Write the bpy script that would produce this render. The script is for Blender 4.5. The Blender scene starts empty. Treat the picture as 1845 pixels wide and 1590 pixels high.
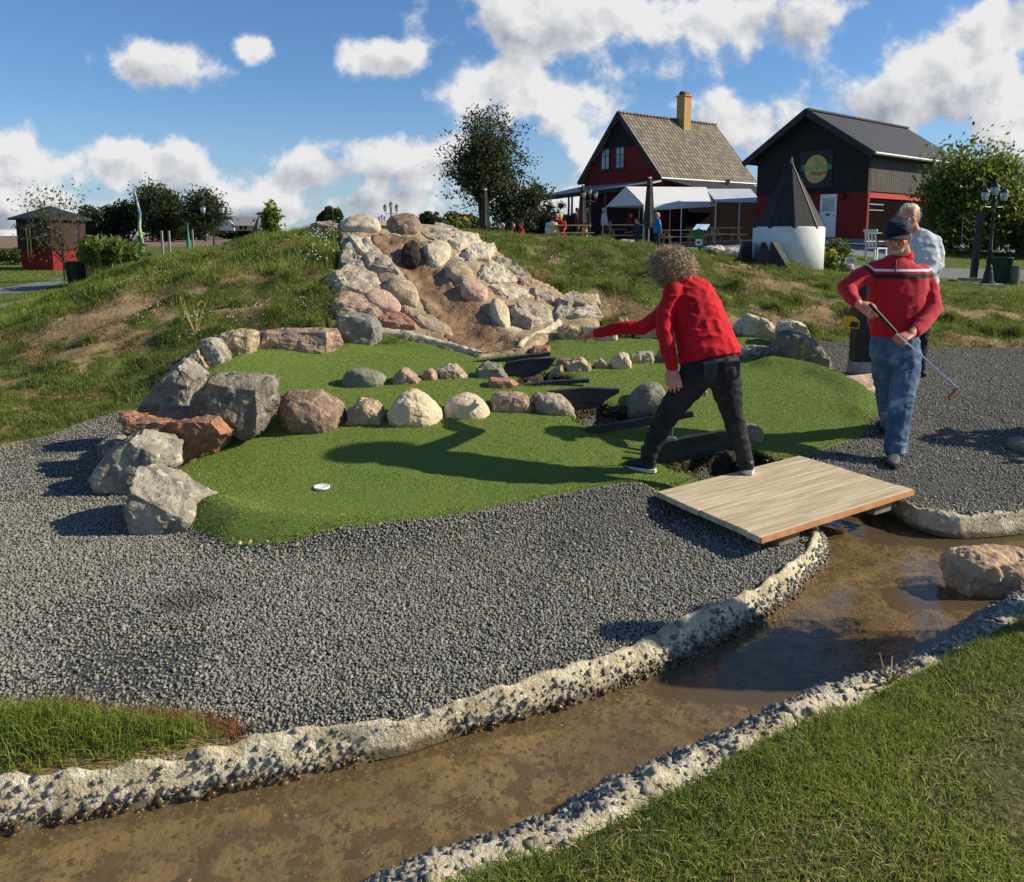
import bpy, bmesh, math, random
import numpy as np
from mathutils import Vector, Matrix, noise as mnoise
from mathutils.geometry import delaunay_2d_cdt
random.seed(7); np.random.seed(7)
R = math.radians
scn = bpy.context.scene
COL = scn.collection
# ------------------------------------------------------------------ camera
F = 1400.0; CX = 922.5; PY0 = 612.0; PITCH = R(7.6); EYE = 1.63
cam_d = bpy.data.cameras.new("camera"); cam = bpy.data.objects.new("camera", cam_d); COL.objects.link(cam)
cam.location = (0, 0, EYE); cam.rotation_euler = (R(90) - PITCH, 0, 0)
cam_d.sensor_width = 36; cam_d.lens = 36 * F / 1845.0
cam_d.shift_y = -(795.0 - PY0) / 1845.0
cam_d.clip_start = 0.05; cam_d.clip_end = 5000
scn.camera = cam
# ------------------------------------------------------------------ sun, exposure
SUN_EL, SUN_AZ = R(31.5), R(2)          # azimuth measured from +x towards +y
sd = Vector((math.cos(SUN_EL) * math.cos(SUN_AZ), math.cos(SUN_EL) * math.sin(SUN_AZ), math.sin(SUN_EL)))
sl = bpy.data.lights.new("sun", 'SUN'); sl.energy = 5.0; sl.angle = R(0.5); sl.color = (1.0, 0.90, 0.72)
so = bpy.data.objects.new("sun", sl); COL.objects.link(so); so.rotation_euler = sd.to_track_quat('Z', 'Y').to_euler()
so.location = (20, -3, 20)
scn.view_settings.view_transform = 'Standard'; scn.view_settings.look = 'None'
scn.view_settings.exposure = 0.34; scn.view_settings.gamma = 1.0
scn.cycles.max_bounces = 6; scn.cycles.transparent_max_bounces = 12
scn.cycles.diffuse_bounces = 2; scn.cycles.glossy_bounces = 2; scn.cycles.transmission_bounces = 3
scn.cycles.use_denoising = True
# ------------------------------------------------------------------ world: Nishita sky with cumulus in direction space
class NT:
    def __init__(s, tree): s.t = tree; s.n = tree.nodes; s.l = tree.links
    def node(s, typ, **kw):
        n = s.n.new(typ)
        for k, v in kw.items(): setattr(n, k, v)
        return n
    def link(s, a, b): s.l.new(a, b)
    def setin(s, sock, v):
        if hasattr(v, 'is_linked') or isinstance(v, bpy.types.NodeSocket): s.l.new(v, sock)
        else: sock.default_value = v
    def math(s, op, a, b=None, c=None, clamp=False):
        n = s.n.new('ShaderNodeMath'); n.operation = op; n.use_clamp = clamp
        s.setin(n.inputs[0], a)
        if b is not None: s.setin(n.inputs[1], b)
        if c is not None: s.setin(n.inputs[2], c)
        return n.outputs[0]
    def vmath(s, op, a, b=None):
        n = s.n.new('ShaderNodeVectorMath'); n.operation = op
        s.setin(n.inputs[0], a)
        if b is not None: s.setin(n.inputs[1], b)
        return n.outputs['Value'] if op in ('LENGTH', 'DOT_PRODUCT', 'DISTANCE') else n.outputs[0]
    def noise(s, vec, scale, detail=4, rough=0.55, dist=0.0):
        n = s.n.new('ShaderNodeTexNoise'); s.setin(n.inputs['Vector'], vec)
        n.inputs['Scale'].default_value = scale; n.inputs['Detail'].default_value = detail
        n.inputs['Roughness'].default_value = rough; n.inputs['Distortion'].default_value = dist
        return n.outputs['Fac']
    def ramp(s, v, a, b, lo=0.0, hi=1.0, smooth=True):
        n = s.n.new('ShaderNodeMapRange'); n.interpolation_type = 'SMOOTHSTEP' if smooth else 'LINEAR'
        s.setin(n.inputs['Value'], v); n.inputs['From Min'].default_value = a; n.inputs['From Max'].default_value = b
        n.inputs['To Min'].default_value = lo; n.inputs['To Max'].default_value = hi
        return n.outputs['Result']
    def mix(s, f, a, b, blend='MIX'):
        n = s.n.new('ShaderNodeMix'); n.data_type = 'RGBA'; n.blend_type = blend
        s.setin(n.inputs[0], f); s.setin(n.inputs[6], col4(a)); s.setin(n.inputs[7], col4(b))
        return n.outputs[2]
def col4(c):
    if isinstance(c, bpy.types.NodeSocket): return c
    return (c[0], c[1], c[2], 1.0) if len(c) == 3 else tuple(c)
def S(r, g, b, k=1.0):
    def f(v):
        v /= 255.0
        return (v / 12.92 if v < 0.04045 else ((v + 0.055) / 1.055) ** 2.4) * k
    return (f(r), f(g), f(b))
world = bpy.data.worlds.new("World"); scn.world = world; world.use_nodes = True
wt = NT(world.node_tree); world.node_tree.nodes.clear()
sky = wt.node('ShaderNodeTexSky', sky_type='NISHITA', sun_disc=False)
sky.sun_elevation = SUN_EL; sky.sun_rotation = R(90) - SUN_AZ; sky.air_density = 1.0; sky.dust_density = 0.3; sky.ozone_density = 4.0
tc = wt.node('ShaderNodeTexCoord'); sep = wt.node('ShaderNodeSeparateXYZ'); wt.link(tc.outputs['Generated'], sep.inputs[0])
yy = wt.math('MAXIMUM', wt.math('ABSOLUTE', sep.outputs[1]), 0.25)
u = wt.math('DIVIDE', sep.outputs[0], yy); v = wt.math('DIVIDE', sep.outputs[2], yy)
cmb = wt.node('ShaderNodeCombineXYZ'); wt.link(u, cmb.inputs[0]); wt.link(v, cmb.inputs[1]); wt.link(sep.outputs[1], cmb.inputs[2])
uv = cmb.outputs[0]
flat = wt.node('ShaderNodeCombineXYZ'); wt.link(u, flat.inputs[0]); wt.link(v, flat.inputs[1]); flat = flat.outputs[0]
BL = [(1120, 55, 370, 135), (900, 160, 140, 70), (1000, 190, 160, 75), (1340, 70, 170, 100), (1720, 170, 240, 95), (1560, 190, 190, 80),
      (1800, 235, 170, 70), (1010, 240, 110, 50), (1790, 60, 120, 80), (560, 320, 125, 65), (760, 300, 130, 68), (660, 365, 230, 42),
      (20, 300, 120, 72), (285, 292, 125, 42), (290, 135, 120, 55), (482, 100, 45, 28), (690, 120, 85, 40), (1080, 290, 110, 70),
      (1340, 220, 170, 80), (900, 345, 160, 48), (60, 375, 200, 40), (560, 385, 300, 36), (250, 300, 200, 60), (1000, 370, 200, 50), (1950, 130, 200, 160), (-300, 200, 200, 120), (2300, 250, 250, 90)]
m = None; aS = 0.0; aW = 0.001
for (px, py, rx, ry) in BL:
    a = wt.vmath('SUBTRACT', flat, ((px - CX) / F, (425 - py) / F, 0)); a = wt.vmath('MULTIPLY', a, (F / rx, F / ry, 0))
    b = wt.math('SUBTRACT', 1.0, wt.vmath('LENGTH', a))
    sv = wt.node('ShaderNodeSeparateXYZ'); wt.link(a, sv.inputs[0]); wq = wt.math('MAXIMUM', b, 0.0); aW = wt.math('ADD', wq, aW); aS = wt.math('MULTIPLY_ADD', wq, sv.outputs[1], aS)
    if m is None: m = b
    else:
        m = wt.math('SMOOTH_MAX', m, b, 0.25)
m = wt.math('MAXIMUM', m, -0.75)
warp = wt.noise(flat, 5.0, 3)
uv = wt.vmath('ADD', uv, (5.31, 2.7, 0.4))
n1 = wt.noise(uv, 8.5, 9, 0.56)
n2 = wt.noise(wt.vmath('ADD', uv, (0.018, 0.02, 0)), 8.5, 7, 0.56)
n3 = wt.noise(uv, 3.0, 3, 0.5)
dens = wt.math('ADD', wt.math('MULTIPLY', m, 1.0), wt.math('MULTIPLY', wt.math('SUBTRACT', n1, 0.495), 3.9))
mask = wt.ramp(dens, 0.0, 0.55)
lit = wt.math('MULTIPLY', wt.math('SUBTRACT', n1, n2), 4.5)
lit = wt.math('ADD', lit, wt.ramp(dens, 0.3, 1.4, 0.88, 0.38))
lit = wt.math('ADD', lit, wt.math('MULTIPLY', wt.math('DIVIDE', aS, aW), 0.75))
lit = wt.math('ADD', lit, wt.ramp(n3, 0.35, 0.65, -0.22, 0.3), clamp=True)
ccol = wt.mix(lit, (0.38, 0.43, 0.53), (1.02, 1.02, 1.02))
haze = wt.ramp(v, 0.0, 0.2, 1.0, 0.0)
maskh = wt.math('MAXIMUM', mask, wt.math('MULTIPLY', haze, 0.45), clamp=True)
hz = wt.mix(mask, (0.52, 0.66, 0.88), ccol)
below = wt.ramp(v, -0.05, 0.0)
skyt = wt.mix(1.0, sky.outputs[0], (0.74, 0.94, 1.14), 'MULTIPLY')
bg1 = wt.node('ShaderNodeBackground'); wt.link(skyt, bg1.inputs[0]); bg1.inputs[1].default_value = 0.088
bg2 = wt.node('ShaderNodeBackground'); wt.link(hz, bg2.inputs[0]); bg2.inputs[1].default_value = 0.64
mx = wt.node('ShaderNodeMixShader'); wt.link(maskh, mx.inputs[0]); wt.link(bg1.outputs[0], mx.inputs[1]); wt.link(bg2.outputs[0], mx.inputs[2])
wo = wt.node('ShaderNodeOutputWorld'); wt.link(mx.outputs[0], wo.inputs[0])
# ------------------------------------------------------------------ pixel rays (used only to find real positions)
SP, CP = math.sin(PITCH), math.cos(PITCH)
def kray(py):
    yc = -(py - PY0) / F
    return (-SP + yc * CP) / (CP + yc * SP)
def xray(px, py):
    yc = -(py - PY0) / F
    return ((px - CX) / F) / (CP + yc * SP)
def WD(px, py, d): return Vector((xray(px, py) * d, d, EYE + kray(py) * d))
def W(px, py, z=0.0):
    d = (z - EYE) / kray(py); return Vector((xray(px, py) * d, d, z))
# ------------------------------------------------------------------ terrain height: thin plate spline over (x/y, ln y)
ctrl = []
def cz(px, d, z): ctrl.append(((px - CX) / F, math.log(d), z))
def cp(px, py, d): ctrl.append((xray(px, py), math.log(d), EYE + kray(py) * d))
for d in (0.9, 1.6, 2.6, 3.6):
    for px in (-900, -200, 450, 922, 1400, 1845, 2700): cz(px, d, 0.0)
for px, z in ((-900, .0), (-200, 0), (100, 0), (1500, 0), (1845, 0), (2700, 0)): cz(px, 4.7, z)
for a in ((0, 6.0, .02), (-900, 5.8, .05), (200, 6.5, .04), (-900, 8, .15), (-900, 10, .3), (-900, 14, .2), (-900, 22, .2), (-900, 35, .4),
          (0, 12, .33), (0, 16, .15), (0, 22, .15), (0, 32, .42), (200, 14, .85), (200, 18, .4), (200, 32, .42), (400, 15, 1.15), (400, 20, .65), (400, 32, .55),
          (560, 15, 1.4), (560, 20, .9), (560, 32, .7), (700, 12.2, 1.76), (700, 15, 1.55), (700, 20, 1.2), (700, 35, 1.1), (850, 16, 1.5), (850, 25, 1.3),
          (1000, 18, 1.45), (1000, 28, 1.25), (1000, 42, 1.25), (1200, 18, 1.3), (1200, 28, 1.15), (1200, 35, 1.12), (1200, 46, 1.3),
          (1350, 16, 1.1), (1350, 30, 1.2), (1350, 38, 1.35), (1480, 18, .95), (1480, 28, 1.2), (1500, 36, 1.5),
          (1620, 14, .7), (1620, 20, .6), (1620, 27, .85), (1620, 37, 1.4), (1800, 14, .55), (1800, 18, .46), (1800, 25, .65), (1800, 38, 1.1),
          (2700, 9, .3), (2700, 11, .5), (2700, 18, .5), (2700, 38, 1.1), (1600, 5.6, 0), (1650, 7.7, .2), (1480, 7.9, .24), (1845, 5.7, 0), (1845, 7.7, .18), (2700, 5.6, 0), (2700, 7.7, .2),
          (580, 4.66, .05), (800, 4.7, .05), (900, 4.9, .07), (1080, 4.7, .04), (400, 5.2, .1), (300, 5.2, .03),
          (530, 5.7, .2), (700, 5.65, .22), (850, 5.65, .22), (1000, 5.7, .2), (480, 6.1, .25), (650, 6.2, .28), (900, 6.3, .28), (1100, 6.3, .24),
          (650, 7.0, .33), (850, 7.05, .33), (1100, 7.2, .32), (400, 7.2, .34), (500, 7.7, .37), (700, 8.0, .38), (1100, 8.3, .38), (1300, 8.2, .36), (560, 8.4, .4),
          (300, 6.7, .16), (220, 7.2, .1), (1250, 5.8, .12), (1300, 6.4, .2), (1400, 5.9, .08), (1400, 7.2, .3), (1480, 6.8, .27), (1535, 6.5, .2), (1590, 6.5, .08), (1440, 7.7, .32), (1150, 5.1, .04), (1250, 5.0, 0)): cz(*a)
for a in ((0, 700, 7.6), (0, 640, 8.8), (0, 592, 10.2), (200, 680, 7.9), (200, 600, 9.0), (200, 540, 10.4), (200, 497, 12), (400, 570, 9.1), (400, 500, 10.5), (400, 446, 12.3),
          (560, 560, 9.1), (560, 480, 10.5), (560, 417, 12.3), (700, 638, 8.5), (700, 503, 10.2), (850, 640, 8.4), (850, 520, 10), (850, 424, 12.5),
          (1000, 600, 9.2), (1000, 530, 10.3), (1000, 470, 11.6), (1000, 431, 13), (1200, 600, 9.2), (1200, 540, 10.2), (1200, 490, 11.3), (1200, 453, 13),
          (1350, 600, 9.2), (1350, 540, 10.3), (1350, 500, 11.4), (1350, 473, 13), (1480, 615, 9.1), (1480, 560, 10.2), (1480, 505, 12.2), (1480, 490, 13.5),
          (1620, 618, 9.2), (1620, 570, 10.3), (1620, 542, 11.2), (1800, 628, 9.2), (1800, 572, 10.8), (1800, 546, 11.8)): cp(*a)
for px, z in ((-1500, .7), (0, .7), (500, .9), (922, 1.2), (1300, 1.45), (1845, 1.4), (3000, 1.4)):
    cz(px, 62, z)
for px in (-1500, 0, 922, 1845, 3000): cz(px, 140, 1.35); cz(px, 600, 1.4)
CT = np.array(ctrl)
def _phi(r2): return 0.5 * r2 * np.log(r2 + 1e-12)
SCL = np.array([1.0, 0.9])
_P = CT[:, :2] * SCL
_n = len(CT)
_K = _phi(((_P[:, None] - _P[None]) ** 2).sum(-1)) + np.eye(_n) * 4e-4
_A = np.zeros((_n + 3, _n + 3)); _A[:_n, :_n] = _K; _A[:_n, _n] = 1; _A[:_n, _n + 1:] = _P; _A[_n:, :_n] = _A[:_n, _n:].T
_Wt = np.linalg.solve(_A, np.concatenate([CT[:, 2], [0, 0, 0]]))
def h_raw(x, y):
    x = np.asarray(x, float); y = np.asarray(y, float); sh = x.shape
    yc = np.clip(y, 0.9, 600).ravel(); uu = np.clip(x.ravel() / yc, -1.3, 1.5)
    q = np.stack([uu, np.log(yc)], -1) * SCL
    out = np.empty(len(q))
    for i in range(0, len(q), 20000):
        qq = q[i:i + 20000]
        k = _phi(((qq[:, None] - _P[None]) ** 2).sum(-1))
        out[i:i + 20000] = k @ _Wt[:_n] + _Wt[_n] + qq @ _Wt[_n + 1:]
    return out.reshape(sh)
def seg_dist(x, y, poly, closed=True):
    x = np.asarray(x, float); y = np.asarray(y, float); best = np.full(x.shape, 1e9); n = len(poly)
    for i in range(n if closed else n - 1):
        ax, ay = poly[i][0], poly[i][1]; bx, by = poly[(i + 1) % n][0], poly[(i + 1) % n][1]
        dx, dy = bx - ax, by - ay; t = np.clip(((x - ax) * dx + (y - ay) * dy) / (dx * dx + dy * dy + 1e-12), 0, 1)
        best = np.minimum(best, np.hypot(x - ax - t * dx, y - ay - t * dy))
    return best
def inside(x, y, poly):
    x = np.asarray(x, float); y = np.asarray(y, float); r = np.zeros(x.shape, bool); n = len(poly); j = n - 1
    for i in range(n):
        xi, yi, xj, yj = poly[i][0], poly[i][1], poly[j][0], poly[j][1]
        if yi != yj: r ^= ((yi > y) != (yj > y)) & (x < (xj - xi) * (y - yi) / (yj - yi) + xi)
        j = i
    return r
def sdist(x, y, poly): return np.where(inside(x, y, poly), 1, -1) * seg_dist(x, y, poly)
def sstep(t): t = np.clip(t, 0, 1); return t * t * (3 - 2 * t)
_ds = np.exp(np.linspace(math.log(1.0), math.log(300), 900))
def hit_fn(px, py, fn):
    k, xr = kray(py), xray(px, py)
    g = EYE + k * _ds - fn(xr * _ds, _ds)
    w = np.where(g < 0)[0]
    if len(w) == 0: d = 60.0
    else:
        i = w[0]
        if i == 0: d = _ds[0]
        else: t = g[i - 1] / (g[i - 1] - g[i]); d = _ds[i - 1] + t * (_ds[i] - _ds[i - 1])
    return Vector((xr * d, d, EYE + k * d))
LIP = [W(px, py, .08) for px, py in ((388, 915), (440, 938), (520, 948), (620, 952), (760, 946), (900, 930), (1040, 908), (1150, 888))]
BERM = [WD(1395, 655, 7.5), WD(1460, 662, 7.35), WD(1510, 680, 7.05), WD(1548, 705, 6.8), WD(1568, 735, 6.5), WD(1560, 762, 6.25)]
def raw2(x, y): return h_raw(x, y)
POOLS = [([hit_fn(px, py, h_raw) for px, py in p], dep) for p, dep in (
    (((918, 690), (985, 672), (1030, 680), (1040, 689), (960, 700), (925, 699)), .12),
    (((1025, 742), (1075, 728), (1140, 738), (1190, 750), (1150, 765), (1070, 774), (1040, 762)), .16),
    (((1200, 842), (1240, 826), (1330, 806), (1400, 830), (1400, 870), (1290, 872)), .2))]
def H(x, y):
    z = h_raw(x, y)
    d = seg_dist(x, y, LIP, False); z = z + .12 * np.exp(-(d / .15) ** 2)
    d = seg_dist(x, y, BERM, False); z = z + .11 * np.exp(-(d / .2) ** 2)
    for p, dep in POOLS: z = z - dep * sstep(sdist(x, y, p) / .07)
    return z
def H1(x, y): return float(H(np.array([x]), np.array([y]))[0])
def hit(px, py): return hit_fn(px, py, H)
# ------------------------------------------------------------------ object helpers
def link(o): COL.objects.link(o); return o
def tag(o, label=None, cat=None, group=None, kind=None):
    if label: o['label'] = label
    if cat: o['category'] = cat
    if group: o['group'] = group
    if kind: o['kind'] = kind
    return o
def thing(name, label, cat, loc=(0, 0, 0), group=None):
    o = link(bpy.data.objects.new(name, None)); o.empty_display_size = 0.1; o.location = loc
    return tag(o, label, cat, group)
def wloc(o):
    v = Vector((0, 0, 0))
    while o is not None: v += o.location; o = o.parent
    return v
def finish(name, me, m, parent=None, origin=None, smooth=False):
    off = wloc(parent) if parent is not None else Vector(origin if origin is not None else (0, 0, 0))
    if off.length > 0: me.transform(Matrix.Translation(-off))
    o = bpy.data.objects.new(name, me); link(o)
    if parent is not None: o.parent = parent
    else: o.location = off
    ms = m if isinstance(m, (list, tuple)) else [m]
    for q in ms: me.materials.append(q)
    if smooth: me.polygons.foreach_set('use_smooth', [True] * len(me.polygons))
    me.update(); return o
def npmesh(name, V, T, attr=None):
    me = bpy.data.meshes.new(name); V = np.asarray(V, np.float32); T = np.asarray(T, np.int32)
    me.vertices.add(len(V)); me.vertices.foreach_set('co', V.ravel())
    n = T.shape[1]; me.loops.add(T.size); me.loops.foreach_set('vertex_index', T.ravel())
    me.polygons.add(len(T)); me.polygons.foreach_set('loop_start', np.arange(0, T.size, n, dtype=np.int32))
    try: me.polygons.foreach_set('loop_total', np.full(len(T), n, np.int32))
    except Exception: pass
    if attr:
        for k, a in attr.items():
            at = me.attributes.new(k, 'FLOAT', 'POINT'); at.data.foreach_set('value', np.asarray(a, np.float32))
    me.update(calc_edges=True); me.validate(); return me
class MB:
    def __init__(s): s.v = []; s.f = []
    def add(s, vs, fs):
        o = len(s.v); s.v += [tuple(v) for v in vs]; s.f += [tuple(i + o for i in f) for f in fs]; return s
    def box(s, c, size, rz=0, M=None):
        c = Vector(c); hx, hy, hz = size[0] / 2, size[1] / 2, size[2] / 2; rm = M if M is not None else Matrix.Rotation(rz, 3, 'Z')
        vs = [c + rm @ Vector((x * hx, y * hy, z * hz)) for x, y, z in ((-1, -1, -1), (1, -1, -1), (1, 1, -1), (-1, 1, -1), (-1, -1, 1), (1, -1, 1), (1, 1, 1), (-1, 1, 1))]
        return s.add(vs, ((0, 3, 2, 1), (4, 5, 6, 7), (0, 1, 5, 4), (1, 2, 6, 5), (2, 3, 7, 6), (3, 0, 4, 7)))
    def beam(s, a, b, w, h, up=(0, 0, 1)):
        a = Vector(a); b = Vector(b); t = (b - a).normalized(); up = Vector(up)
        if abs(t.dot(up)) > .98: up = Vector((1, 0, 0))
        x = t.cross(up).normalized() * (w / 2); y = x.cross(t).normalized() * (h / 2)
        vs = [p + sx * x + sy * y for p in (a, b) for sx, sy in ((-1, -1), (1, -1), (1, 1), (-1, 1))]
        return s.add(vs, ((3, 2, 1, 0), (4, 5, 6, 7), (0, 1, 5, 4), (1, 2, 6, 5), (2, 3, 7, 6), (3, 0, 4, 7)))
    def tube(s, pts, rad, n=8, cap=True):
        pts = [Vector(p) for p in pts]; N = len(pts); rad = [rad] * N if isinstance(rad, (int, float)) else rad; o = len(s.v); ref = None
        for i, p in enumerate(pts):
            t = (pts[min(i + 1, N - 1)] - pts[max(i - 1, 0)]).normalized()
            if ref is None: ref = Vector((0, 0, 1)) if abs(t.z) < .9 else Vector((1, 0, 0))
            x = t.cross(ref).normalized(); y = x.cross(t).normalized(); ref = y
            for k in range(n):
                a = 2 * math.pi * k / n; s.v.append(tuple(p + (math.cos(a) * x + math.sin(a) * y) * rad[i]))
        for i in range(N - 1):
            for k in range(n): s.f.append((o + i * n + k, o + i * n + (k + 1) % n, o + (i + 1) * n + (k + 1) % n, o + (i + 1) * n + k))
        if cap: s.f.append(tuple(o + k for k in range(n))[::-1]); s.f.append(tuple(o + (N - 1) * n + k for k in range(n)))
        return s
    def lathe(s, c, prof, n=16):
        c = Vector(c); o = len(s.v)
        for r, z in prof:
            for k in range(n):
                a = 2 * math.pi * k / n; s.v.append((c.x + r * math.cos(a), c.y + r * math.sin(a), c.z + z))
        for i in range(len(prof) - 1):
            for k in range(n): s.f.append((o + i * n + k, o + i * n + (k + 1) % n, o + (i + 1) * n + (k + 1) % n, o + (i + 1) * n + k))
        s.f.append(tuple(o + k for k in range(n))[::-1]); s.f.append(tuple(o + (len(prof) - 1) * n + k for k in range(n)))
        return s
    def prism(s, pts, ext):
        pts = [Vector(p) for p in pts]; e = Vector(ext); n = len(pts)
        return s.add(pts + [p + e for p in pts], [tuple(range(n))[::-1], tuple(range(n, 2 * n))] + [(i, (i + 1) % n, n + (i + 1) % n, n + i) for i in range(n)])
    def slab(s, pts, th):
        pts = [Vector(p) for p in pts]; nrm = (pts[1] - pts[0]).cross(pts[2] - pts[0]).normalized()
        return s.prism([p - nrm * th / 2 for p in pts], nrm * th)
    def ball(s, c, r, n=10, m=7):
        c = Vector(c); r = Vector((r, r, r)) if isinstance(r, (int, float)) else Vector(r); o = len(s.v)
        for i in range(m + 1):
            th = math.pi * i / m
            for k in range(n):
                a = 2 * math.pi * k / n; s.v.append((c.x + r.x * math.sin(th) * math.cos(a), c.y + r.y * math.sin(th) * math.sin(a), c.z - r.z * math.cos(th)))
        for i in range(m):
            for k in range(n): s.f.append((o + i * n + k, o + i * n + (k + 1) % n, o + (i + 1) * n + (k + 1) % n, o + (i + 1) * n + k))
        return s
    def build(s, name, m, parent=None, origin=None, smooth=False, bevel=0):
        me = bpy.data.meshes.new(name); me.from_pydata(s.v, [], s.f)
        bm = bmesh.new(); bm.from_mesh(me)
        bmesh.ops.remove_doubles(bm, verts=bm.verts, dist=1e-5); bmesh.ops.recalc_face_normals(bm, faces=bm.faces)
        if bevel: bmesh.ops.bevel(bm, geom=list(bm.edges), offset=bevel, segments=1, affect='EDGES', clamp_overlap=True)
        bm.to_mesh(me); bm.free()
        return finish(name, me, m, parent, origin, smooth)
def children(o): return [c for c in bpy.data.objects if c.parent == o]
def copy_tree(o, parent=None):
    c = o.copy(); link(c); c.parent = parent
    for ch in children(o): copy_tree(ch, c)
    return c
# ------------------------------------------------------------------ materials
MATS = {}
def pmat(name, c1, c2=None, scale=8, rough=.7, bump=.0, bscale=40, c3=None, s3=30, t3=.62, spec=.3, metal=0, detail=5, stretch=None, attr=None, trans=0, wear=None, axes=None):
    """base colour varied by noise; optional third colour speckle; bump"""
    m = bpy.data.materials.new(name); m.use_nodes = True; t = NT(m.node_tree); m.node_tree.nodes.clear()
    out = t.node('ShaderNodeOutputMaterial'); p = t.node('ShaderNodeBsdfPrincipled'); t.link(p.outputs[0], out.inputs[0])
    tcn = t.node('ShaderNodeTexCoord'); oi = t.node('ShaderNodeObjectInfo')
    vec = t.vmath('ADD', tcn.outputs['Object'], t.vmath('MULTIPLY', oi.outputs['Location'], (1.0, 1.0, 1.0)))
    if axes:
        cb = t.node('ShaderNodeCombineXYZ')
        for i, a in enumerate(axes): t.link(t.vmath('DOT_PRODUCT', vec, a), cb.inputs[i])
        vec = cb.outputs[0]
    if stretch: vec = t.vmath('MULTIPLY', vec, stretch)
    if c2 is None: c2 = tuple(x * .75 for x in c1)
    if attr:
        an = t.node('ShaderNodeAttribute'); an.attribute_name = attr; fac = an.outputs['Fac']
        fac = t.math('ADD', t.math('MULTIPLY', fac, .75), t.math('MULTIPLY', t.noise(vec, scale, 2), .3), clamp=True)
    else: fac = t.ramp(t.noise(vec, scale, detail, .6), .32, .68)
    c = t.mix(fac, c1, c2)
    if c3 is not None: c = t.mix(t.ramp(t.noise(vec, s3, 4, .65), t3 - .06, t3 + .06), c, c3)
    if wear: c = t.mix(t.ramp(t.noise(vec, wear[0], 6, .7), wear[1], wear[1] + .15), c, wear[2])
    t.link(c, p.inputs['Base Color'])
    p.inputs['Roughness'].default_value = rough; p.inputs['Metallic'].default_value = metal; p.inputs['Specular IOR Level'].default_value = spec
    if bump:
        b = t.node('ShaderNodeBump'); b.inputs['Strength'].default_value = min(1, bump); b.inputs['Distance'].default_value = .02 * max(1, bump)
        t.link(t.noise(vec, bscale, 6, .6), b.inputs['Height']); t.link(b.outputs[0], p.inputs['Normal'])
    if trans:
        tr = t.node('ShaderNodeBsdfTranslucent'); t.link(t.mix(.5, c, (.5, .6, .1)), tr.inputs[0])
        ms = t.node('ShaderNodeMixShader'); ms.inputs[0].default_value = trans
        t.link(p.outputs[0], ms.inputs[1]); t.link(tr.outputs[0], ms.inputs[2]); t.link(ms.outputs[0], out.inputs[0])
    return m
def plank_mat(name, c1, c2, axis, width, rough=.75, gap=(0.01, 0.01, 0.01), gapw=.06, bump=.3, stretch=(1, 1, 1), scale=6):
    """boards running across one local axis direction (dx,dy,dz) with dark gaps"""
    m = bpy.data.materials.new(name); m.use_nodes = True; t = NT(m.node_tree); p = m.node_tree.nodes['Principled BSDF']
    tcn = t.node('ShaderNodeTexCoord'); vec = tcn.outputs['Object']
    k = t.math('DIVIDE', t.vmath('DOT_PRODUCT', vec, axis), width); fr = t.math('FRACT', k); idx = t.math('FLOOR', k)
    wn = t.node('ShaderNodeTexWhiteNoise', noise_dimensions='1D'); t.link(idx, wn.inputs['W'])
    grain = t.noise(t.vmath('ADD', t.vmath('MULTIPLY', vec, stretch), t.vmath('MULTIPLY', wn.outputs['Color'], (9, 9, 9))), scale, 6, .65)
    c = t.mix(t.math('ADD', t.math('MULTIPLY', grain, .8), t.math('MULTIPLY', wn.outputs['Value'], .35), clamp=True), c1, c2)
    g = t.ramp(t.math('ABSOLUTE', t.math('SUBTRACT', fr, .5)), .5 - gapw, .5 - gapw * .5)
    c = t.mix(g, c, gap); t.link(c, p.inputs['Base Color']); p.inputs['Roughness'].default_value = rough; p.inputs['Specular IOR Level'].default_value = .25
    b = t.node('ShaderNodeBump'); b.inputs['Strength'].default_value = bump; b.inputs['Distance'].default_value = .02
    t.link(t.math('SUBTRACT', grain, t.math('MULTIPLY', g, 2)), b.inputs['Height']); t.link(b.outputs[0], p.inputs['Normal'])
    return m
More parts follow.
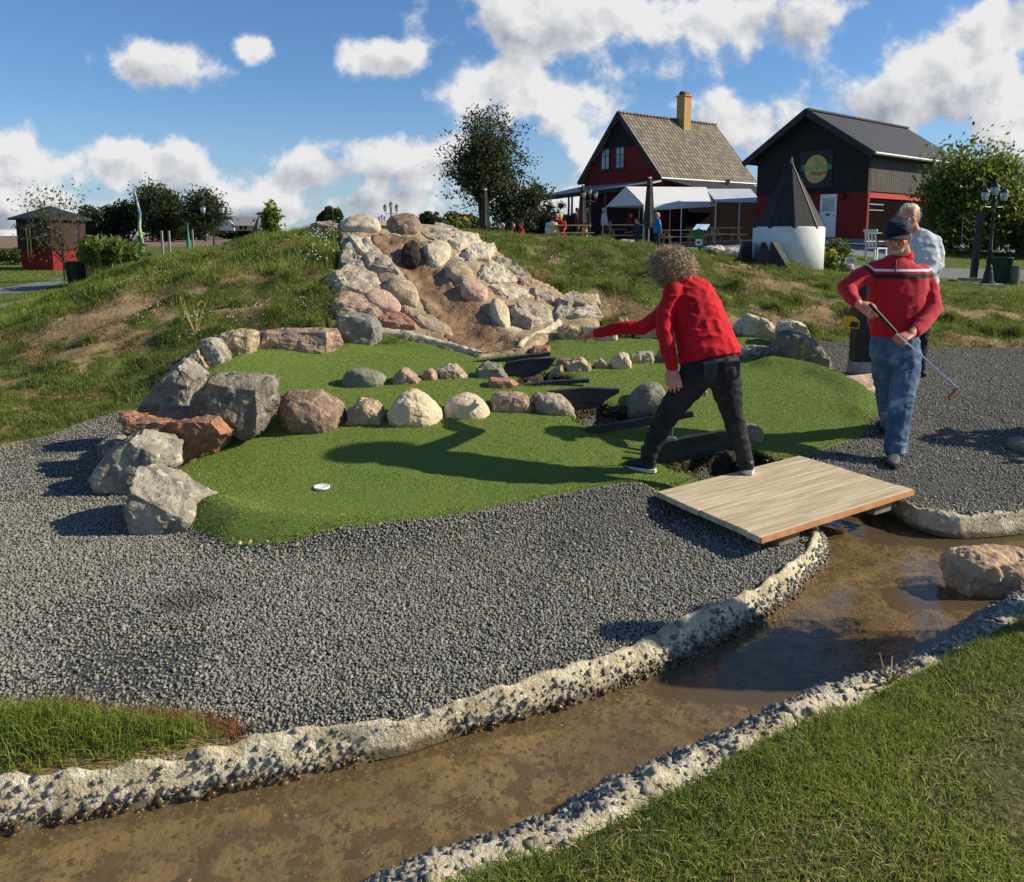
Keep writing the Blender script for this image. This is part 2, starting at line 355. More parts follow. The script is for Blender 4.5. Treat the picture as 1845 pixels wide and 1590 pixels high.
M = dict(
  soil=pmat('soil', S(160, 138, 100), S(120, 96, 62), 3, .95, .6, 30, c3=S(90, 80, 50), s3=14, t3=.6),
  blade=pmat('grass_blade', S(58, 80, 20), S(150, 162, 66), 1.2, .55, attr='r', trans=.3),
  blade_dark=pmat('bank_grass_blade', S(42, 60, 18), S(124, 134, 58), 1.2, .55, attr='r', trans=.25),
  dry=pmat('dry_grass', S(196, 172, 116), S(160, 128, 80), 6, .8),
  stone=pmat('gravel_stone', S(96, 94, 82), S(162, 158, 144), 50, .8, attr='r', wear=(1.1, .54, S(92, 88, 74))),
  stonew=pmat('wet_stone', S(38, 30, 20), S(100, 78, 50), 30, .35, attr='r', spec=.5),
  pebble=pmat('kerb_pebble', S(72, 72, 68), S(156, 150, 138), 40, .6, attr='r', c3=S(164, 124, 108), s3=5, t3=.66),
  kerb=pmat('rough_concrete', S(214, 202, 170), S(176, 160, 126), 9, .9, 1.0, 60, c3=S(232, 222, 196), s3=20, t3=.58),
  black=pmat('black_stained_wood', S(40, 42, 44), S(62, 64, 66), 5, .6, .3, 30, stretch=(1, 1, 6), wear=(9, .6, S(92, 94, 94))),
  shade_black=pmat('painted_shade_black', (.010, .008, .008), (.016, .012, .012), 6, 1, spec=.0),  # shade put into the colour, for the lean-to wall and barn side
  blackpost=pmat('black_painted_wood', (0.012, 0.012, 0.013), (0.03, 0.03, 0.03), 6, .5, .15, 30),
  steel=pmat('galvanised_steel', (.34, .35, .36), (.24, .25, .26), 12, .5, metal=.3),
  chrome=pmat('chrome_shaft', (.8, .8, .82), (.7, .7, .72), 3, .15, metal=1),
  iron=pmat('dark_green_cast_iron', (.012, .022, .022), (.02, .032, .03), 5, .4, .1, 60),
  blackiron=pmat('black_cast_iron', (.012, .013, .015), (.02, .02, .022), 5, .4),
  glass=pmat('lamp_glass', (.55, .6, .62), (.35, .38, .4), 8, .1, spec=.8),
  white=pmat('white_paint', (.78, .77, .74), (.68, .67, .64), 4, .6, .1, 30),
  tent=pmat('white_tarpaulin', (.8, .8, .8), (.74, .75, .77), 2, .5, .2, 5, trans=.25),
  wood=pmat('pale_timber', S(206, 178, 132), S(170, 138, 92), 10, .7, .2, 40, stretch=(1, 1, 1)),
  bark=pmat('bark', S(58, 50, 42), S(88, 78, 66), 14, .9, .5, 40),
  leafdark=pmat('dark_leaf', (.012, .02, .008), (.035, .05, .015), 2, .6, attr='r', trans=.12),
  leaf=pmat('green_leaf', S(40, 58, 18), S(100, 120, 42), 2, .5, attr='r', trans=.3),
  leafbush=pmat('bush_leaf', S(40, 52, 20), S(96, 104, 48), 2, .6, attr='r', trans=.2),
  red_brick=pmat('red_painted_wall', S(128, 40, 34), S(110, 34, 30), 5, .85, .2, 60),
  skin=pmat('skin', S(214, 152, 124), S(196, 126, 100), 12, .5, .1, 90),
  denim=pmat('blue_denim', S(98, 124, 148), S(62, 86, 112), 7, .85, .3, 160, c3=S(146, 170, 190), s3=5, t3=.62),
  redcloth=pmat('red_cloth', S(208, 22, 36), S(180, 14, 28), 4, .85, .15, 200),
  blackjean=pmat('black_denim', (.011, .011, .013), (.028, .028, .032), 8, .8, .3, 120),
  greycloth=pmat('grey_cloth', S(200, 204, 206), S(176, 182, 188), 8, .85, .2, 120),
  bluecloth=pmat('blue_jacket', S(0, 130, 190), S(0, 108, 170), 8, .5, .3, 60),
  whitecloth=pmat('white_cloth', (.7, .7, .7), (.55, .55, .57), 8, .8, .3, 60),
  darkcloth=pmat('dark_cloth', (.02, .02, .022), (.04, .04, .04), 8, .8),
  navy=pmat('navy_cap', S(26, 32, 48), S(38, 44, 62), 12, .8, .2, 120),
  rubber=pmat('white_rubber', (.7, .7, .66), (.5, .5, .46), 10, .6),
  shoe=pmat('black_shoe', (.012, .012, .013), (.03, .03, .03), 14, .5),
  sneaker=pmat('grey_black_trainer', (.03, .03, .032), (.16, .16, .16), 30, .6),
  curl=pmat('brown_grey_curls', S(104, 80, 60), S(204, 178, 146), 10, .5, attr='r'),
  blond=pmat('blond_hair', S(214, 196, 158), S(232, 220, 192), 14, .5, attr='r'),
  greyhair=pmat('grey_hair', (.3, .27, .24), (.48, .45, .41), 14, .6),
  binm=pmat('green_bin_paint', (.01, .045, .03), (.015, .06, .04), 6, .4),
  yellow=pmat('yellow_bag', S(236, 190, 20), S(216, 170, 10), 6, .6),
  cup=pmat('white_cup', (.85, .85, .85), (.8, .8, .8), 3, .4),
)
# ------------------------------------------------------------------ outlines of the setting (real positions)
def Wl(pts, z=0.0): return [W(px, py, z) for px, py in pts]
def Hl(pts): return [hit_fn(px, py, h_raw) for px, py in pts]
def resample(pts, step):
    out = []
    pts = [Vector(p) for p in pts]
    for a, b in zip(pts[:-1], pts[1:]):
        n = max(1, int((b - a).length / step))
        for i in range(n): out.append(a.lerp(b, i / n))
    out.append(pts[-1]); return out
def smooth_line(pts, it=2):
    for _ in range(it):
        q = [pts[0]]
        for a, b in zip(pts[:-1], pts[1:]): q += [a.lerp(b, .25), a.lerp(b, .75)]
        q.append(pts[-1]); pts = q
    return pts
kL_out = smooth_line(Wl([(-900, 1560), (-400, 1465), (0, 1415), (120, 1400), (260, 1385), (400, 1350), (520, 1328), (700, 1318), (800, 1288), (880, 1262), (1000, 1212), (1100, 1182), (1250, 1105), (1350, 1078), (1420, 1025), (1460, 985), (1455, 950), (1420, 915)], .0))
kL_in = smooth_line(Wl([(-900, 1700), (-400, 1580), (0, 1515), (200, 1480), (400, 1440), (600, 1400), (800, 1342), (1000, 1288), (1100, 1256), (1230, 1205), (1380, 1125), (1440, 1075), (1495, 1010), (1490, 970), (1440, 925)], -.12))
kR_in = smooth_line(Wl([(500, 1680), (700, 1585), (800, 1545), (960, 1500), (1100, 1420), (1250, 1360), (1350, 1318), (1450, 1262), (1570, 1232), (1660, 1200), (1750, 1125), (1845, 1062), (2100, 960), (2500, 900)], -.12))
kR_out = smooth_line(Wl([(600, 1760), (830, 1592), (1000, 1545), (1110, 1490), (1300, 1390), (1440, 1310), (1570, 1262), (1700, 1200), (1790, 1150), (1845, 1115), (2150, 1000), (2500, 935)], .0))
kF_out = smooth_line(Wl([(1540, 880), (1590, 892), (1630, 918), (1700, 938), (1780, 938), (1845, 932), (2100, 900), (2500, 850)], .0))
kF_in = smooth_line(Wl([(1480, 890), (1570, 922), (1620, 940), (1700, 962), (1780, 966), (1845, 960), (2100, 925), (2500, 870)], -.12))
turf_poly = Hl([(338, 962), (380, 980), (430, 995), (520, 996), (640, 986), (800, 972), (950, 944), (1080, 914), (1185, 893), (1250, 868), (1270, 858)]) + \
    Hl([(1330, 862), (1400, 835), (1480, 815), (1550, 790), (1592, 768), (1590, 735), (1560, 705), (1500, 668), (1440, 640), (1390, 614), (1320, 606), (1180, 612), (1080, 614), (1000, 612), (955, 640), (860, 645), (780, 622), (700, 600), (640, 615), (605, 628), (460, 632), (400, 655), (350, 690), (300, 760), (312, 840), (330, 900)])
yard_back = Hl([(-1200, 905), (-400, 858), (0, 808), (90, 785), (160, 758), (215, 742), (250, 738), (330, 700), (450, 640), (700, 625), (960, 640), (1150, 612), (1330, 612), (1480, 615), (1560, 622), (1700, 627), (1845, 628), (2300, 640), (2900, 660)])
wedge_back = smooth_line(Wl([(-900, 1330), (-400, 1300), (0, 1287), (100, 1283), (240, 1296), (340, 1306), (400, 1316), (434, 1332)], .0), 1)
yard_poly = yard_back + [Vector((7.5, 3.9, 0))] + list(reversed(kF_out)) + Wl([(1500, 872), (1440, 850), (1400, 830), (1330, 855), (1290, 872), (1380, 905), (1420, 915)]) + list(reversed(kL_out))
cover = [Vector((-14, -6, 0)), Vector((-14, 5.0, 0))] + yard_back + [Vector((12, 5, 0)), Vector((12, -6, 0))]
def spaced(a, b, c, d, fine, grow):
    """coordinates from a..d, fine inside b..c, growing outside"""
    core = list(np.arange(b, c, fine)); left = []; x, s = b, fine
    while x > a: s *= grow; x -= s; left.append(x)
    right = []; x, s = core[-1], fine
    while x < d: s *= grow; x += s; right.append(x)
    return np.array(left[::-1] + core + right)
def grid_faces(nx, ny, keep):
    i, j = np.where(keep); a = j * nx + i   # keep[i(x), j(y)]
    return np.stack([a, a + 1, a + nx + 1, a + nx], -1)
def sheet(name, poly, step, m, hfn, dz=0.0, edge_drop=0.0, kind='structure', label=None, bbox=None, attr_fn=None, holes=()):
    px = np.array([p[0] for p in poly]); py = np.array([p[1] for p in poly])
    x0, x1, y0, y1 = (px.min(), px.max(), py.min(), py.max()) if bbox is None else bbox
    xs = np.arange(x0 - step, x1 + step * 2, step); ys = np.arange(y0 - step, y1 + step * 2, step)
    X, Y = np.meshgrid(xs, ys); nx, ny = len(xs), len(ys)
    cxm = (X[:-1, :-1] + X[1:, 1:]) / 2; cym = (Y[:-1, :-1] + Y[1:, 1:]) / 2
    keep = inside(cxm, cym, poly)
    for hp in holes: keep &= ~inside(cxm, cym, hp)
    j, i = np.where(keep); a = j * nx + i
    T = np.stack([a, a + 1, a + nx + 1, a + nx], -1)
    cnt = np.zeros(nx * ny, int); np.add.at(cnt, T.ravel(), 1)
    used = cnt > 0; bnd = used & (cnt < 4)
    xf, yf = X.ravel().copy(), Y.ravel().copy()
    bi = np.where(bnd)[0]; n = len(poly)
    bx, by = xf[bi], yf[bi]; best = np.full(len(bi), 1e9); qx, qy = bx.copy(), by.copy()
    for k in range(n):
        ax, ay = poly[k][0], poly[k][1]; ex, ey = poly[(k + 1) % n][0] - ax, poly[(k + 1) % n][1] - ay
        t = np.clip(((bx - ax) * ex + (by - ay) * ey) / (ex * ex + ey * ey + 1e-12), 0, 1)
        cx_, cy_ = ax + t * ex, ay + t * ey; d = np.hypot(bx - cx_, by - cy_); w = d < best
        best = np.where(w, d, best); qx = np.where(w, cx_, qx); qy = np.where(w, cy_, qy)
    near = best < step * 1.6
    xf[bi] = np.where(near, qx, bx); yf[bi] = np.where(near, qy, by)
    idx = np.where(used)[0]; remap = -np.ones(nx * ny, int); remap[idx] = np.arange(len(idx))
    xv, yv = xf[idx], yf[idx]; zv = hfn(xv, yv) + dz
    if edge_drop: zv = zv - edge_drop * bnd[idx]
    me = npmesh(name, np.stack([xv, yv, zv], -1), remap[T], attr_fn(xv, yv) if attr_fn else None)
    o = finish(name, me, m, smooth=True)
    return tag(o, kind=kind, label=label)
def nz(x, y, s=1.0, o=0.0, octv=3):
    return np.array([mnoise.fractal(Vector((a * s + o, b * s + 3.1, o)), 1.0, 2.0, octv) for a, b in zip(np.ravel(x), np.ravel(y))]).reshape(np.shape(x))
# ---- ground material: grass / bare sandy soil by vertex attribute
def ground_material():
    m = bpy.data.materials.new('grassy_ground'); m.use_nodes = True; t = NT(m.node_tree); p = m.node_tree.nodes['Principled BSDF']
    pos = t.node('ShaderNodeNewGeometry').outputs['Position']
    an = t.node('ShaderNodeAttribute'); an.attribute_name = 'grass'
    far = t.node('ShaderNodeAttribute'); far.attribute_name = 'field'
    pth = t.node('ShaderNodeAttribute'); pth.attribute_name = 'path'
    n = t.noise(pos, 4, 7, .7); f = t.math('ADD', an.outputs['Fac'], t.math('MULTIPLY', t.math('SUBTRACT', n, .5), 1.3))
    f = t.ramp(f, .35, .6)
    soil = t.mix(t.ramp(t.noise(pos, 1.7, 4), .3, .7), S(170, 146, 108), S(130, 108, 76))
    soil = t.mix(t.ramp(t.noise(pos, 30, 5, .7), .5, .7), soil, S(106, 86, 58))
    g = t.mix(t.ramp(t.noise(pos, 2.5, 6, .7), .3, .7), S(56, 70, 26), S(92, 104, 46))
    g = t.mix(t.ramp(t.noise(pos, 45, 5, .75), .45, .7), g, S(134, 138, 74))
    c = t.mix(f, soil, g)
    gr = t.mix(t.ramp(t.noise(pos, 60, 4, .7), .35, .65), S(96, 98, 98), S(150, 150, 146))
    c = t.mix(t.ramp(t.math('ADD', pth.outputs['Fac'], t.math('MULTIPLY', t.math('SUBTRACT', n, .5), .3)), .45, .55), c, gr)
    fld = t.mix(t.noise(t.vmath('MULTIPLY', pos, (.05, .3, 1)), 1, 4), S(116, 98, 84), S(140, 118, 98))
    c = t.mix(far.outputs['Fac'], c, fld)
    t.link(c, p.inputs['Base Color']); p.inputs['Roughness'].default_value = .95; p.inputs['Specular IOR Level'].default_value = .1
    b = t.node('ShaderNodeBump'); b.inputs['Strength'].default_value = .8; b.inputs['Distance'].default_value = .06
    t.link(t.noise(pos, 18, 7, .7), b.inputs['Height']); t.link(b.outputs[0], p.inputs['Normal'])
    return m
rock_bed_poly = Hl([(556, 408), (622, 398), (700, 396), (755, 396), (830, 420), (893, 450), (955, 500), (1010, 528), (1082, 560), (1086, 590), (1000, 612), (955, 640), (860, 650), (780, 630), (685, 600), (604, 572), (597, 510), (612, 455)])
BARE = [(430, 460, 1.0, .5), (200, 550, .8, .4), (120, 590, .8, .3), (340, 520, .7, .3), (490, 480, .7, .4), (240, 600, .7, .3), (430, 560, .4, .2), (180, 625, .5, .2), (1360, 490, .6, .3), (1420, 520, .7, .3),
        (1300, 570, .7, .3), (1100, 545, .5, .3), (1700, 560, .5, .2), (1790, 565, .6, .25), (1760, 615, .7, .2), (1450, 560, .6, .3), (1230, 590, .8, .25), (1040, 560, .4, .2), (400, 435, .6, .2)]
BAREW = [(hit(a, b), rx, ry * 1.6) for a, b, rx, ry in BARE]
def grass_amt(x, y):
    base = .78 + .5 * nz(x, y, .9, 5.0, 4) + .75 * nz(x, y, 2.6, 15.0, 3)
    for c, rx, ry in BAREW: base = base - .54 * np.exp(-(((x - c.x) / rx) ** 2 + ((y - c.y) / (ry)) ** 2) * 1.3)
    return base
PATHS = [Wl([(-300, 548), (-40, 546), (60, 541), (105, 533), (105, 541), (60, 552), (-60, 562), (-300, 565)], .15), Wl([(-300, 519), (0, 520), (80, 512), (120, 506), (110, 517), (60, 527), (-300, 532)], .15),
         [WD(1480, 473, 22), WD(1700, 466, 24), WD(1845, 472, 24), WD(2100, 472, 24), WD(2100, 488, 20.5), WD(1845, 490, 20.5), WD(1700, 490, 20.5), WD(1500, 488, 19)],
         [Vector((2, 33, 0)), Vector((6.0, 27.5, 0)), Vector((13, 26, 0)), Vector((17, 31, 0)), Vector((26, 33, 0)), Vector((24, 52, 0)), Vector((-4, 56, 0)), Vector((-4, 44, 0))]]
def gattr(x, y):
    g = grass_amt(x, y); p = np.zeros_like(x)
    for q in PATHS: p = np.maximum(p, np.clip(.5 + sdist(x, y, q) / .5, 0, 1))
    fl = sstep((y - 58) / 6)
    return {'grass': np.clip(np.where(y > 13.5, 1.1, g), 0, 1.2), 'path': p, 'field': fl}
gx = spaced(-900, -8.5, 9.5, 900, .065, 1.07); gy = spaced(-60, 4.6, 14.5, 1500, .065, 1.06)
X, Y = np.meshgrid(gx, gy); sdc = sdist(X.ravel(), Y.ravel(), cover).reshape(X.shape)
Z = H(X, Y); Z = np.where(Y < 0, 0, Z)
lump = np.zeros_like(X); near = (Y > 4.5) & (Y < 20) & (np.abs(X) < 12); lump[near] = .09 * nz(X[near], Y[near], 1.6, 2, 4) * np.clip(-sdc[near] / .5, 0, 1)
Z = Z + lump - .4 * sstep(sdc / .12) - .35 * sstep(sdist(X.ravel(), Y.ravel(), rock_bed_poly).reshape(X.shape) / .2)
LUMP = True
ny_, nx_ = X.shape
a = (np.arange(ny_ - 1)[:, None] * nx_ + np.arange(nx_ - 1)[None]).ravel()
T = np.stack([a, a + 1, a + nx_ + 1, a + nx_], -1)
ground = tag(finish('ground', npmesh('ground', np.stack([X.ravel(), Y.ravel(), Z.ravel()], -1), T, gattr(X.ravel(), Y.ravel())), ground_material(), smooth=True), kind='structure')
def Hg(x, y):   # bumpy ground surface outside the yard
    s = sdist(x, y, cover); return H(x, y) + .09 * nz(x, y, 1.6, 2, 4) * np.clip(-s / .5, 0, 1)
# ---- gravel yard
def gravel_material():
    m = bpy.data.materials.new('gravel'); m.use_nodes = True; t = NT(m.node_tree); p = m.node_tree.nodes['Principled BSDF']
    pos = t.node('ShaderNodeNewGeometry').outputs['Position']
    vo = t.node('ShaderNodeTexVoronoi'); vo.inputs['Scale'].default_value = 75; t.link(pos, vo.inputs['Vector'])
    vc = t.node('ShaderNodeSeparateColor'); t.link(vo.outputs['Color'], vc.inputs[0])
    c = t.mix(vc.outputs[0], S(54, 54, 50), S(116, 116, 108)); c = t.mix(t.ramp(t.noise(pos, 1.2, 4), .5, .7), c, S(78, 76, 66))
    c = t.mix(t.ramp(vo.outputs['Distance'], .2, .9), c, (.02, .02, .02))
    t.link(c, p.inputs['Base Color']); p.inputs['Roughness'].default_value = .9
    b = t.node('ShaderNodeBump'); b.inputs['Strength'].default_value = .9; b.inputs['Distance'].default_value = .012; b.invert = True
    t.link(vo.outputs['Distance'], b.inputs['Height']); t.link(b.outputs[0], p.inputs['Normal'])
    return m
sheet('gravel_yard', yard_poly, .06, gravel_material(), H, .004)
# ---- artificial turf
def turf_material():
    m = bpy.data.materials.new('artificial_turf'); m.use_nodes = True; t = NT(m.node_tree); p = m.node_tree.nodes['Principled BSDF']
    pos = t.node('ShaderNodeNewGeometry').outputs['Position']
    n = t.noise(pos, 160, 4, .75); n2 = t.noise(pos, 1.3, 5, .6); n3 = t.noise(t.vmath('MULTIPLY', pos, (1, 1, 1)), 420, 2, .7)
    c = t.mix(t.ramp(n, .3, .7), S(66, 88, 24), S(122, 144, 54)); c = t.mix(t.ramp(n2, .3, .75), c, S(98, 122, 40)); c = t.mix(t.ramp(n3, .55, .75), c, S(146, 170, 74))
    c = t.mix(t.math('MULTIPLY', t.ramp(t.noise(pos, 5, 5, .7), .58, .75), .35), c, S(60, 74, 30))
    t.link(c, p.inputs['Base Color']); p.inputs['Roughness'].default_value = .75; p.inputs['Specular IOR Level'].default_value = .25
    p.inputs['Sheen Weight'].default_value = .3; p.inputs['Sheen Tint'].default_value = (.7, .9, .3, 1)
    b = t.node('ShaderNodeBump'); b.inputs['Strength'].default_value = .9; b.inputs['Distance'].default_value = .012
    t.link(t.math('ADD', n, n3), b.inputs['Height']); t.link(b.outputs[0], p.inputs['Normal'])
    return m
def Hturf(x, y):
    return H(x, y) + .006 * nz(x, y, 3.0, 9, 2)
turf = sheet('artificial_turf', turf_poly, .045, turf_material(), Hturf, .024, .022, holes=[p for p, _ in POOLS])
poolm = pmat('wet_pool_bed', S(56, 46, 30), S(30, 25, 16), 6, .8, 1, 30, c3=S(80, 66, 46), s3=14, t3=.6, spec=.1)
for p_, _ in POOLS:
    c_ = sum(p_, Vector()) / len(p_)
    sheet('pool_bed', [c_ + (q - c_) * 1.12 for q in p_], .03, poolm, lambda x, y: H(x, y) + .012 * nz(x, y, 9, 2, 3) + .008)
turf['label'] = None; del turf['label']
# ---- stream bed, water, kerbs
stream_poly = [Vector(p) for p in kL_in] + Wl([(1380, 900), (1330, 870), (1430, 840), (1480, 870)], -.12) + kF_in + list(reversed(kR_in))
def bed_h(x, y): return np.full(np.shape(x), -.155) + .03 * nz(x, y, 5, 1, 4)
def grow(poly, d):
    c = sum((Vector((p[0], p[1], 0)) for p in poly), Vector()) / len(poly); return poly
bed_poly = [Vector((p.x - .05, p.y + .08, 0)) for p in kL_in] + Wl([(1370, 895), (1320, 865), (1430, 832), (1500, 866)], -.12) + [Vector((p.x, p.y + .08, 0)) for p in kF_in] + [Vector((p.x + .05, p.y - .1, 0)) for p in reversed(kR_in)]
bedm = pmat('stream_bed_mud', S(148, 128, 92), S(104, 88, 58), 2.2, .8, .9, 30, c3=S(66, 52, 30), s3=11, t3=.53, wear=(26, .56, S(124, 112, 84)))
sheet('stream_bed', bed_poly, .04, bedm, bed_h)
def water_material(name, tint, murk, rough=.03):
    m = bpy.data.materials.new(name); m.use_nodes = True; t = NT(m.node_tree); m.node_tree.nodes.clear()
    out = t.node('ShaderNodeOutputMaterial'); pos = t.node('ShaderNodeNewGeometry').outputs['Position']
    tr = t.node('ShaderNodeBsdfTransparent'); tr.inputs[0].default_value = (*tint, 1)
    df = t.node('ShaderNodeBsdfDiffuse'); df.inputs[0].default_value = (*S(150, 128, 90), 1)
    gl = t.node('ShaderNodeBsdfGlossy'); gl.inputs['Roughness'].default_value = rough
    b = t.node('ShaderNodeBump'); b.inputs['Strength'].default_value = .25; b.inputs['Distance'].default_value = .01
    h = t.math('ADD', t.noise(t.vmath('MULTIPLY', pos, (1, 2, 1)), 9, 3, .5), t.math('MULTIPLY', t.noise(pos, 34, 2), .25)); t.link(h, b.inputs['Height']); t.link(b.outputs[0], gl.inputs['Normal'])
    ge = t.node('ShaderNodeNewGeometry'); co_ = t.math('ABSOLUTE', t.vmath('DOT_PRODUCT', ge.outputs['Incoming'], b.outputs[0])); fr_ = t.math('MULTIPLY_ADD', t.math('POWER', t.math('SUBTRACT', 1.0, co_, clamp=True), 5.0), .95, .025)
    m1 = t.node('ShaderNodeMixShader'); m1.inputs[0].default_value = murk; t.link(tr.outputs[0], m1.inputs[1]); t.link(df.outputs[0], m1.inputs[2])
    m2 = t.node('ShaderNodeMixShader'); t.link(t.math('MULTIPLY', fr_, 1.2, clamp=True), m2.inputs[0]); t.link(m1.outputs[0], m2.inputs[1]); t.link(gl.outputs[0], m2.inputs[2]); t.link(m2.outputs[0], out.inputs[0])
    return m
WATER = water_material('stream_water', (.95, .9, .78), .3); DARKW = water_material('pool_water', (.5, .42, .28), .03)
sheet('stream_water', bed_poly, .1, WATER, lambda x, y: np.full(np.shape(x), -.105))
for (p, dep) in POOLS:
    zc = H1(sum(v.x for v in p) / len(p), sum(v.y for v in p) / len(p))
    sheet('pool_water', p, .03, DARKW, lambda x, y: np.full(np.shape(x), zc + .035))
def kerb_material():   # mortar with a damp algae stained band along the water line
    m = M['kerb'].copy(); m.name = 'stained_kerb_mortar'; t = NT(m.node_tree); p = [n for n in m.node_tree.nodes if n.type == 'BSDF_PRINCIPLED'][0]
    src = p.inputs['Base Color'].links[0].from_socket; pos = t.node('ShaderNodeNewGeometry').outputs['Position']; sp = t.node('ShaderNodeSeparateXYZ'); t.link(pos, sp.inputs[0])
    z = t.math('ADD', sp.outputs[2], t.math('MULTIPLY', t.math('SUBTRACT', t.noise(pos, 11, 5, .7), .5), .09))
    c = t.mix(t.ramp(z, -.085, -.05, .85, 0), src, S(84, 70, 44)); c = t.mix(t.math('MULTIPLY', t.ramp(t.noise(pos, 3.1, 6, .7), .55, .68), .5), c, S(128, 122, 104)); t.link(c, p.inputs['Base Color']); return m
KERBM = kerb_material()
def kerb(name, out, inn, n, w, label, over=.05):
    o = resample(out, .02); i_ = resample(inn, .02); rows = []; V = []; att = []
    def at(l, t):
        f = t * (len(l) - 1); k = min(int(f), len(l) - 2); return l[k].lerp(l[k + 1], f - k)
    m = 13
    prof = [(-.12, -.10), (-.04, .0), (.06, .018), (.18, .026), (.3, .026), (.42, .015), (.54, -.003), (.66, -.026), (.78, -.052), (.9, -.08), (1.0, -.11), (1.1, -.15), (1.25, -.22)]
    for a in range(n + 1):
        A, B = at(o, a / n), at(i_, a / n); A = Vector((A.x, A.y, 0)); B = Vector((B.x, B.y, 0)); D = B - A
        wob = .05 * mnoise.noise(Vector((a * .05, w, 0)))
        for f, z in prof:
            p = A + D * (f + wob * (1 if 0 < f < 1.0 else .3)); q = Vector((p.x, p.y, 0))
            z2 = z * (1 if z < 0 else 1.0) + over * 0
            nn = mnoise.fractal(q * 9, 1, 2, 5) * .022 + abs(mnoise.noise(q * 26)) * .014 + mnoise.noise(q * 2.2) * .02
            V.append((p.x, p.y, z2 + (nn if f > -.05 else 0)))
    m = len(prof); T = [(a * m + k, (a + 1) * m + k, (a + 1) * m + k + 1, a * m + k + 1) for a in range(n) for k in range(m - 1)]
    me = npmesh(name, V, T); ob = finish(name, me, KERBM, smooth=True)
    bm = bmesh.new(); bm.from_mesh(ob.data); bmesh.ops.recalc_face_normals(bm, faces=bm.faces)
    if sum(f.normal.z for f in bm.faces) < 0: bmesh.ops.reverse_faces(bm, faces=bm.faces)
    bm.to_mesh(ob.data); bm.free()
    tag(ob, kind='structure'); return np.array(V).reshape(n + 1, m, 3)
KL = kerb('stream_kerb', kL_out, kL_in, 420, 1, '')
KR = kerb('stream_kerb', list(reversed(kR_out)), list(reversed(kR_in)), 300, 2, '')
KF = kerb('stream_kerb', kF_out, kF_in, 420, 3, '')
# ---- stones: angular octahedra baked into one mesh per kind of ground cover
OCT = np.array([(1, 0, 0), (-1, 0, 0), (0, 1, 0), (0, -1, 0), (0, 0, 1), (0, 0, -1)], float)
OT = np.array([(0, 2, 4), (2, 1, 4), (1, 3, 4), (3, 0, 4), (2, 0, 5), (1, 2, 5), (3, 1, 5), (0, 3, 5)])
CUBE = np.array([(-1, -1, -1), (1, -1, -1), (1, 1, -1), (-1, 1, -1), (-1, -1, 1), (1, -1, 1), (1, 1, 1), (-1, 1, 1)], float) * .68
CTt = np.array([(0, 2, 1), (0, 3, 2), (4, 5, 6), (4, 6, 7), (0, 1, 5), (0, 5, 4), (1, 2, 6), (1, 6, 5), (2, 3, 7), (2, 7, 6), (3, 0, 4), (3, 4, 7)])
def rand_rot(n):
    q = np.random.normal(size=(n, 4)); q /= np.linalg.norm(q, axis=1)[:, None]; w, x, y, z = q.T
    return np.stack([1 - 2 * (y * y + z * z), 2 * (x * y - z * w), 2 * (x * z + y * w), 2 * (x * y + z * w), 1 - 2 * (x * x + z * z), 2 * (y * z - x * w), 2 * (x * z - y * w), 2 * (y * z + x * w), 1 - 2 * (x * x + y * y)], -1).reshape(n, 3, 3)
def stones(name, P, size, m, cube=False, kind='stuff', label=None, flatz=.75):
    n = len(P); base, tri = (CUBE, CTt) if cube else (OCT, OT); k = len(base)
    v = base[None] * np.random.uniform(.6, 1.25, (n, k, 1)) * np.random.uniform(.65, 1.15, (n, 1, 3))
    v = np.einsum('nij,nkj->nki', rand_rot(n), v); v[..., 2] *= flatz; v = v * np.asarray(size).reshape(-1, 1, 1) + P[:, None]
    t = tri[None] + (np.arange(n) * k)[:, None, None]
    r = np.repeat(np.random.rand(n), k)
    o = finish(name, npmesh(name, v.reshape(-1, 3), t.reshape(-1, 3), {'r': r}), m)
    return tag(o, kind=kind, label=label)
def scatter(n, box, test):
    x = np.random.uniform(box[0], box[1], n); y = np.random.uniform(box[2], box[3], n); k = test(x, y); return x[k], y[k]
def in_view(x, y, mg=.25): return (y > .8) & (np.abs(x) < (.70) * y + mg) & (x > -.70 * y - mg)
yt = lambda x, y: in_view(x, y) & inside(x, y, yard_poly) & ~(sdist(x, y, turf_poly) > .02) & ~np.any([inside(x, y, q) for q, _ in POOLS], 0)
A_x, A_y = scatter(330000, (-3.2, 3.6, 1.8, 4.6), yt)
B_x, B_y = scatter(450000, (-6.5, 7.5, 4.6, 9.6), yt)
x = np.concatenate([A_x, B_x]); y = np.concatenate([A_y, B_y])
thin = nz(x, y, .9, 4, 3); keep = (np.random.rand(len(x)) > np.clip(thin * 1.6 - .25, 0, .75)); x, y = x[keep], y[keep]
print('gravel stones', len(x))
stones('gravel', np.stack([x, y, H(x, y) + np.random.uniform(.0, .010, len(x))], -1), np.random.uniform(.0048, .0105, len(x)) * np.where(np.random.rand(len(x)) < .04, 1.7, 1), M['stone'])
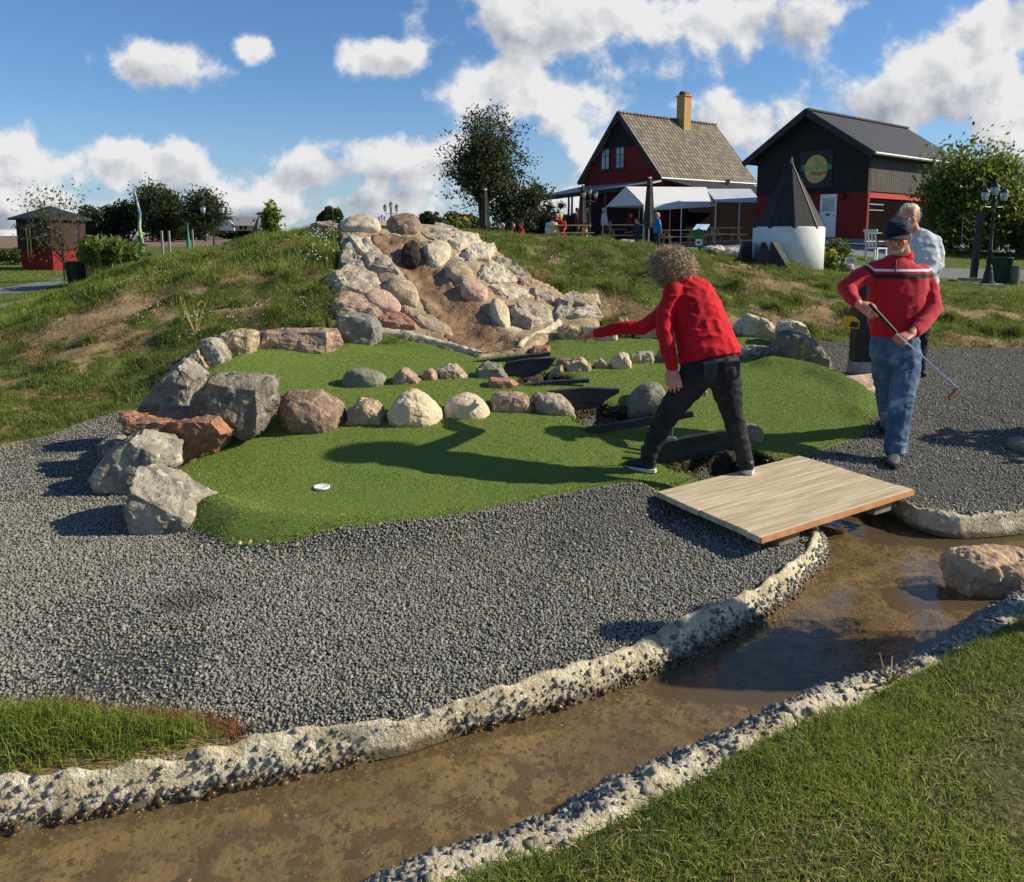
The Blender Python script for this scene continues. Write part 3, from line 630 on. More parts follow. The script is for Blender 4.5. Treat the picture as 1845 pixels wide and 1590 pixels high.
# pebbles set in the kerbs
def kerb_pebbles(K, n, lo, hi, size):
    nr, m, _ = K.shape; a = np.random.rand(n) * (nr - 1.01); b = np.clip(np.random.normal((lo + hi) / 2, (hi - lo) / 3.2, n), 1.5, 11.4)
    i, j = a.astype(int), b.astype(int); f, g = (a - i)[:, None], (b - j)[:, None]
    P = (K[i, j] * (1 - f) + K[i + 1, j] * f) * (1 - g) + (K[i, j + 1] * (1 - f) + K[i + 1, j + 1] * f) * g
    k = in_view(P[:, 0], P[:, 1], .5); return P[k]
PL = kerb_pebbles(KL, 3600, 6.6, 12.4, .02); PR = kerb_pebbles(KR, 7500, 3.2, 12, .02); PF = kerb_pebbles(KF, 3000, 4, 11, .02)
P = np.concatenate([PL, PR, PF])
sz_ = np.random.uniform(.005, .0105, len(P)) * np.random.choice([1, 1, 1.3, 1.9], len(P)); wet_ = P[:, 2] < -.072 + np.random.normal(0, .008, len(P))
stones('kerb_pebbles', P[~wet_], sz_[~wet_], M['pebble'], cube=True)
stones('wet_kerb_pebbles', P[wet_], sz_[wet_], M['stonew'], cube=True)
for p_, _ in POOLS:
    cx_, cy_ = [q.x for q in p_], [q.y for q in p_]; x, y = scatter(500, (min(cx_), max(cx_), min(cy_), max(cy_)), lambda x, y: inside(x, y, p_)); stones('pool_stones', np.stack([x, y, H(x, y) + .01], -1), np.random.uniform(.006, .022, len(x)), M['stonew'], cube=True)
x, y = scatter(500, (-3, 4, 3.6, 9), lambda x, y: inside(x, y, turf_poly) & (np.random.rand(len(x)) < np.exp(-sdist(x, y, turf_poly) / .12)))
stones('scattered_grit', np.stack([x, y, H(x, y) + .036], -1), np.random.uniform(.004, .009, len(x)), M['stone'])
bt = lambda x, y: in_view(x, y) & inside(x, y, bed_poly)
x, y = scatter(22000, (-3, 5.5, 1.2, 5), bt)
stones('stream_bed_stones', np.stack([x, y, bed_h(x, y) + .0], -1), np.random.uniform(.004, .012, len(x)) * np.where(np.random.rand(len(x)) < .03, 2.2, 1), M['stonew'], cube=True)
# ------------------------------------------------------------------ rocks: every one its own mesh, with its own outline, thickness and stone
def ds(c, k=.52):
    if c is None: return None
    g = .3 * c[0] + .55 * c[1] + .15 * c[2]; q = [g + (v - g) * k for v in c]; return (q[0] * 1.12, q[1] * 1.03, q[2] * .84)
def rmat(name, a, b, c=None, s3=12, t3=.6):
    a, b, c = ds(a), ds(b), ds(c)
    return _rmat(name, a, b, c, s3, t3)
def _rmat(name, a, b, c=None, s3=12, t3=.6): return pmat(name, a, b, 7, .9, 1.3, 32, c3=c, s3=s3, t3=t3, spec=.2, detail=8, wear=(150, .56, tuple(x * .5 for x in a)))
RM = dict(pinktan=rmat('orange_tan_stone', S(214, 170, 124), S(180, 138, 98), S(224, 192, 156)),
  grey=rmat('grey_granite', S(164, 160, 152), S(122, 118, 112), S(190, 186, 176)), dark=rmat('dark_granite', S(134, 128, 118), S(98, 94, 88), S(160, 154, 144)),
  blue=rmat('blue_grey_stone', S(136, 142, 146), S(108, 114, 118), S(164, 168, 168), 20, .66), tan=rmat('tan_stone', S(190, 166, 130), S(158, 134, 100), S(210, 188, 156)),
  cream=rmat('cream_stone', S(220, 198, 160), S(198, 172, 132), S(232, 214, 182), 20, .6), pink=rmat('pink_granite', S(184, 148, 130), S(150, 116, 98), S(204, 178, 156)),
  rust=rmat('rusty_stone', S(160, 112, 84), S(98, 72, 60), S(196, 112, 46), 7, .54), brown=rmat('brown_red_granite', S(158, 124, 104), S(118, 90, 74), S(178, 148, 124), 20, .58),
  brick=rmat('red_brick_stone', S(196, 118, 88), S(170, 96, 72), S(208, 150, 120)), green=rmat('greenish_stone', S(140, 146, 130), S(112, 118, 104), S(120, 112, 92)),
  wet=rmat('wet_dark_stone', S(62, 54, 42), S(38, 34, 28), S(84, 70, 50)), ltan=rmat('light_grey_tan_stone', S(206, 194, 170), S(176, 164, 144), S(218, 208, 188)),
  purple=rmat('purple_grey_stone', S(182, 166, 152), S(146, 132, 120), S(200, 186, 170)), rosy=rmat('rosy_stone', S(210, 164, 146), S(190, 140, 122), S(222, 190, 172)))
def rock(name, hull, m, label, cat='rock', group=None, rnd=.0, rough=.05, cuts=4, kind=None, seed=0, parent=None):
    bm = bmesh.new()
    for p in hull: bm.verts.new(p)
    r = bmesh.ops.convex_hull(bm, input=bm.verts); junk = [g for g in r['geom_interior'] if isinstance(g, bmesh.types.BMVert)] + [g for g in r['geom_unused'] if isinstance(g, bmesh.types.BMVert)]
    bmesh.ops.delete(bm, geom=list(set(junk)), context='VERTS')
    bmesh.ops.triangulate(bm, faces=bm.faces)
    co = [v.co.copy() for v in bm.verts]; c = sum(co, Vector()) / len(co); size = max((p - c).length for p in co)
    for k in range(cuts):
        bmesh.ops.subdivide_edges(bm, edges=list(bm.edges), cuts=1, use_grid_fill=True, smooth=0)
        if k == 0 and rnd > 0:
            for _ in range(int(1 + rnd * 3)): bmesh.ops.smooth_vert(bm, verts=bm.verts, factor=.5, use_axis_x=True, use_axis_y=True, use_axis_z=True)
        else: bmesh.ops.smooth_vert(bm, verts=bm.verts, factor=.03 + .42 * rnd, use_axis_x=True, use_axis_y=True, use_axis_z=True)
        # keep outline size while rounding
    co2 = [v.co.copy() for v in bm.verts]; s2 = max((p - c).length for p in co2)
    k = 1 + (size / s2 - 1) * .9
    for v in bm.verts: v.co = c + (v.co - c) * k
    bm.normal_update(); sd_ = Vector((seed * 3.7, seed * 1.3, 0)); f = 1.0 / size
    for v in bm.verts:
        q = v.co * f
        d = mnoise.fractal(q * 1.3 + sd_, 1, 2, 2) * .5 + (mnoise.fractal(q * 3.6 + sd_, .75, 2.1, 6)) * .42 - (1 - abs(mnoise.noise(q * 2.1 + sd_))) ** 6 * .55 * (1 - rnd)
        v.co += v.normal * (d * rough * size * 2)
    o_ = Vector((c.x, c.y, min(v.co.z for v in bm.verts)))
    me = bpy.data.meshes.new(name); bm.to_mesh(me); bm.free()
    ob = finish(name, me, m, parent, None if parent else o_, smooth=rnd > .25)
    if not parent: tag(ob, label, cat, group, kind)
    return ob
rs = [0]
def rock_up(pts, th, mk, label, rnd=0.0, d=None, rough=.05, name='rock', group=None, sink=.04, base=None, lean=0.0):
    """standing rock: outline at its own distance, resting where its foot meets the ground"""
    rs[0] += 1; random.seed(rs[0] * 11)
    yb = max(p[1] for p in pts); xs = [p[0] for p in pts if p[1] > yb - 8]; xb = sum(xs) / len(xs)
    if d is None: d = (hit_fn(xb, yb, H)).y
    dm = d + th * .45; O = [WD(px, py, dm) for px, py in pts]
    c = sum(O, Vector()) / len(O); zb = min(p.z for p in O)
    hull = []
    for p in O:
        hull.append(p + Vector((0, random.uniform(-.12, .12) * th, 0)))
        for s, k in ((-1, random.uniform(.62, .86)), (1, random.uniform(.6, .85))):
            q = c + (p - c) * k; q.y += s * th * .5 * random.uniform(.75, 1.05) + lean * (p.z - c.z); hull.append(q)
        if p.z < zb + .3 * (c.z - zb) + .03:
            for yy_ in (-.3, .3): hull.append(Vector((c.x + (p.x - c.x) * .85, p.y + yy_ * th, p.z - sink - .03)))
    return rock(name, hull, RM[mk], label, rnd=rnd, rough=rough, group=group, seed=rs[0])
def rock_lie(pts, th, mk, label, rnd=0.0, rough=.05, name='rock', group=None, cuts=3):
    """rock bedded in a slope"""
    rs[0] += 1; random.seed(rs[0] * 17)
    Hh = lambda a, b: h_raw(a, b)
    O = [hit_fn(px, py, Hh) for px, py in pts]; O = [p if p.y < 12.6 else WD(a, b, 12.1) for p, (a, b) in zip(O, pts)]; c = sum(O, Vector()) / len(O); e = .15
    O = [c + (p - c) * 1.12 for p in O]; th *= .62
    h = lambda a, b: float(h_raw(np.array([a]), np.array([b]))[0])
    n = Vector((-(h(c.x + e, c.y) - h(c.x - e, c.y)) / (2 * e), -(h(c.x, c.y + e) - h(c.x, c.y - e)) / (2 * e), 1)).normalized()
    c2 = c; hull = []
    tilt = Vector((random.uniform(-.25, .25), random.uniform(-.25, .25), 0))
    for p in O:
        hull.append(p - n * .1); hull.append(p + n * th * random.uniform(.3, .5))
        q = c2 + (p - c2) * random.uniform(.66, .9); q += n * th * (.8 + tilt.dot(p - c2) / .3 * .6); hull.append(q)
    return rock(name, hull, RM[mk], label, rnd=rnd, rough=rough, group=group, seed=rs[0], cuts=cuts)
GL = 'rocks walling the left end of the green'; GF = 'round stones in the front row on the green'; GB = 'stones in the back row on the green'; GR = 'rocks bedded in the rockery slope'; GX = 'rocks along the back edge of the green'
U = rock_up
U([(181, 800), (190, 790), (215, 783), (232, 790), (230, 815), (187, 826)], .25, 'grey', 'small grey rock half hidden behind the big pinkish grey boulder at the far left', group=GL)
U([(207, 747), (241, 742), (290, 739), (323, 737), (371, 737), (414, 742), (438, 768), (433, 788), (401, 793), (371, 807), (342, 817), (326, 810), (290, 790), (232, 778)], .5, 'rust', 'flat rust orange and brown slab lying across the left rock wall', group=GL, rough=.06, sink=.06, d=5.15)
U([(251, 742), (261, 719), (306, 671), (329, 645), (342, 641), (376, 674), (349, 706), (329, 738), (300, 745)], .35, 'grey', 'long grey rock leaning diagonally uphill behind the rust orange slab', group=GL, d=5.75, sink=.15)
U([(345, 737), (358, 710), (381, 672), (420, 672), (462, 672), (501, 680), (501, 706), (498, 742), (472, 764), (446, 766), (430, 752), (388, 742)], .42, 'dark', 'big dark grey square block between the rust slab and the round brown boulder', group=GL, rough=.045, d=5.3)
U([(267, 767), (306, 788), (326, 797), (326, 830), (310, 856), (290, 862), (256, 880), (245, 892), (212, 885), (186, 872), (181, 846), (193, 820), (225, 788)], .5, 'grey', 'large pinkish grey boulder standing between the rust slab and the foremost pointed boulder', group=GL)
U([(256, 838), (267, 846), (316, 862), (355, 888), (388, 918), (368, 934), (319, 962), (267, 960), (254, 950), (245, 905), (248, 872)], .5, 'grey', 'foremost pointed light grey boulder at the left front corner of the green', group=GL)
U([(340, 638), (362, 625), (384, 661), (375, 669), (355, 662)], .25, 'tan', 'narrow tan rock wedged between the leaning grey rock and its grey neighbour', group=GL, sink=.15)
U([(362, 614), (388, 607), (407, 632), (420, 645), (397, 659), (384, 662), (371, 640)], .3, 'grey', 'grey angular rock left of the tan block at the back left of the green', group=GL, sink=.15)
U([(384, 604), (430, 591), (466, 597), (461, 635), (436, 646), (420, 644), (407, 628)], .4, 'tan', 'yellowish tan block left of the long low pinkish block', group=GL)
U([(466, 596), (518, 589), (609, 591), (618, 622), (605, 635), (459, 636), (460, 615)], .4, 'pink', 'long low pinkish tan block along the back edge of the green', group=GL)
U([(603, 569), (625, 561), (676, 571), (688, 585), (690, 614), (679, 626), (640, 624), (619, 616)], .45, 'blue', 'square blue grey boulder at the left foot of the rockery', group=GL, rough=.035)
# front row
U([(498, 742), (505, 716), (544, 701), (592, 710), (622, 742), (615, 765), (580, 786), (544, 781), (514, 765)], .42, 'brown', 'large round brownish red boulder, leftmost of the front row', rnd=.7, group=GF)
U([(621, 768), (624, 743), (649, 716), (662, 719), (683, 724), (695, 743), (695, 761), (676, 771), (638, 772)], .3, 'tan', 'craggy tan stone between the brown red boulder and the cream stone', rough=.08, group=GF)
U([(701, 747), (718, 719), (742, 706), (766, 716), (796, 740), (794, 759), (763, 772), (732, 769), (711, 761)], .35, 'cream', 'cream coloured peaked round stone, third of the front row', rnd=.5, group=GF)
U([(801, 743), (806, 723), (832, 709), (857, 712), (884, 736), (883, 749), (853, 756), (815, 759), (803, 754)], .32, 'cream', 'smooth yellowish dome shaped stone, fourth of the front row', rnd=.9, rough=.02, group=GF)
U([(884, 730), (886, 709), (919, 707), (947, 712), (962, 730), (961, 743), (930, 749), (888, 746)], .3, 'pink', 'blocky pinkish stone right of the smooth yellowish stone', rnd=.2, group=GF)
U([(957, 714), (968, 708), (981, 711), (985, 720), (965, 724)], .15, 'brick', 'small reddish stone tucked behind the last stones of the front row', group=GF, d=6.0)
U([(962, 719), (985, 710), (1013, 714), (1030, 736), (1034, 750), (1009, 754), (971, 746)], .3, 'purple', 'purplish grey stone at the right end of the front row beside the pool', rnd=.4, group=GF)
# back row
U([(621, 684), (628, 669), (652, 665), (687, 674), (701, 690), (683, 700), (638, 702), (624, 697)], .3, 'green', 'smooth grey oval stone, leftmost of the back row', rnd=.9, rough=.025, group=GB)
U([(701, 688), (727, 660), (742, 668), (760, 684), (759, 695), (721, 698), (704, 693)], .28, 'pink', 'angular pinkish stone with a ridge, second of the back row', group=GB)
U([(760, 674), (773, 663), (789, 671), (789, 686), (773, 690), (761, 686)], .18, 'pink', 'small roundish pink tan stone, smallest of the back row', rnd=.5, group=GB)
U([(789, 664), (808, 655), (822, 658), (849, 678), (843, 686), (815, 688), (791, 684)], .28, 'tan', 'wide tan stone left of the grey green stone in the back row', group=GB)
U([(853, 686), (857, 660), (877, 651), (902, 658), (917, 681), (915, 688)], .3, 'green', 'grey green stone in front of the second black board', group=GB)
U([(878, 691), (883, 681), (923, 683), (936, 693), (905, 705), (880, 701)], .2, 'brick', 'flat reddish brick like stone below the grey green stone', rough=.02, group=GB)
U([(982, 683), (992, 669), (1011, 656), (1018, 664), (1018, 683), (985, 685)], .2, 'tan', 'pointed tan stone right of the second black board', group=GB)
U([(1002, 651), (1009, 646), (1030, 646), (1026, 656)], .12, 'brick', 'thin purplish red slab behind the pointed tan stone', rough=.02, group=GB, d=7.6)
U([(1018, 653), (1047, 642), (1065, 657), (1065, 669), (1030, 674), (1018, 667)], .25, 'tan', 'blocky light tan stone between the pointed stone and a small one', group=GB)
U([(1067, 651), (1082, 644), (1101, 662), (1100, 669), (1075, 666)], .18, 'tan', 'small low stone between two light tan stones right of the boards', group=GB)
U([(1098, 653), (1115, 637), (1131, 639), (1136, 660), (1120, 669), (1103, 665)], .22, 'cream', 'light cream stone left of the pinkish grey slab in the back row', rnd=.3, group=GB)
U([(1132, 642), (1150, 634), (1176, 632), (1179, 650), (1158, 660), (1140, 656)], .22, 'purple', 'flat topped pinkish grey stone near the bending person left knee', group=GB)
U([(1181, 643), (1193, 628), (1215, 632), (1225, 648), (1215, 656), (1185, 654)], .25, 'dark', 'grey brown stone just behind the bending person hand', group=GB, rnd=.3)
U([(954, 634), (961, 623), (992, 622), (992, 638), (960, 641)], .2, 'brick', 'orange brick like block at the lower end of the rockery kerb', rough=.015)
U([(1120, 736), (1141, 709), (1165, 696), (1183, 692), (1200, 705), (1192, 722), (1172, 743), (1141, 748)], .35, 'green', 'smooth greenish grey boulder beside the middle pool', rnd=.8, rough=.025)
U([(1143, 738), (1150, 727), (1200, 720), (1200, 735), (1150, 752)], .18, 'pink', 'pinkish slab lying in front of the greenish boulder', rough=.02)
U([(1253, 706), (1265, 697), (1273, 702), (1274, 716), (1262, 720)], .14, 'tan', 'small tan stone seen between the legs of the bending person')
U([(1072, 750), (1080, 735), (1110, 730), (1135, 738), (1140, 750), (1110, 762), (1080, 760)], .3, 'wet', 'dark wet rock in the middle pool')
U([(1345, 768), (1355, 765), (1368, 768), (1374, 780), (1366, 797), (1350, 803), (1342, 796)], .25, 'pink', 'pinkish stone at the right end of the lowest black board')
U([(1285, 845), (1288, 825), (1310, 815), (1335, 822), (1342, 840), (1335, 852), (1300, 856)], .3, 'wet', 'dark wet rock in the lowest pool beside the wooden platform', d=5.05)
# back edge right
U([(1003, 590), (1025, 584), (1046, 590), (1048, 612), (1020, 616), (1004, 606)], .25, 'tan', 'greyish tan rock at the right foot of the rockery kerb', group=GX)
U([(1046, 585), (1075, 583), (1076, 610), (1055, 618)], .25, 'ltan', 'light rock behind the pointing hand', group=GX, d=8.9)
U([(1072, 614), (1089, 601), (1112, 597), (1116, 617), (1087, 618)], .22, 'cream', 'low cream rock below the pointing red sleeve', group=GX)
U([(1112, 570), (1128, 570), (1139, 589), (1138, 614), (1115, 615)], .3, 'pink', 'upright brown pink rock behind the elbow of the pointing arm', group=GX, d=9.0)
U([(1139, 580), (1183, 578), (1189, 600), (1187, 615), (1143, 617)], .35, 'tan', 'square dark tan rock left of the bending person sweater', group=GX, d=8.9)
U([(1192, 590), (1222, 584), (1240, 600), (1232, 616), (1195, 616)], .3, 'tan', 'tan rock hidden behind the bending person', group=GX)
U([(1322, 588), (1344, 565), (1370, 569), (1395, 583), (1402, 600), (1387, 611), (1330, 611)], .45, 'ltan', 'large light tan boulder right of the bending person sweater', group=GX)
U([(1337, 628), (1356, 622), (1390, 625), (1391, 638), (1336, 637)], .25, 'grey', 'flat grey stone on the turf below the large light tan boulder', group=GX, d=7.9)
U([(1398, 595), (1405, 580), (1425, 575), (1450, 585), (1460, 605), (1425, 612)], .35, 'ltan', 'pale boulder behind the dark boulder at the back right of the green', group=GX, d=8.6)
U([(1392, 650), (1391, 612), (1398, 598), (1430, 597), (1465, 610), (1488, 640), (1490, 662), (1440, 660)], .5, 'dark', 'big dark brown grey boulder at the back right corner of the green', group=GX, d=7.6, rnd=.3)
# in the stream
U([(1708, 1030), (1709, 1010), (1722, 997), (1760, 992), (1800, 994), (1850, 993), (1895, 1004), (1900, 1045), (1850, 1060), (1760, 1058), (1714, 1046)], .26, 'pinktan', 'flat topped orange pink boulder lying in the stream at the right edge', d=3.55, sink=.08)
U([(1824, 800), (1835, 794), (1880, 790), (1920, 800), (1920, 822), (1830, 815)], .35, 'grey', 'flat grey rock on the gravel at the right edge of the picture')
# rockery
def zt(l): return [(550 + a / 3.181, 390 + b / 3.181) for a, b in l]
casc = Hl(zt([(380, 125), (500, 112), (640, 150), (690, 205), (700, 300), (820, 330), (850, 400), (930, 470), (1000, 520), (1060, 575), (1080, 660), (1180, 700), (1240, 715), (1210, 800), (1000, 815), (900, 790), (790, 720), (800, 670), (700, 590), (610, 430), (560, 360), (500, 330), (430, 230), (370, 165)]))
tagm = pmat('rockery_mortar', S(176, 154, 120), S(146, 124, 92), 5, .95, 1.0, 40, c3=S(190, 174, 146), s3=12, t3=.58)
sheet('rockery_bed', rock_bed_poly, .05, tagm, lambda x, y: h_raw(x, y) + .05 + .04 * nz(x, y, 2.5, 3, 4) - .14 * sstep(sdist(x, y, casc) / .12), .0, .12)
cm = pmat('wet_cascade_soil', S(156, 126, 90), S(122, 94, 64), 3, .45, 1.0, 34, c3=S(146, 114, 78), s3=22, t3=.62, spec=.5)
def casc_h(x, y): return h_raw(x, y) + .05 + .035 * nz(x, y, 5, 3, 5) + .02 * nz(x, y, 16, 5, 3) - .06 * sstep(sdist(x, y, casc) / .3)
sheet('cascade', casc, .03, cm, casc_h, .0, .05)
L = lambda pts, th, mk, lab, rnd=.0, rough=.05: rock_lie(zt(pts), th, mk, lab, rnd, rough, group=GR)
L([(215, 75), (270, 40), (340, 38), (410, 85), (415, 110), (230, 105)], .3, 'ltan', 'wide grey tan boulder at the top left of the rockery', .3)
L([(475, 75), (520, 45), (620, 50), (655, 90), (650, 118), (560, 118), (490, 95)], .36, 'brown', 'pinkish brown boulder on the crest right above the cascade', .3)
L([(420, 105), (470, 92), (550, 110), (540, 128), (430, 125)], .12, 'tan', 'low tan stone at the head of the cascade')
L([(40, 65), (150, 55), (210, 85), (200, 105), (60, 90)], .2, 'tan', 'leftmost yellowish rock on the crest among white flowers')
L([(665, 100), (740, 80), (860, 98), (890, 135), (780, 162), (690, 135)], .24, 'purple', 'broad purplish grey boulder at the top right of the rockery')
L([(230, 112), (380, 112), (370, 160), (260, 135)], .1, 'ltan', 'flat pale slab below the top left boulder')
L([(250, 145), (350, 160), (430, 230), (440, 248), (330, 238), (290, 195)], .2, 'ltan', 'long grey slab sloping down along the upper left side of the cascade')
L([(200, 235), (260, 195), (330, 290), (330, 330), (210, 305)], .25, 'grey', 'triangular grey tan rock at the upper left edge of the rockery')
L([(345, 275), (370, 240), (440, 248), (550, 350), (540, 370), (400, 340), (350, 305)], .28, 'purple', 'pinkish grey block with a straight edge overhanging the cascade')
L([(150, 370), (230, 318), (330, 322), (430, 390), (440, 440), (340, 480), (210, 452), (160, 412)], .24, 'purple', 'largest flat pinkish grey rock at the left side of the rockery')
L([(420, 372), (500, 352), (540, 390), (480, 420), (430, 402)], .18, 'brown', 'small brown rock between the largest flat rock and the cascade', .3)
L([(460, 435), (540, 398), (610, 430), (650, 510), (600, 530), (490, 482)], .3, 'tan', 'rounded dark tan boulder at the left bank in the middle of the cascade', .8, .03)
L([(345, 500), (400, 458), (470, 482), (540, 540), (520, 565), (410, 555)], .24, 'rosy', 'rosy pink stone left of the cascade above the tan stones', .6, .03)
L([(160, 512), (240, 462), (330, 490), (430, 570), (400, 592), (200, 558)], .22, 'pink', 'reddish tan rock above the blue grey boulder')
L([(425, 600), (450, 572), (540, 570), (640, 660), (630, 680), (520, 670), (440, 642)], .2, 'brick', 'orange pink and dark sided block low on the left of the cascade')
L([(550, 542), (640, 562), (800, 640), (820, 682), (720, 692), (620, 620)], .16, 'tan', 'long sandy rock at the lower left bank of the cascade', .4)
L([(560, 255), (570, 215), (620, 188), (655, 240), (640, 290), (590, 282)], .28, 'wet', 'dark wet boulder standing inside the upper cascade', .4)
L([(690, 232), (720, 185), (800, 182), (830, 222), (800, 280), (730, 300)], .24, 'ltan', 'whitish grey boulder on the upper right bank of the cascade', .5)
L([(600, 133), (690, 122), (740, 160), (700, 200), (630, 162)], .1, 'green', 'flat greenish grey slab right of the cascade head')
L([(810, 175), (900, 132), (980, 135), (995, 182), (880, 212), (830, 192)], .26, 'ltan', 'grey tan block below the broad purplish boulder')
L([(900, 242), (960, 195), (1070, 178), (1085, 215), (1040, 270), (940, 270)], .28, 'ltan', 'angular light block at the upper right edge of the rockery')
L([(780, 292), (840, 262), (900, 276), (880, 296), (800, 312)], .12, 'dark', 'small dark flat stone in the middle of the right side')
L([(810, 335), (860, 303), (930, 330), (960, 390), (910, 405), (840, 382)], .26, 'tan', 'orange tan rounded stone at the right bank halfway down', .6, .03)
L([(900, 302), (950, 300), (1010, 332), (1000, 352), (940, 350)], .12, 'green', 'small grey slab right of the orange tan stone')
L([(1000, 332), (1050, 298), (1110, 312), (1220, 390), (1100, 400), (1000, 388)], .24, 'ltan', 'light sloping rock right of the small grey slab')
L([(1080, 252), (1130, 242), (1190, 310), (1270, 362), (1265, 388), (1210, 370), (1100, 292)], .2, 'purple', 'narrow purplish rock along the right edge of the rockery')
L([(1225, 390), (1260, 348), (1300, 380), (1300, 410), (1230, 406)], .18, 'pink', 'small brown rock at the grass edge right of the rockery')
L([(895, 432), (960, 412), (1030, 460), (1010, 496), (930, 482)], .24, 'rosy', 'round rosy pink stone on the right bank of the cascade', .8, .03)
L([(1050, 422), (1140, 412), (1290, 442), (1290, 500), (1160, 492)], .14, 'ltan', 'large pale flat rock in the right part of the rockery')
L([(1295, 442), (1380, 432), (1420, 490), (1410, 520), (1320, 512)], .2, 'purple', 'purplish grey rock left of the grey blocks near the grass')
L([(1440, 522), (1530, 450), (1575, 478), (1540, 530), (1500, 552)], .24, 'grey', 'pointed light grey rock at the right end of the rockery')
L([(1530, 532), (1580, 485), (1675, 482), (1680, 530), (1600, 550)], .24, 'tan', 'square tan grey block at the far right end of the rockery')
L([(1415, 592), (1450, 535), (1500, 542), (1510, 590), (1450, 607)], .2, 'grey', 'grey rock under the pointed light grey rock')
L([(1510, 597), (1560, 552), (1670, 547), (1700, 595), (1600, 612)], .2, 'ltan', 'flat light grey block under the square tan grey block')
L([(1160, 582), (1200, 535), (1330, 537), (1400, 572), (1405, 620), (1290, 670), (1190, 632)], .3, 'purple', 'largest purple grey boulder at the lower right of the rockery')
L([(1050, 542), (1100, 522), (1165, 600), (1160, 650), (1110, 660), (1080, 602)], .28, 'cream', 'smooth cream boulder on the lower right bank of the cascade', .9, .02)
L([(1110, 672), (1190, 642), (1270, 682), (1200, 702)], .1, 'ltan', 'flat pale stone below the smooth cream boulder')
L([(330, 240), (345, 265), (350, 300), (335, 290), (290, 240)], .12, 'tan', 'thin tan stone between the triangular rock and the straight edged block')
L([(850, 235), (890, 225), (930, 262), (900, 275), (850, 258)], .12, 'ltan', 'small pale stone above the small dark flat stone')
L([(700, 610), (560, 520), (600, 535), (680, 575)], .1, 'tan', 'small sandy stone below the rounded dark tan boulder')
_cx = [p[0] for p in casc]; _cy = [p[1] for p in casc]
x, y = scatter(1500, (min(_cx), max(_cx), min(_cy), max(_cy)), lambda x, y: sdist(x, y, casc) > .02)
stones('cascade_pebbles', np.stack([x, y, casc_h(x, y)], -1), np.random.uniform(.004, .012, len(x)), M['stonew'], cube=True)
# small kerb walls at the foot of the cascade
def small_kerb(pts, w, hgt, label):
    P = resample(smooth_line([hit_fn(a, b, h_raw) for a, b in pts], 1), .03); V = []; m = 9
    for i, p in enumerate(P):
        t = (P[min(i + 1, len(P) - 1)] - P[max(i - 1, 0)]); t.z = 0; t.normalize(); s = Vector((t.y, -t.x, 0))
        for k in range(m):
            a = math.pi * k / (m - 1); q = p + s * (math.cos(a) * w / 2) + Vector((0, 0, math.sin(a) * hgt - .03 + .02))
            q += Vector((0, 0, 1)) * (mnoise.fractal(q * 14, 1, 2, 4) * .02) * math.sin(a); V.append(q)
    T = [(a * m + k, a * m + k + 1, (a + 1) * m + k + 1, (a + 1) * m + k) for a in range(len(P) - 1) for k in range(m - 1)]
    me = npmesh('concrete_edging', V, T); bm = bmesh.new(); bm.from_mesh(me); bmesh.ops.recalc_face_normals(bm, faces=bm.faces); bm.to_mesh(me); bm.free()
    tag(finish('concrete_edging', me, M['kerb'], smooth=True), label, 'edging')
small_kerb([(686, 600), (720, 606), (760, 614), (800, 625), (840, 636), (866, 646)], .11, .08, 'rough white concrete edging left of the cascade foot')
small_kerb([(1006, 587), (985, 602), (962, 612), (942, 622), (936, 636)], .11, .09, 'rough white concrete edging right of the cascade foot')
# ------------------------------------------------------------------ black boards spanning the channel
def board(pts, th, con, label, dn=.0):
    d = hit_fn(con[0], con[1], h_raw).y; O = [WD(px, py, d) for px, py in pts]; cz_ = sum(p.z for p in O) / len(O)
    O = [p - Vector((0, 0, dn)) if p.z < cz_ else p for p in O]
    o = MB().prism(O, (0, th, 0)).build('channel_board', M['black'], bevel=.004, origin=(O[0].x, O[0].y, min(p.z for p in O)))
    tag(o, label, 'board', 'black stained boards across the channel')
board([(850, 655), (850, 652), (905, 645), (992, 635), (992, 642), (910, 653), (852, 659)], .05, (920, 657), 'topmost thin black board across the channel below the cascade')
board([(912, 654), (950, 647), (1003, 645), (990, 664), (962, 678), (925, 684), (905, 670)], .05, (930, 684), 'second black board with a tapered right end behind the back row stones')
board([(910, 699), (985, 688), (1062, 683), (1063, 690), (985, 696), (912, 704)], .06, (985, 700), 'thin low black board right of the flat reddish stone')
board([(985, 706), (1055, 699), (1117, 701), (1116, 708), (1095, 720), (1075, 735), (1035, 741), (1028, 725)], .05, (1050, 745), 'wide black board with a cut away right end above the middle pool')
board([(1055, 773), (1180, 752), (1250, 744), (1250, 752), (1180, 766), (1057, 784)], .06, (1060, 786), 'long low black board passing behind the bending person left leg')
board([(1156, 806), (1190, 799), (1240, 788), (1300, 778), (1348, 775), (1348, 792), (1310, 810), (1270, 824), (1205, 836), (1158, 834)], .05, (1200, 842), 'lowest and largest black board between the bending person feet')
# golf hole
hc = hit(580, 885); t = thing('golf_hole', 'white rimmed golf hole in the lower green', 'golf hole', hc)
MB().lathe(hc, [(.050, .020), (.050, .031), (.046, .032), (.044, .0305), (.0, .030)], 28).build('cup_rim', M['cup'], t, smooth=True)
for i, (px, py) in enumerate(((432, 988), (452, 986), (482, 986), (536, 990))):
    p = hit(px, py); rock('pebble', [p + Vector((random.uniform(-1, 1) * .011, random.uniform(-1, 1) * .011, random.uniform(.015, .04))) for _ in range(14)], RM['ltan'], ('leftmost tiny pebble on the front edge of the turf', 'second tiny pebble from the left on the front edge of the turf', 'third tiny pebble from the left on the front edge of the turf', 'rightmost tiny pebble on the front edge of the turf')[i], 'pebble', 'pebbles strewn on the front turf edge', cuts=1)
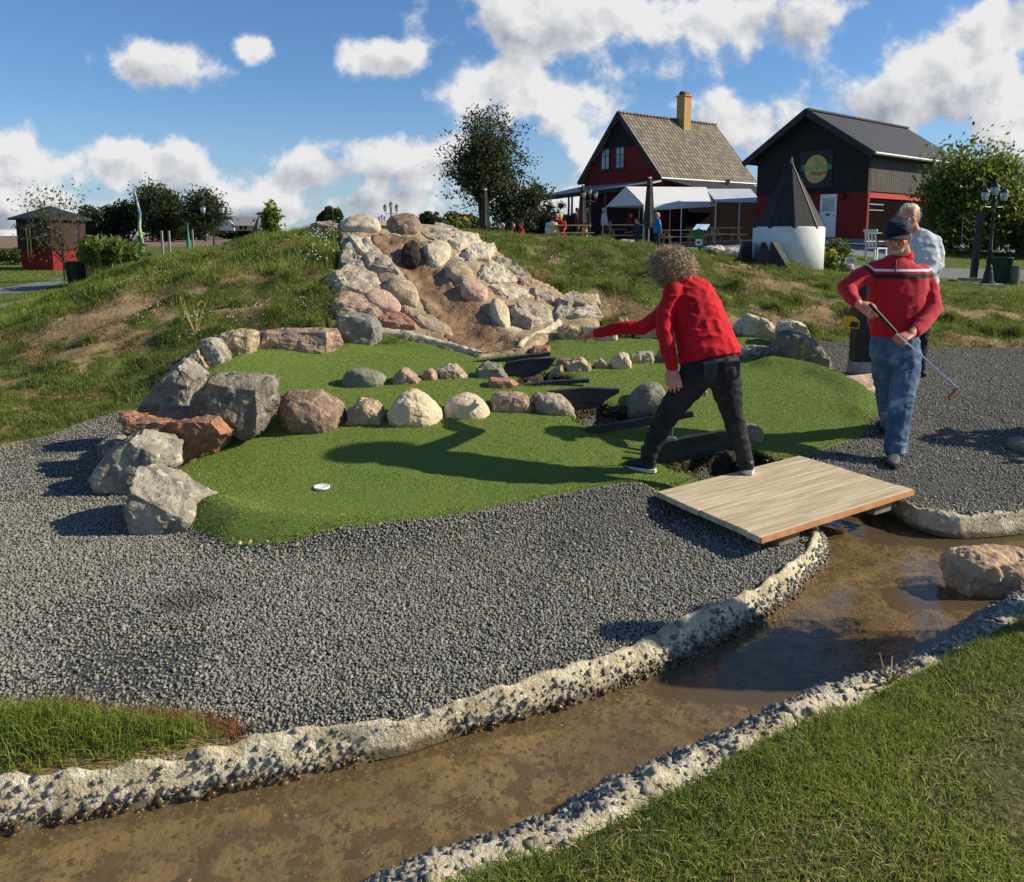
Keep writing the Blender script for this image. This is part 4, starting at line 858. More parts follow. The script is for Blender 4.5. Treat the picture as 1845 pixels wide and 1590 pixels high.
# ------------------------------------------------------------------ wooden platform
pc = [W(1183, 886, .118), W(1370, 968, .118), W(1645, 882, .118), W(1440, 821, .118)]
A_, B_, C_, D_ = pc; ax = (C_ - B_).normalized()
plat = thing('wooden_platform', 'pale weathered plank platform bridging the stream', 'platform', (A_ + B_ + C_ + D_) / 4 - Vector((0, 0, .12)))
deckm = pmat('weathered_deck', S(206, 190, 158), S(172, 154, 122), 3, .8, .25, 25, axes=(tuple(ax), (-ax.y, ax.x, 0), (0, 0, 1)), stretch=(.8, 14, 1), c3=S(140, 120, 92), s3=5, t3=.68, wear=(12, .68, S(120, 100, 76)))
n = 9
for i in range(n):
    f0, f1 = i / n + .001, (i + 1) / n - .001
    p = [A_.lerp(B_, f0), D_.lerp(C_, f0), D_.lerp(C_, f1), A_.lerp(B_, f1)]
    e = ax * random.uniform(-.006, .006); p = [p[0] - e, p[1] + e, p[2] + e, p[3] - e]
    o = MB().prism([q - Vector((0, 0, .034)) for q in p], (0, 0, .034)).build('plank', deckm, plat, bevel=.003)
edge = pmat('orange_timber_edge', S(206, 150, 104), S(176, 124, 82), 9, .8, .2, 40)
q0, q1 = B_.lerp(A_, -.012), C_.lerp(D_, -.012)
MB().prism([B_ - Vector((0, 0, .033)), C_ - Vector((0, 0, .033)), q1 - Vector((0, 0, .033)), q0 - Vector((0, 0, .033))], (0, 0, .031)).build('edge_board', edge, plat)
for f in (.18, .8):
    a = A_.lerp(D_, f) - Vector((0, 0, .072)); b = B_.lerp(C_, f + .02) - Vector((0, 0, .072)); MB().beam(a.lerp(b, .03), a.lerp(b, .96), .16, .07).build('bearer', pmat('grey_bearer', S(140, 132, 116), S(108, 102, 90), 9, .9), plat)
# flagstone under the post
MB().prism([hit(a, b) + Vector((0, 0, .006)) for a, b in ((1522, 684), (1570, 678), (1600, 690), (1590, 712), (1562, 708))], (0, 0, .025)).build('flagstone', RM['pink'], origin=hit(1560, 695), bevel=.004)
tag(bpy.data.objects['flagstone'], 'flat pinkish flagstone in front of the black post', 'flagstone')
# ------------------------------------------------------------------ grass blades and ground vegetation (nobody could count them: stuff)
def blades(name, P, h, w, m, lean=.5, kind='stuff', r=None, curl=.6):
    n = len(P); h = np.asarray(h) * np.ones(n); w = np.asarray(w) * np.ones(n)
    a = np.random.uniform(0, 2 * math.pi, n); side = np.stack([np.cos(a), np.sin(a), np.zeros(n)], -1)
    b = np.random.uniform(0, 2 * math.pi, n); ln = np.abs(np.random.normal(0, lean, n)); ld = np.stack([np.cos(b) * ln, np.sin(b) * ln, np.zeros(n)], -1)
    up = np.array([0, 0, 1.0]); mid = P + h[:, None] * (.5 * up + ld * .35); tip = P + h[:, None] * (up * (1 - np.minimum(.6, ln * .35))[:, None] + ld * (1 + curl * .3))
    s = side * w[:, None] / 2
    V = np.stack([P - s, P + s, mid - s * .8, mid + s * .8, tip], 1)
    o = (np.arange(n) * 5)[:, None, None]; T = np.array([(0, 1, 3), (0, 3, 2), (2, 3, 4)])[None] + o
    rr = np.random.rand(n) if r is None else r
    return tag(finish(name, npmesh(name, V.reshape(-1, 3), T.reshape(-1, 3), {'r': np.repeat(rr, 5)}), m), kind=kind)
# turf fibres
tf = pmat('turf_fibre', S(88, 106, 32), S(158, 172, 68), 1.5, .6, attr='r', wear=(.9, .53, S(122, 138, 66)))
x, y = scatter(520000, (-3.6, 4.2, 3.6, 9.4), lambda x, y: in_view(x, y, 0) & (sdist(x, y, turf_poly) > .0))
P = np.stack([x, y, Hturf(x, y) + .020], -1)
pk = np.ones(len(x), bool)
for p, dep in POOLS: pk &= ~(sdist(x, y, p) > .03)
P = P[pk]; print('turf fibres', len(P))
blades('turf_fibres', P, np.random.uniform(.008, .016, len(P)), np.where(P[:, 1] < 4.6, .0028, .004) * np.random.uniform(.6, 1.3, len(P)), tf, .8)
# lawn in the front right corner
lawn_poly = [Vector(p) for p in kR_out] + [Vector((9, 3, 0)), Vector((9, -6, 0)), Vector((-9, -6, 0)), Vector((-6, 0, 0)), Vector((-2.5, .9, 0))]
def Hl_(x, y): return .012 + .02 * nz(x, y, 1.4, 8, 3) + .035 * sstep(sdist(x, y, lawn_poly) / .15)
lawnm = pmat('lawn_thatch', S(96, 92, 52), S(62, 66, 28), 30, .95, .8, 60, c3=S(130, 116, 74), s3=40, t3=.6)
sheet('lawn', [Vector((v.x, v.y, 0)) for v in lawn_poly], .06, lawnm, Hl_, bbox=(-2.8, 5, .5, 5.2))
lt = lambda x, y: in_view(x, y, .3) & inside(x, y, lawn_poly)
x, y = scatter(330000, (-.6, 3.2, 1.3, 4.5), lt)
den = nz(x, y, 2.2, 1, 4); edge = seg_dist(x, y, kR_out, False)
k = np.random.rand(len(x)) < .5 + den * .7 + .35 * (edge < .3); x, y, den, edge = x[k], y[k], den[k], edge[k]
P = np.stack([x, y, Hl_(x, y)], -1); lush = np.clip(1 - edge / .35, 0, 1)
r = np.clip(np.random.rand(len(x)) * .6 + .25 - .5 * lush * .5 + den * .3, 0, 1)
blades('lawn_grass', P, np.random.uniform(.014, .03, len(x)) * (1 + 1.0 * lush + .5 * den), .0032, M['blade'], .9, r=r)
k = np.random.rand(len(x)) < .3; blades('dry_lawn_grass', P[k], np.random.uniform(.012, .03, k.sum()), .003, pmat('straw_blade', S(190, 170, 116), S(150, 128, 80), 3, .8, attr='r'), 1.3)
# wedge of grass at the left behind the kerb
wp = wedge_back + [Vector(p) for p in resample(smooth_line(Wl([(436, 1336), (400, 1352), (260, 1388), (120, 1402), (0, 1417), (-400, 1467), (-900, 1562)]), 1), .1)]
def Hw(x, y): return .005 + .05 * sstep(sdist(x, y, wp) / .15) + .02 * nz(x, y, 3, 2, 3)
sheet('grass_patch', wp, .04, M['soil'], Hw)
x, y = scatter(120000, (-3.2, 0, 1.7, 3.2), lambda x, y: in_view(x, y, .4) & (sdist(x, y, wp) > .004))
lo = np.clip(sdist(x, y, wp) / .07, .25, 1); ok = np.random.rand(len(x)) < lo * .7
bd = seg_dist(x, y, wedge_back, False); ok &= np.random.rand(len(x)) < np.clip(bd / .05, .12, 1)
x, y, lo = x[ok], y[ok], lo[ok]
blades('tall_grass', np.stack([x, y, Hw(x, y)], -1), np.random.uniform(.035, .085, len(x)) * (.5 + .6 * lo), .0036, M['blade'], .7, r=np.random.rand(len(x)) * .75)
bx = resample(wedge_back, .0012); q = np.array([(p.x, p.y, 0) for p in bx]); q = q[np.random.rand(len(q)) < np.clip(nz(q[:, 0], q[:, 1], 4, 3, 2) + .75, .1, 1)]
q = np.repeat(q, 4, 0); q[:, :2] += np.random.normal(0, .018, (len(q), 2)); q[:, 2] = .008
blades('dead_grass_edge', q, .03, .0035, pmat('reddish_dead_grass', S(150, 104, 66), S(104, 62, 38), 3, .9, attr='r'), 1.3)
# bank and mound
def outside(x, y): return in_view(x, y, .5) & ~inside(x, y, cover) & ~inside(x, y, rock_bed_poly)
x, y = scatter(900000, (-9.5, 9.8, 5.0, 14.2), outside)
g = grass_amt(x, y); cl = nz(x, y, 3.4, 11, 3); dn = np.clip((g - .24) * 1.4, 0.12, 1) * np.clip(.65 + cl * 1.5, .1, 1.2)
k = np.random.rand(len(x)) < dn * .62; x, y, g, cl = x[k], y[k], g[k], cl[k]
P = np.stack([x, y, Hg(x, y) - .005], -1); print('bank blades', len(x))
hh = np.random.uniform(.025, .065, len(x)) * np.clip(.55 + 1.4 * g * .6 + cl * 1.1, .35, 2.0)
blades('bank_grass', P, hh, .0065 * np.random.uniform(.6, 1.3, len(x)), M['blade_dark'], .7, r=np.clip(np.random.rand(len(x)) * .8 + nz(x, y, .8, 3, 2) * .5 - .05, 0, 1))
# brown dead weeds on the bare parts
x, y = scatter(230000, (-9.5, 9.8, 6.0, 13.5), outside); g = grass_amt(x, y); c2 = nz(x, y, 2.2, 31, 3)
k = (np.random.rand(len(x)) < np.clip(.3 + c2 * 1.6, 0, .95)) & (g < .85); x, y = x[k], y[k]
blades('dead_weeds', np.stack([x, y, Hg(x, y) - .003], -1), np.random.uniform(.02, .06, len(x)), .007, pmat('brown_weed', S(74, 64, 36), S(122, 98, 64), 3, .9, attr='r'), 1.0)
# taller tufts and ridge line grass
tu = []
for px, py, s in ((320, 545, .2), (430, 555, .16), (265, 480, .16), (520, 505, .2), (380, 465, .16), (340, 500, .14), (560, 590, .22), (500, 570, .2), (1010, 520, .18), (1100, 520, .2), (1440, 545, .26), (1400, 560, .2), (1540, 570, .2), (1290, 540, .2),
                  (950, 500, .2), (1180, 500, .2), (1060, 490, .22), (1780, 600, .2), (1830, 605, .22), (1710, 575, .16), (1330, 520, .16), (1490, 520, .2), (60, 700, .16), (300, 610, .14), (160, 620, .12), (1460, 600, .2), (600, 430, .2), (590, 470, .2), (570, 530, .2)):
    c = hit(px, py)
    for _ in range(330):
        a = random.uniform(0, 6.28); q = abs(random.gauss(0, s * .6)); tu.append((c.x + math.cos(a) * q, c.y + math.sin(a) * q, s * random.uniform(.4, .9) * math.exp(-(q / s) ** 2)))
tu = np.array(tu); blades('grass_tufts', np.stack([tu[:, 0], tu[:, 1], Hg(tu[:, 0], tu[:, 1])], -1), tu[:, 2] + .03, .008, M['blade_dark'], .6)
def in_ridge(x, y): return in_view(x, y, .5) & ~inside(x, y, rock_bed_poly)
x, y = scatter(150000, (-9.5, 8, 10.3, 15.5), in_ridge); uu = x / y
k = (np.random.rand(len(x)) < np.where((uu < -.2), .8, .13)); x, y = x[k], y[k]
blades('ridge_grass', np.stack([x, y, Hg(x, y) - .005], -1), np.where(x / y < -.2, 1, .55) * np.random.uniform(.035, .13, len(x)) * (.6 + .6 * np.clip(nz(x, y, 1.5, 7, 2) + .5, 0, 1)), .009, M['blade'], .5, r=np.random.rand(len(x)) * .9)
x, y = scatter(200000, (-22, 26, 14, 40), lambda x, y: in_view(x, y, .5) & ~np.any([inside(x, y, q) for q in PATHS], 0))
blades('far_lawn_grass', np.stack([x, y, H(x, y) - .01], -1), np.random.uniform(.03, .07, len(x)), .016, M['blade'], .7, r=np.random.rand(len(x)) * .9)
# small white flowers
def flowers(name, spots, n, m, size=.014, h=.12):
    V, T, SV, ST = [], [], [], []
    for px, py, s in spots:
        c = hit(px, py)
        for _ in range(n):
            a = random.uniform(0, 6.28); q = abs(random.gauss(0, s)); X_, Y_ = c.x + math.cos(a) * q, c.y + math.sin(a) * q
            z = float(Hg(np.array([X_]), np.array([Y_]))[0]) + random.uniform(.4, 1) * h; o = len(V)
            V.append((X_, Y_, z)); k = 6
            for i in range(k): an = i * 2 * math.pi / k; V.append((X_ + math.cos(an) * size, Y_ + math.sin(an) * size * .6 - .003, z + math.sin(an) * size * .8))
            T += [(o, o + 1 + i, o + 1 + (i + 1) % k) for i in range(k)]
    return tag(finish(name, npmesh(name, V, T), m), kind='stuff')
flowers('white_flowers', ((600, 430, .25), (590, 455, .2), (575, 480, .2), (590, 412, .15), (570, 440, .2), (600, 395, .2)), 16, M['white'], .010, .2)
flowers('white_flowers', ((290, 493, .12), (285, 555, .2), (270, 570, .2), (345, 580, .15), (410, 585, .2), (470, 560, .1), (345, 605, .1), (545, 545, .2), (230, 515, .2), (1080, 490, .2), (1000, 470, .2), (1200, 520, .3), (1330, 480, .3), (1120, 560, .3)), 9, M['white'], .0085, .06)
for i, (px, py, hh_) in enumerate(((350, 600, .38), (340, 600, .25), (560, 610, .35))):
    pass
def weed(px, py, h, n, label, m='dry', leafm='leafbush', cat='plant', leafn=26, d=None, spread=.35, name='weed_plant', leafs=.02):
    c = hit(px, py) if d is None else WD(px, py, d); t = thing(name, label, cat, c); mb = MB(); tips = []
    for i in range(n):
        a = random.uniform(0, 6.28); e = Vector((math.cos(a) * spread, math.sin(a) * spread, 1)) * h * random.uniform(.6, 1)
        mid = c + e * .5 + Vector((random.uniform(-.05, .05), 0, 0)) * h; mb.tube([c, mid, c + e], [.004, .003, .0015], 4); tips += [mid, c + e, c + e * .75]
    mb.build('stem', M[m], t)
    P = []
    for q in tips:
        for _ in range(leafn // 3): P.append(q + Vector((random.gauss(0, .035), random.gauss(0, .035), random.gauss(0, .04))) * (h / .4))
    if P: leaf_mesh('leaves', P, leafs, M[leafm], t)
    return t
def leaf_mesh(name, P, size, m, parent=None, origin=None, aspect=1.6):
    P = np.array([tuple(p) for p in P], float); n = len(P); q = rand_rot(n)
    b = np.array([(-.5, 0, 0), (0, -.35, .08), (.5, 0, 0), (0, .35, -.08)]) * size * np.array([aspect, 1, 1])
    v = np.einsum('nij,kj->nki', q, b) * np.random.uniform(.6, 1.3, (n, 1, 1)) + P[:, None]
    T = np.array([(0, 1, 2, 3)])[None] + (np.arange(n) * 4)[:, None, None]
    return finish(name, npmesh(name, v.reshape(-1, 3), T.reshape(-1, 4), {'r': np.repeat(np.random.rand(n), 4)}), m, parent, origin)
weed(590, 600, .75, 9, 'tall feathery grey green weed at the left edge of the rockery', 'leafbush', 'leafbush', leafn=70, spread=.22)
weed(352, 602, .4, 10, 'dry yellow grass stems behind the left rocks', 'dry', 'dry', leafn=6)
weed(1600, 1235, .14, 7, 'thin dry straw stalks on the stream edge at the right', 'dry', 'dry', leafn=0, spread=.7)
# ------------------------------------------------------------------ trees
def tree(label, base, height, crown, nleaf, leafsize, leafm='leafdark', trunk_r=.12, ntrunk=1, group=None, nb=26, name='tree', cat='tree', clump=.35, bare=False, seed=1, stemz=.25, gap=.0):
    """tapered trunk, limbs to points through the crown's volume, leaf clusters round the limb ends"""
    random.seed(seed * 101 + 7); np.random.seed(seed * 13 + 5)
    base = Vector(base); t = thing(name, label, cat, base, group); mb = MB(); tips = []
    for k in range(ntrunk):
        lean = Vector((random.uniform(-.05, .05), random.uniform(-.05, .05), 0)) * height * (0 if ntrunk == 1 else 2)
        b0 = base + Vector((random.uniform(-.1, .1) * k, 0, 0)) * height * .1
        top = base + lean + Vector((0, 0, height * .82)); pts = [b0.lerp(top, f) + Vector((random.uniform(-.02, .02), random.uniform(-.02, .02), 0)) * height * f for f in (0, .2, .4, .6, .8, 1)]; pts[0] = b0 - Vector((0, 0, .2))
        mb.tube(pts, [trunk_r * (1 - .85 * f) for f in (0, .2, .4, .6, .8, 1)], 7)
        for i in range(nb // ntrunk):
            c, r = random.choices(crown, weights=[q[1][0] * q[1][2] for q in crown])[0]
            d = Vector((random.gauss(0, 1), random.gauss(0, 1), random.gauss(0, 1))).normalized() * random.uniform(.55, 1.0) ** .5
            e = base + Vector(c) + Vector((d.x * r[0], d.y * r[1], d.z * r[2]))
            f = max(stemz, min(.9, ((e.z - base.z) / height) * random.uniform(.35, .75))); s = b0.lerp(top, f)
            mid = s.lerp(e, .5) + Vector((0, 0, .05 * height)) * random.uniform(-.4, .6)
            mb.tube([s, mid, e], [trunk_r * .32 * (1 - f * .5), trunk_r * .18, trunk_r * .05], 5)
            tips.append((e, 1.0)); tips.append((mid.lerp(e, .5), .8))
            for _ in range(2):
                e2 = mid.lerp(e, random.uniform(.3, .9)) + Vector((random.gauss(0, .1), random.gauss(0, .1), random.gauss(0, .08))) * height; mb.tube([mid.lerp(e, .4), e2], [trunk_r * .1, trunk_r * .03], 4); tips.append((e2, .9))
    mb.build('trunk', M['bark'], t)
    P = []
    per = nleaf // max(1, len(tips))
    for e, w in tips:
        s = clump * height * .16 * random.uniform(.6, 1.4)
        for _ in range(int(per * w)): P.append((e.x + random.gauss(0, s), e.y + random.gauss(0, s), e.z + random.gauss(0, s * .75)))
    leaf_mesh('crown', P, leafsize, M[leafm], t); return t
def bz(px, py, d): return WD(px, py, d)
def gz(px, d):
    x = (px - CX) / F * d; return Vector((x, d, H1(x, d)))
b = gz(872, 45); tree('tall dark oval tree with sky showing through, left of the cafe', b, 7.7, [((.1, 0, 5.75), (1.55, 1.4, 1.75)), ((.1, 0, 4.3), (1.7, 1.5, 1.4))], 16000, .13, trunk_r=.15, ntrunk=3, nb=110, clump=.26, seed=1, stemz=.32)
b = gz(930, 44); tree('lower dark tree leaning right beside the tall oval tree', b, 4.2, [((0, 0, 2.0), (1.3, 1.2, 1.2)), ((.9, 0, 2.6), (.7, .7, .6))], 6000, .14, trunk_r=.1, ntrunk=2, nb=50, clump=.45, seed=2, stemz=.1)
def bush(label, c, r, n, size, leafm='leafdark', group=None, name='bush', cat='bush', seed=1, sub=9):
    random.seed(seed * 7 + 1); np.random.seed(seed * 3 + 2); c = Vector(c); t = thing(name, label, cat, c, group); mb = MB(); P = []
    for i in range(sub):
        a = random.uniform(0, 6.28); q = random.uniform(0, .75); e = c + Vector((math.cos(a) * q * r[0], math.sin(a) * q * r[1], r[2] * random.uniform(.35, .78))); mb.tube([c + Vector((random.uniform(-.2, .2) * r[0], 0, -.05)), e], [.03 * r[2], .01 * r[2]], 5)
        rr = Vector(r) * random.uniform(.3, .55)
        for _ in range(n // sub):
            d = Vector((random.gauss(0, 1), random.gauss(0, 1), random.gauss(0, 1))).normalized() * random.random() ** .45
            z = max(c.z + .02, e.z + d.z * rr.z * .9); P.append((e.x + d.x * rr.x, e.y + d.y * rr.y, z))
    mb.build('stems', M['bark'], t); leaf_mesh('foliage', P, size, M[leafm], t); return t
hg = 'dark bushes of the hedge left of the cafe'
for i, (px, w, h, lab) in enumerate(((950, 2.2, 1.7, 'dark hedge bush behind the seated people at the left of the cafe'), (880, 1.6, .7, 'lower dark hedge bush at the foot of the tall oval tree'), (1010, 2.2, 1.5, 'dark hedge bush under the left end of the veranda roof'), (1085, 2.0, 1.6, 'dark hedge bush seen through the veranda'))):
    bush(lab, gz(px, 50), (w, 1.2, h * 1.25), 6500, .16, group=hg, seed=i + 3)
fg = 'distant trees on the horizon'
for i, (px, d, r, lab) in enumerate(((598, 95, (1.6, 1.4, 3.6), 'small rounded dark tree on the horizon above the left crest'), (785, 95, (2.6, 1.6, 2.8), 'low dark bush on the horizon between rockery and tall tree'), (832, 100, (3.0, 1.6, 3.0), 'wider dark bush on the horizon beside the closed parasol'), (190, 90, (2.8, 2, 4.0), 'low round dark tree left of the tall poplar like trees'),
        (232, 92, (3, 2, 4.2), 'dark tree between the low round tree and the pointed trees'), (330, 95, (4.0, 2, 3.0), 'low dark bushes right of the tall pointed trees'), (435, 110, (5, 2, 1.6), 'low bushes under the white farmhouse'))):
    bush(lab, gz(px, d), r, 5000, .32, group=fg, seed=i + 20)
tree('tall pointed dark tree, right one of the twin peaks on the left horizon', gz(302, 88), 6.6, [((0, 0, 3.2), (1.5, 1.4, 2.8))], 8000, .28, nb=50, trunk_r=.16, group=fg, seed=31, clump=.6, stemz=.08)
tree('tall thin leaved tree, left one of the twin peaks on the left horizon', gz(280, 90), 6.6, [((0, 0, 3.9), (1.6, 1.4, 2.6))], 4200, .24, nb=60, trunk_r=.12, ntrunk=2, group=fg, seed=32, clump=.45)
tree('round dark tree behind the double lamp on the left horizon', gz(375, 86), 5.6, [((0, 0, 3.6), (2.1, 1.6, 1.7)), ((-1.2, 0, 3.6), (1, 1, .8))], 7000, .26, nb=50, trunk_r=.14, group=fg, seed=33, clump=.5)
# sapling by the hut
tree('thin young tree with few leaves in front of the small hut', gz(118, 24), 3.2, [((-.2, 0, 2.2), (.95, .7, .9)), ((-.5, 0, 1.5), (.6, .5, .4)), ((.35, 0, .95), (.35, .3, .5))], 1100, .07, 'leafbush', trunk_r=.035, nb=46, name='young_tree', seed=40, clump=.28, stemz=.2)
# right hand trees
tree('bright green broad leaved tree beside the barn', gz(1745, 30), 4.3, [((0, 0, 2.6), (1.5, 1.4, 1.5)), ((-.7, 0, 1.6), (.9, 1, 1.0)), ((.6, 0, 2.4), (1.0, 1, 1.2))], 17000, .13, 'leaf', trunk_r=.09, ntrunk=2, nb=70, seed=50, clump=.5, stemz=.08)
tree('greyish green shrub tree at the right edge behind the street lamp', gz(1840, 31), 3.9, [((0, 0, 2.3), (1.5, 1.2, 1.4)), ((.4, 0, 1.2), (1.4, 1, .9))], 15000, .1, 'leafbush', trunk_r=.07, ntrunk=3, nb=70, seed=51, clump=.5, stemz=.05)
rg = 'bushes along the right boundary'
for i, (px, d, r, lab) in enumerate(((1700, 33, (1.6, 1, 1.9), 'dark green bush under the bright tree beside the barn'), (1775, 33, (1.5, 1, 1.6), 'wild bush behind the carved post'), (1830, 29, (1.3, 1, 1.6), 'brownish bush behind the green bin'), (1900, 29, (1.6, 1, 2.0), 'tall bush cut by the right edge of the picture'), (1650, 40, (1.6, .7, 1.3), 'bush beside the barn corner behind the blonde person'))):
    bush(lab, gz(px, d), r, 6500, .1, 'leafbush', rg, seed=60 + i, sub=12)
bush('leafy green shrub beside the white mini tower', gz(1502, 15.5), (.32, .25, .62), 1300, .05, 'leafbush', seed=70)
# corn like stand with straw stalks
def corn(label, px0, px1, d, n, h):
    c = gz((px0 + px1) / 2, d); t = thing('reed_stand', label, 'reeds', c); mb = MB(); P = []
    for i in range(n):
        px = random.uniform(px0, px1); dd = d + random.uniform(0, 1.2); b = gz(px, dd); hh = h * random.uniform(.8, 1.05) * (1 - .25 * ((px - px0) / (px1 - px0)) ** 2)
        e = b + Vector((random.uniform(-.12, .18), 0, hh)); mb.tube([b, b.lerp(e, .5) + Vector((random.uniform(-.04, .04), 0, 0)), e], [.012, .01, .006], 4)
        for _ in range(34): f = random.uniform(.62, 1.08); q = b.lerp(e, f); P.append(q + Vector((random.gauss(0, .09), random.gauss(0, .1), random.gauss(0, .05))))
    mb.build('stalks', M['dry'], t); leaf_mesh('leaves', P, .1, M['leaf'], t, aspect=2.6)
corn('stand of tall leafy reeds with straw coloured stalks beyond the left mound', 156, 250, 21, 130, 1.15)
bush('low shrub behind the reeds at the totem pole foot', gz(275, 24), (.8, .4, .45), 1800, .07, 'leafbush', seed=80)
bush('dark low hedge left of the small hut', gz(30, 33), (1.6, .6, .75), 3000, .1, 'leafbush', seed=81)
# yellow flowering plants on the crest
def flowerplant(label, base, h, w, nl, heads, hs=.05, name='sunflower_plant', cat='flowers', leafs=.07, centre=True):
    t = thing(name, label, cat, base); mb = MB(); P = []
    hp = []
    for i in range(heads):
        e = base + Vector((random.uniform(-w, w), random.uniform(-w * .6, w * .3), h * random.uniform(.6, 1.0))); hp.append(e); mb.tube([base + Vector((random.uniform(-.3, .3) * w, 0, -.03)), base.lerp(e, .6), e], [.01, .008, .005], 4)
        for _ in range(nl // heads): f = random.uniform(.15, .95); q = base.lerp(e, f); P.append(q + Vector((random.gauss(0, w * .3), random.gauss(0, w * .3), random.gauss(0, .04))))
    mb.build('stems', M['leafbush'], t); leaf_mesh('leaves', P, leafs, M['leaf'], t)
    ym = M['yellow']
    for e in hp:
        nv = Vector((random.uniform(-.3, .5), -1, random.uniform(0, .4))).normalized(); x_ = nv.orthogonal().normalized(); y_ = nv.cross(x_); fm = MB()
        for i in range(11):
            a = i * 2 * math.pi / 11; dr = x_ * math.cos(a) + y_ * math.sin(a); sd2 = x_ * -math.sin(a) + y_ * math.cos(a); fm.add([e + dr * hs * .3, e + dr * hs * .7 + sd2 * hs * .17, e + dr * hs * 1.05 + nv * hs * .1, e + dr * hs * .7 - sd2 * hs * .17], [(0, 1, 2, 3)])
        pt = fm.build('petals', ym, t)
        if centre: MB().ball(e + nv * .006, hs * .33, 8, 5).build('seed_head', M['bark'], t)
flowerplant('clump of yellow sunflowers with dark centres beside the white mini tower', gz(1496, 14.2), .42, .17, 420, 9, .055)
flowerplant('tall pale yellow flowering plant on the left crest', hit_fn(492, 424, H) if False else gz(492, 13.0), .62, .2, 520, 8, .045, name='flowering_plant', centre=False)
flowerplant('white flowering plant at the back of the crest near the closed parasol', gz(835, 14), .28, .22, 200, 5, .03, name='flowering_plant', centre=False, leafs=.05)
bush('shrub casting leafy shadows just outside the right edge', Vector((5.6, 6.0, .02)), (.9, .7, 1.25), 1500, .12, 'leafbush', seed=90)
# ------------------------------------------------------------------ buildings
def text_part(body, size, loc, rot_m, m, parent, name='lettering', extr=.01, bold=0, spacing=1.0):
    c = bpy.data.curves.new(name, 'FONT'); c.body = body; c.size = size; c.align_x = 'CENTER'; c.align_y = 'CENTER'; c.extrude = extr; c.offset = bold; c.space_character = spacing
    o = bpy.data.objects.new('tmp', c); link(o); dg = bpy.context.evaluated_depsgraph_get(); me = bpy.data.meshes.new_from_object(o.evaluated_get(dg)); bpy.data.objects.remove(o)
    me.transform(Matrix.Translation(Vector(loc)) @ rot_m.to_4x4()); me.name = name
    return finish(name, me, m, parent)
def frame_of(dx):   # local frame: x along a wall seen from the front, z up
    dx = Vector((dx[0], dx[1], 0)).normalized(); return Matrix((dx, Vector((0, 0, 1)), dx.cross(Vector((0, 0, 1))))).transposed()
class Wall:   # quad wall on a vertical plane, local (s, z) coordinates, outward normal n
    def __init__(s, o, dx): s.o = Vector(o); s.d = Vector((dx[0], dx[1], 0)).normalized(); s.n = s.d.cross(Vector((0, 0, 1))).normalized()
    def p(s, a, z, out=0.0): return s.o + s.d * a + Vector((0, 0, z - s.o.z)) + s.n * out
    def panel(s, mb, pts, out, th): mb.prism([s.p(a, z, out - th) for a, z in pts], s.n * th); return mb
def window(wl, a, z, w, h, parent, frame='navyframe', cross=True, rev=.06):
    fm = MB(); t = .07
    for q in ([(a, z), (a + w, z), (a + w, z + t), (a, z + t)], [(a, z + h - t), (a + w, z + h - t), (a + w, z + h), (a, z + h)], [(a, z + t), (a + t, z + t), (a + t, z + h - t), (a, z + h - t)], [(a + w - t, z + t), (a + w, z + t), (a + w, z + h - t), (a + w - t, z + h - t)]): wl.panel(fm, q, rev, rev + .03)
    if cross:
        wl.panel(fm, [(a + w / 2 - .025, z + t), (a + w / 2 + .025, z + t), (a + w / 2 + .025, z + h - t), (a + w / 2 - .025, z + h - t)], rev - .01, .05)
        wl.panel(fm, [(a + t, z + h * .62), (a + w - t, z + h * .62), (a + w - t, z + h * .62 + .04), (a + t, z + h * .62 + .04)], rev - .015, .04)
    f = fm.build('window', MX[frame], parent)
    wl.panel(MB(), [(a + t * .5, z + t * .5), (a + w - t * .5, z + t * .5), (a + w - t * .5, z + h - t * .5), (a + t * .5, z + h - t * .5)], .03, .02).build('pane', MX['pane'], f)
    wl.panel(MB(), [(a - .05, z - .06), (a + w + .05, z - .06), (a + w + .05, z - .005), (a - .05, z - .005)], rev + .05, rev + .06).build('sill', MX[frame], f)
    return f
MX = dict(navyframe=pmat('blue_grey_frame', (.025, .035, .05), (.03, .04, .06), 4, .5), pane=pmat('window_glass', (.22, .27, .33), (.12, .15, .18), 2, .08, spec=1),
          blackboard=plank_mat('black_board_cladding', (.010, .010, .011), (.022, .021, .020), (1, 0, 0), .16, gapw=.1), roofing=pmat('black_roof', (.02, .021, .024), (.03, .031, .034), 6, .55))
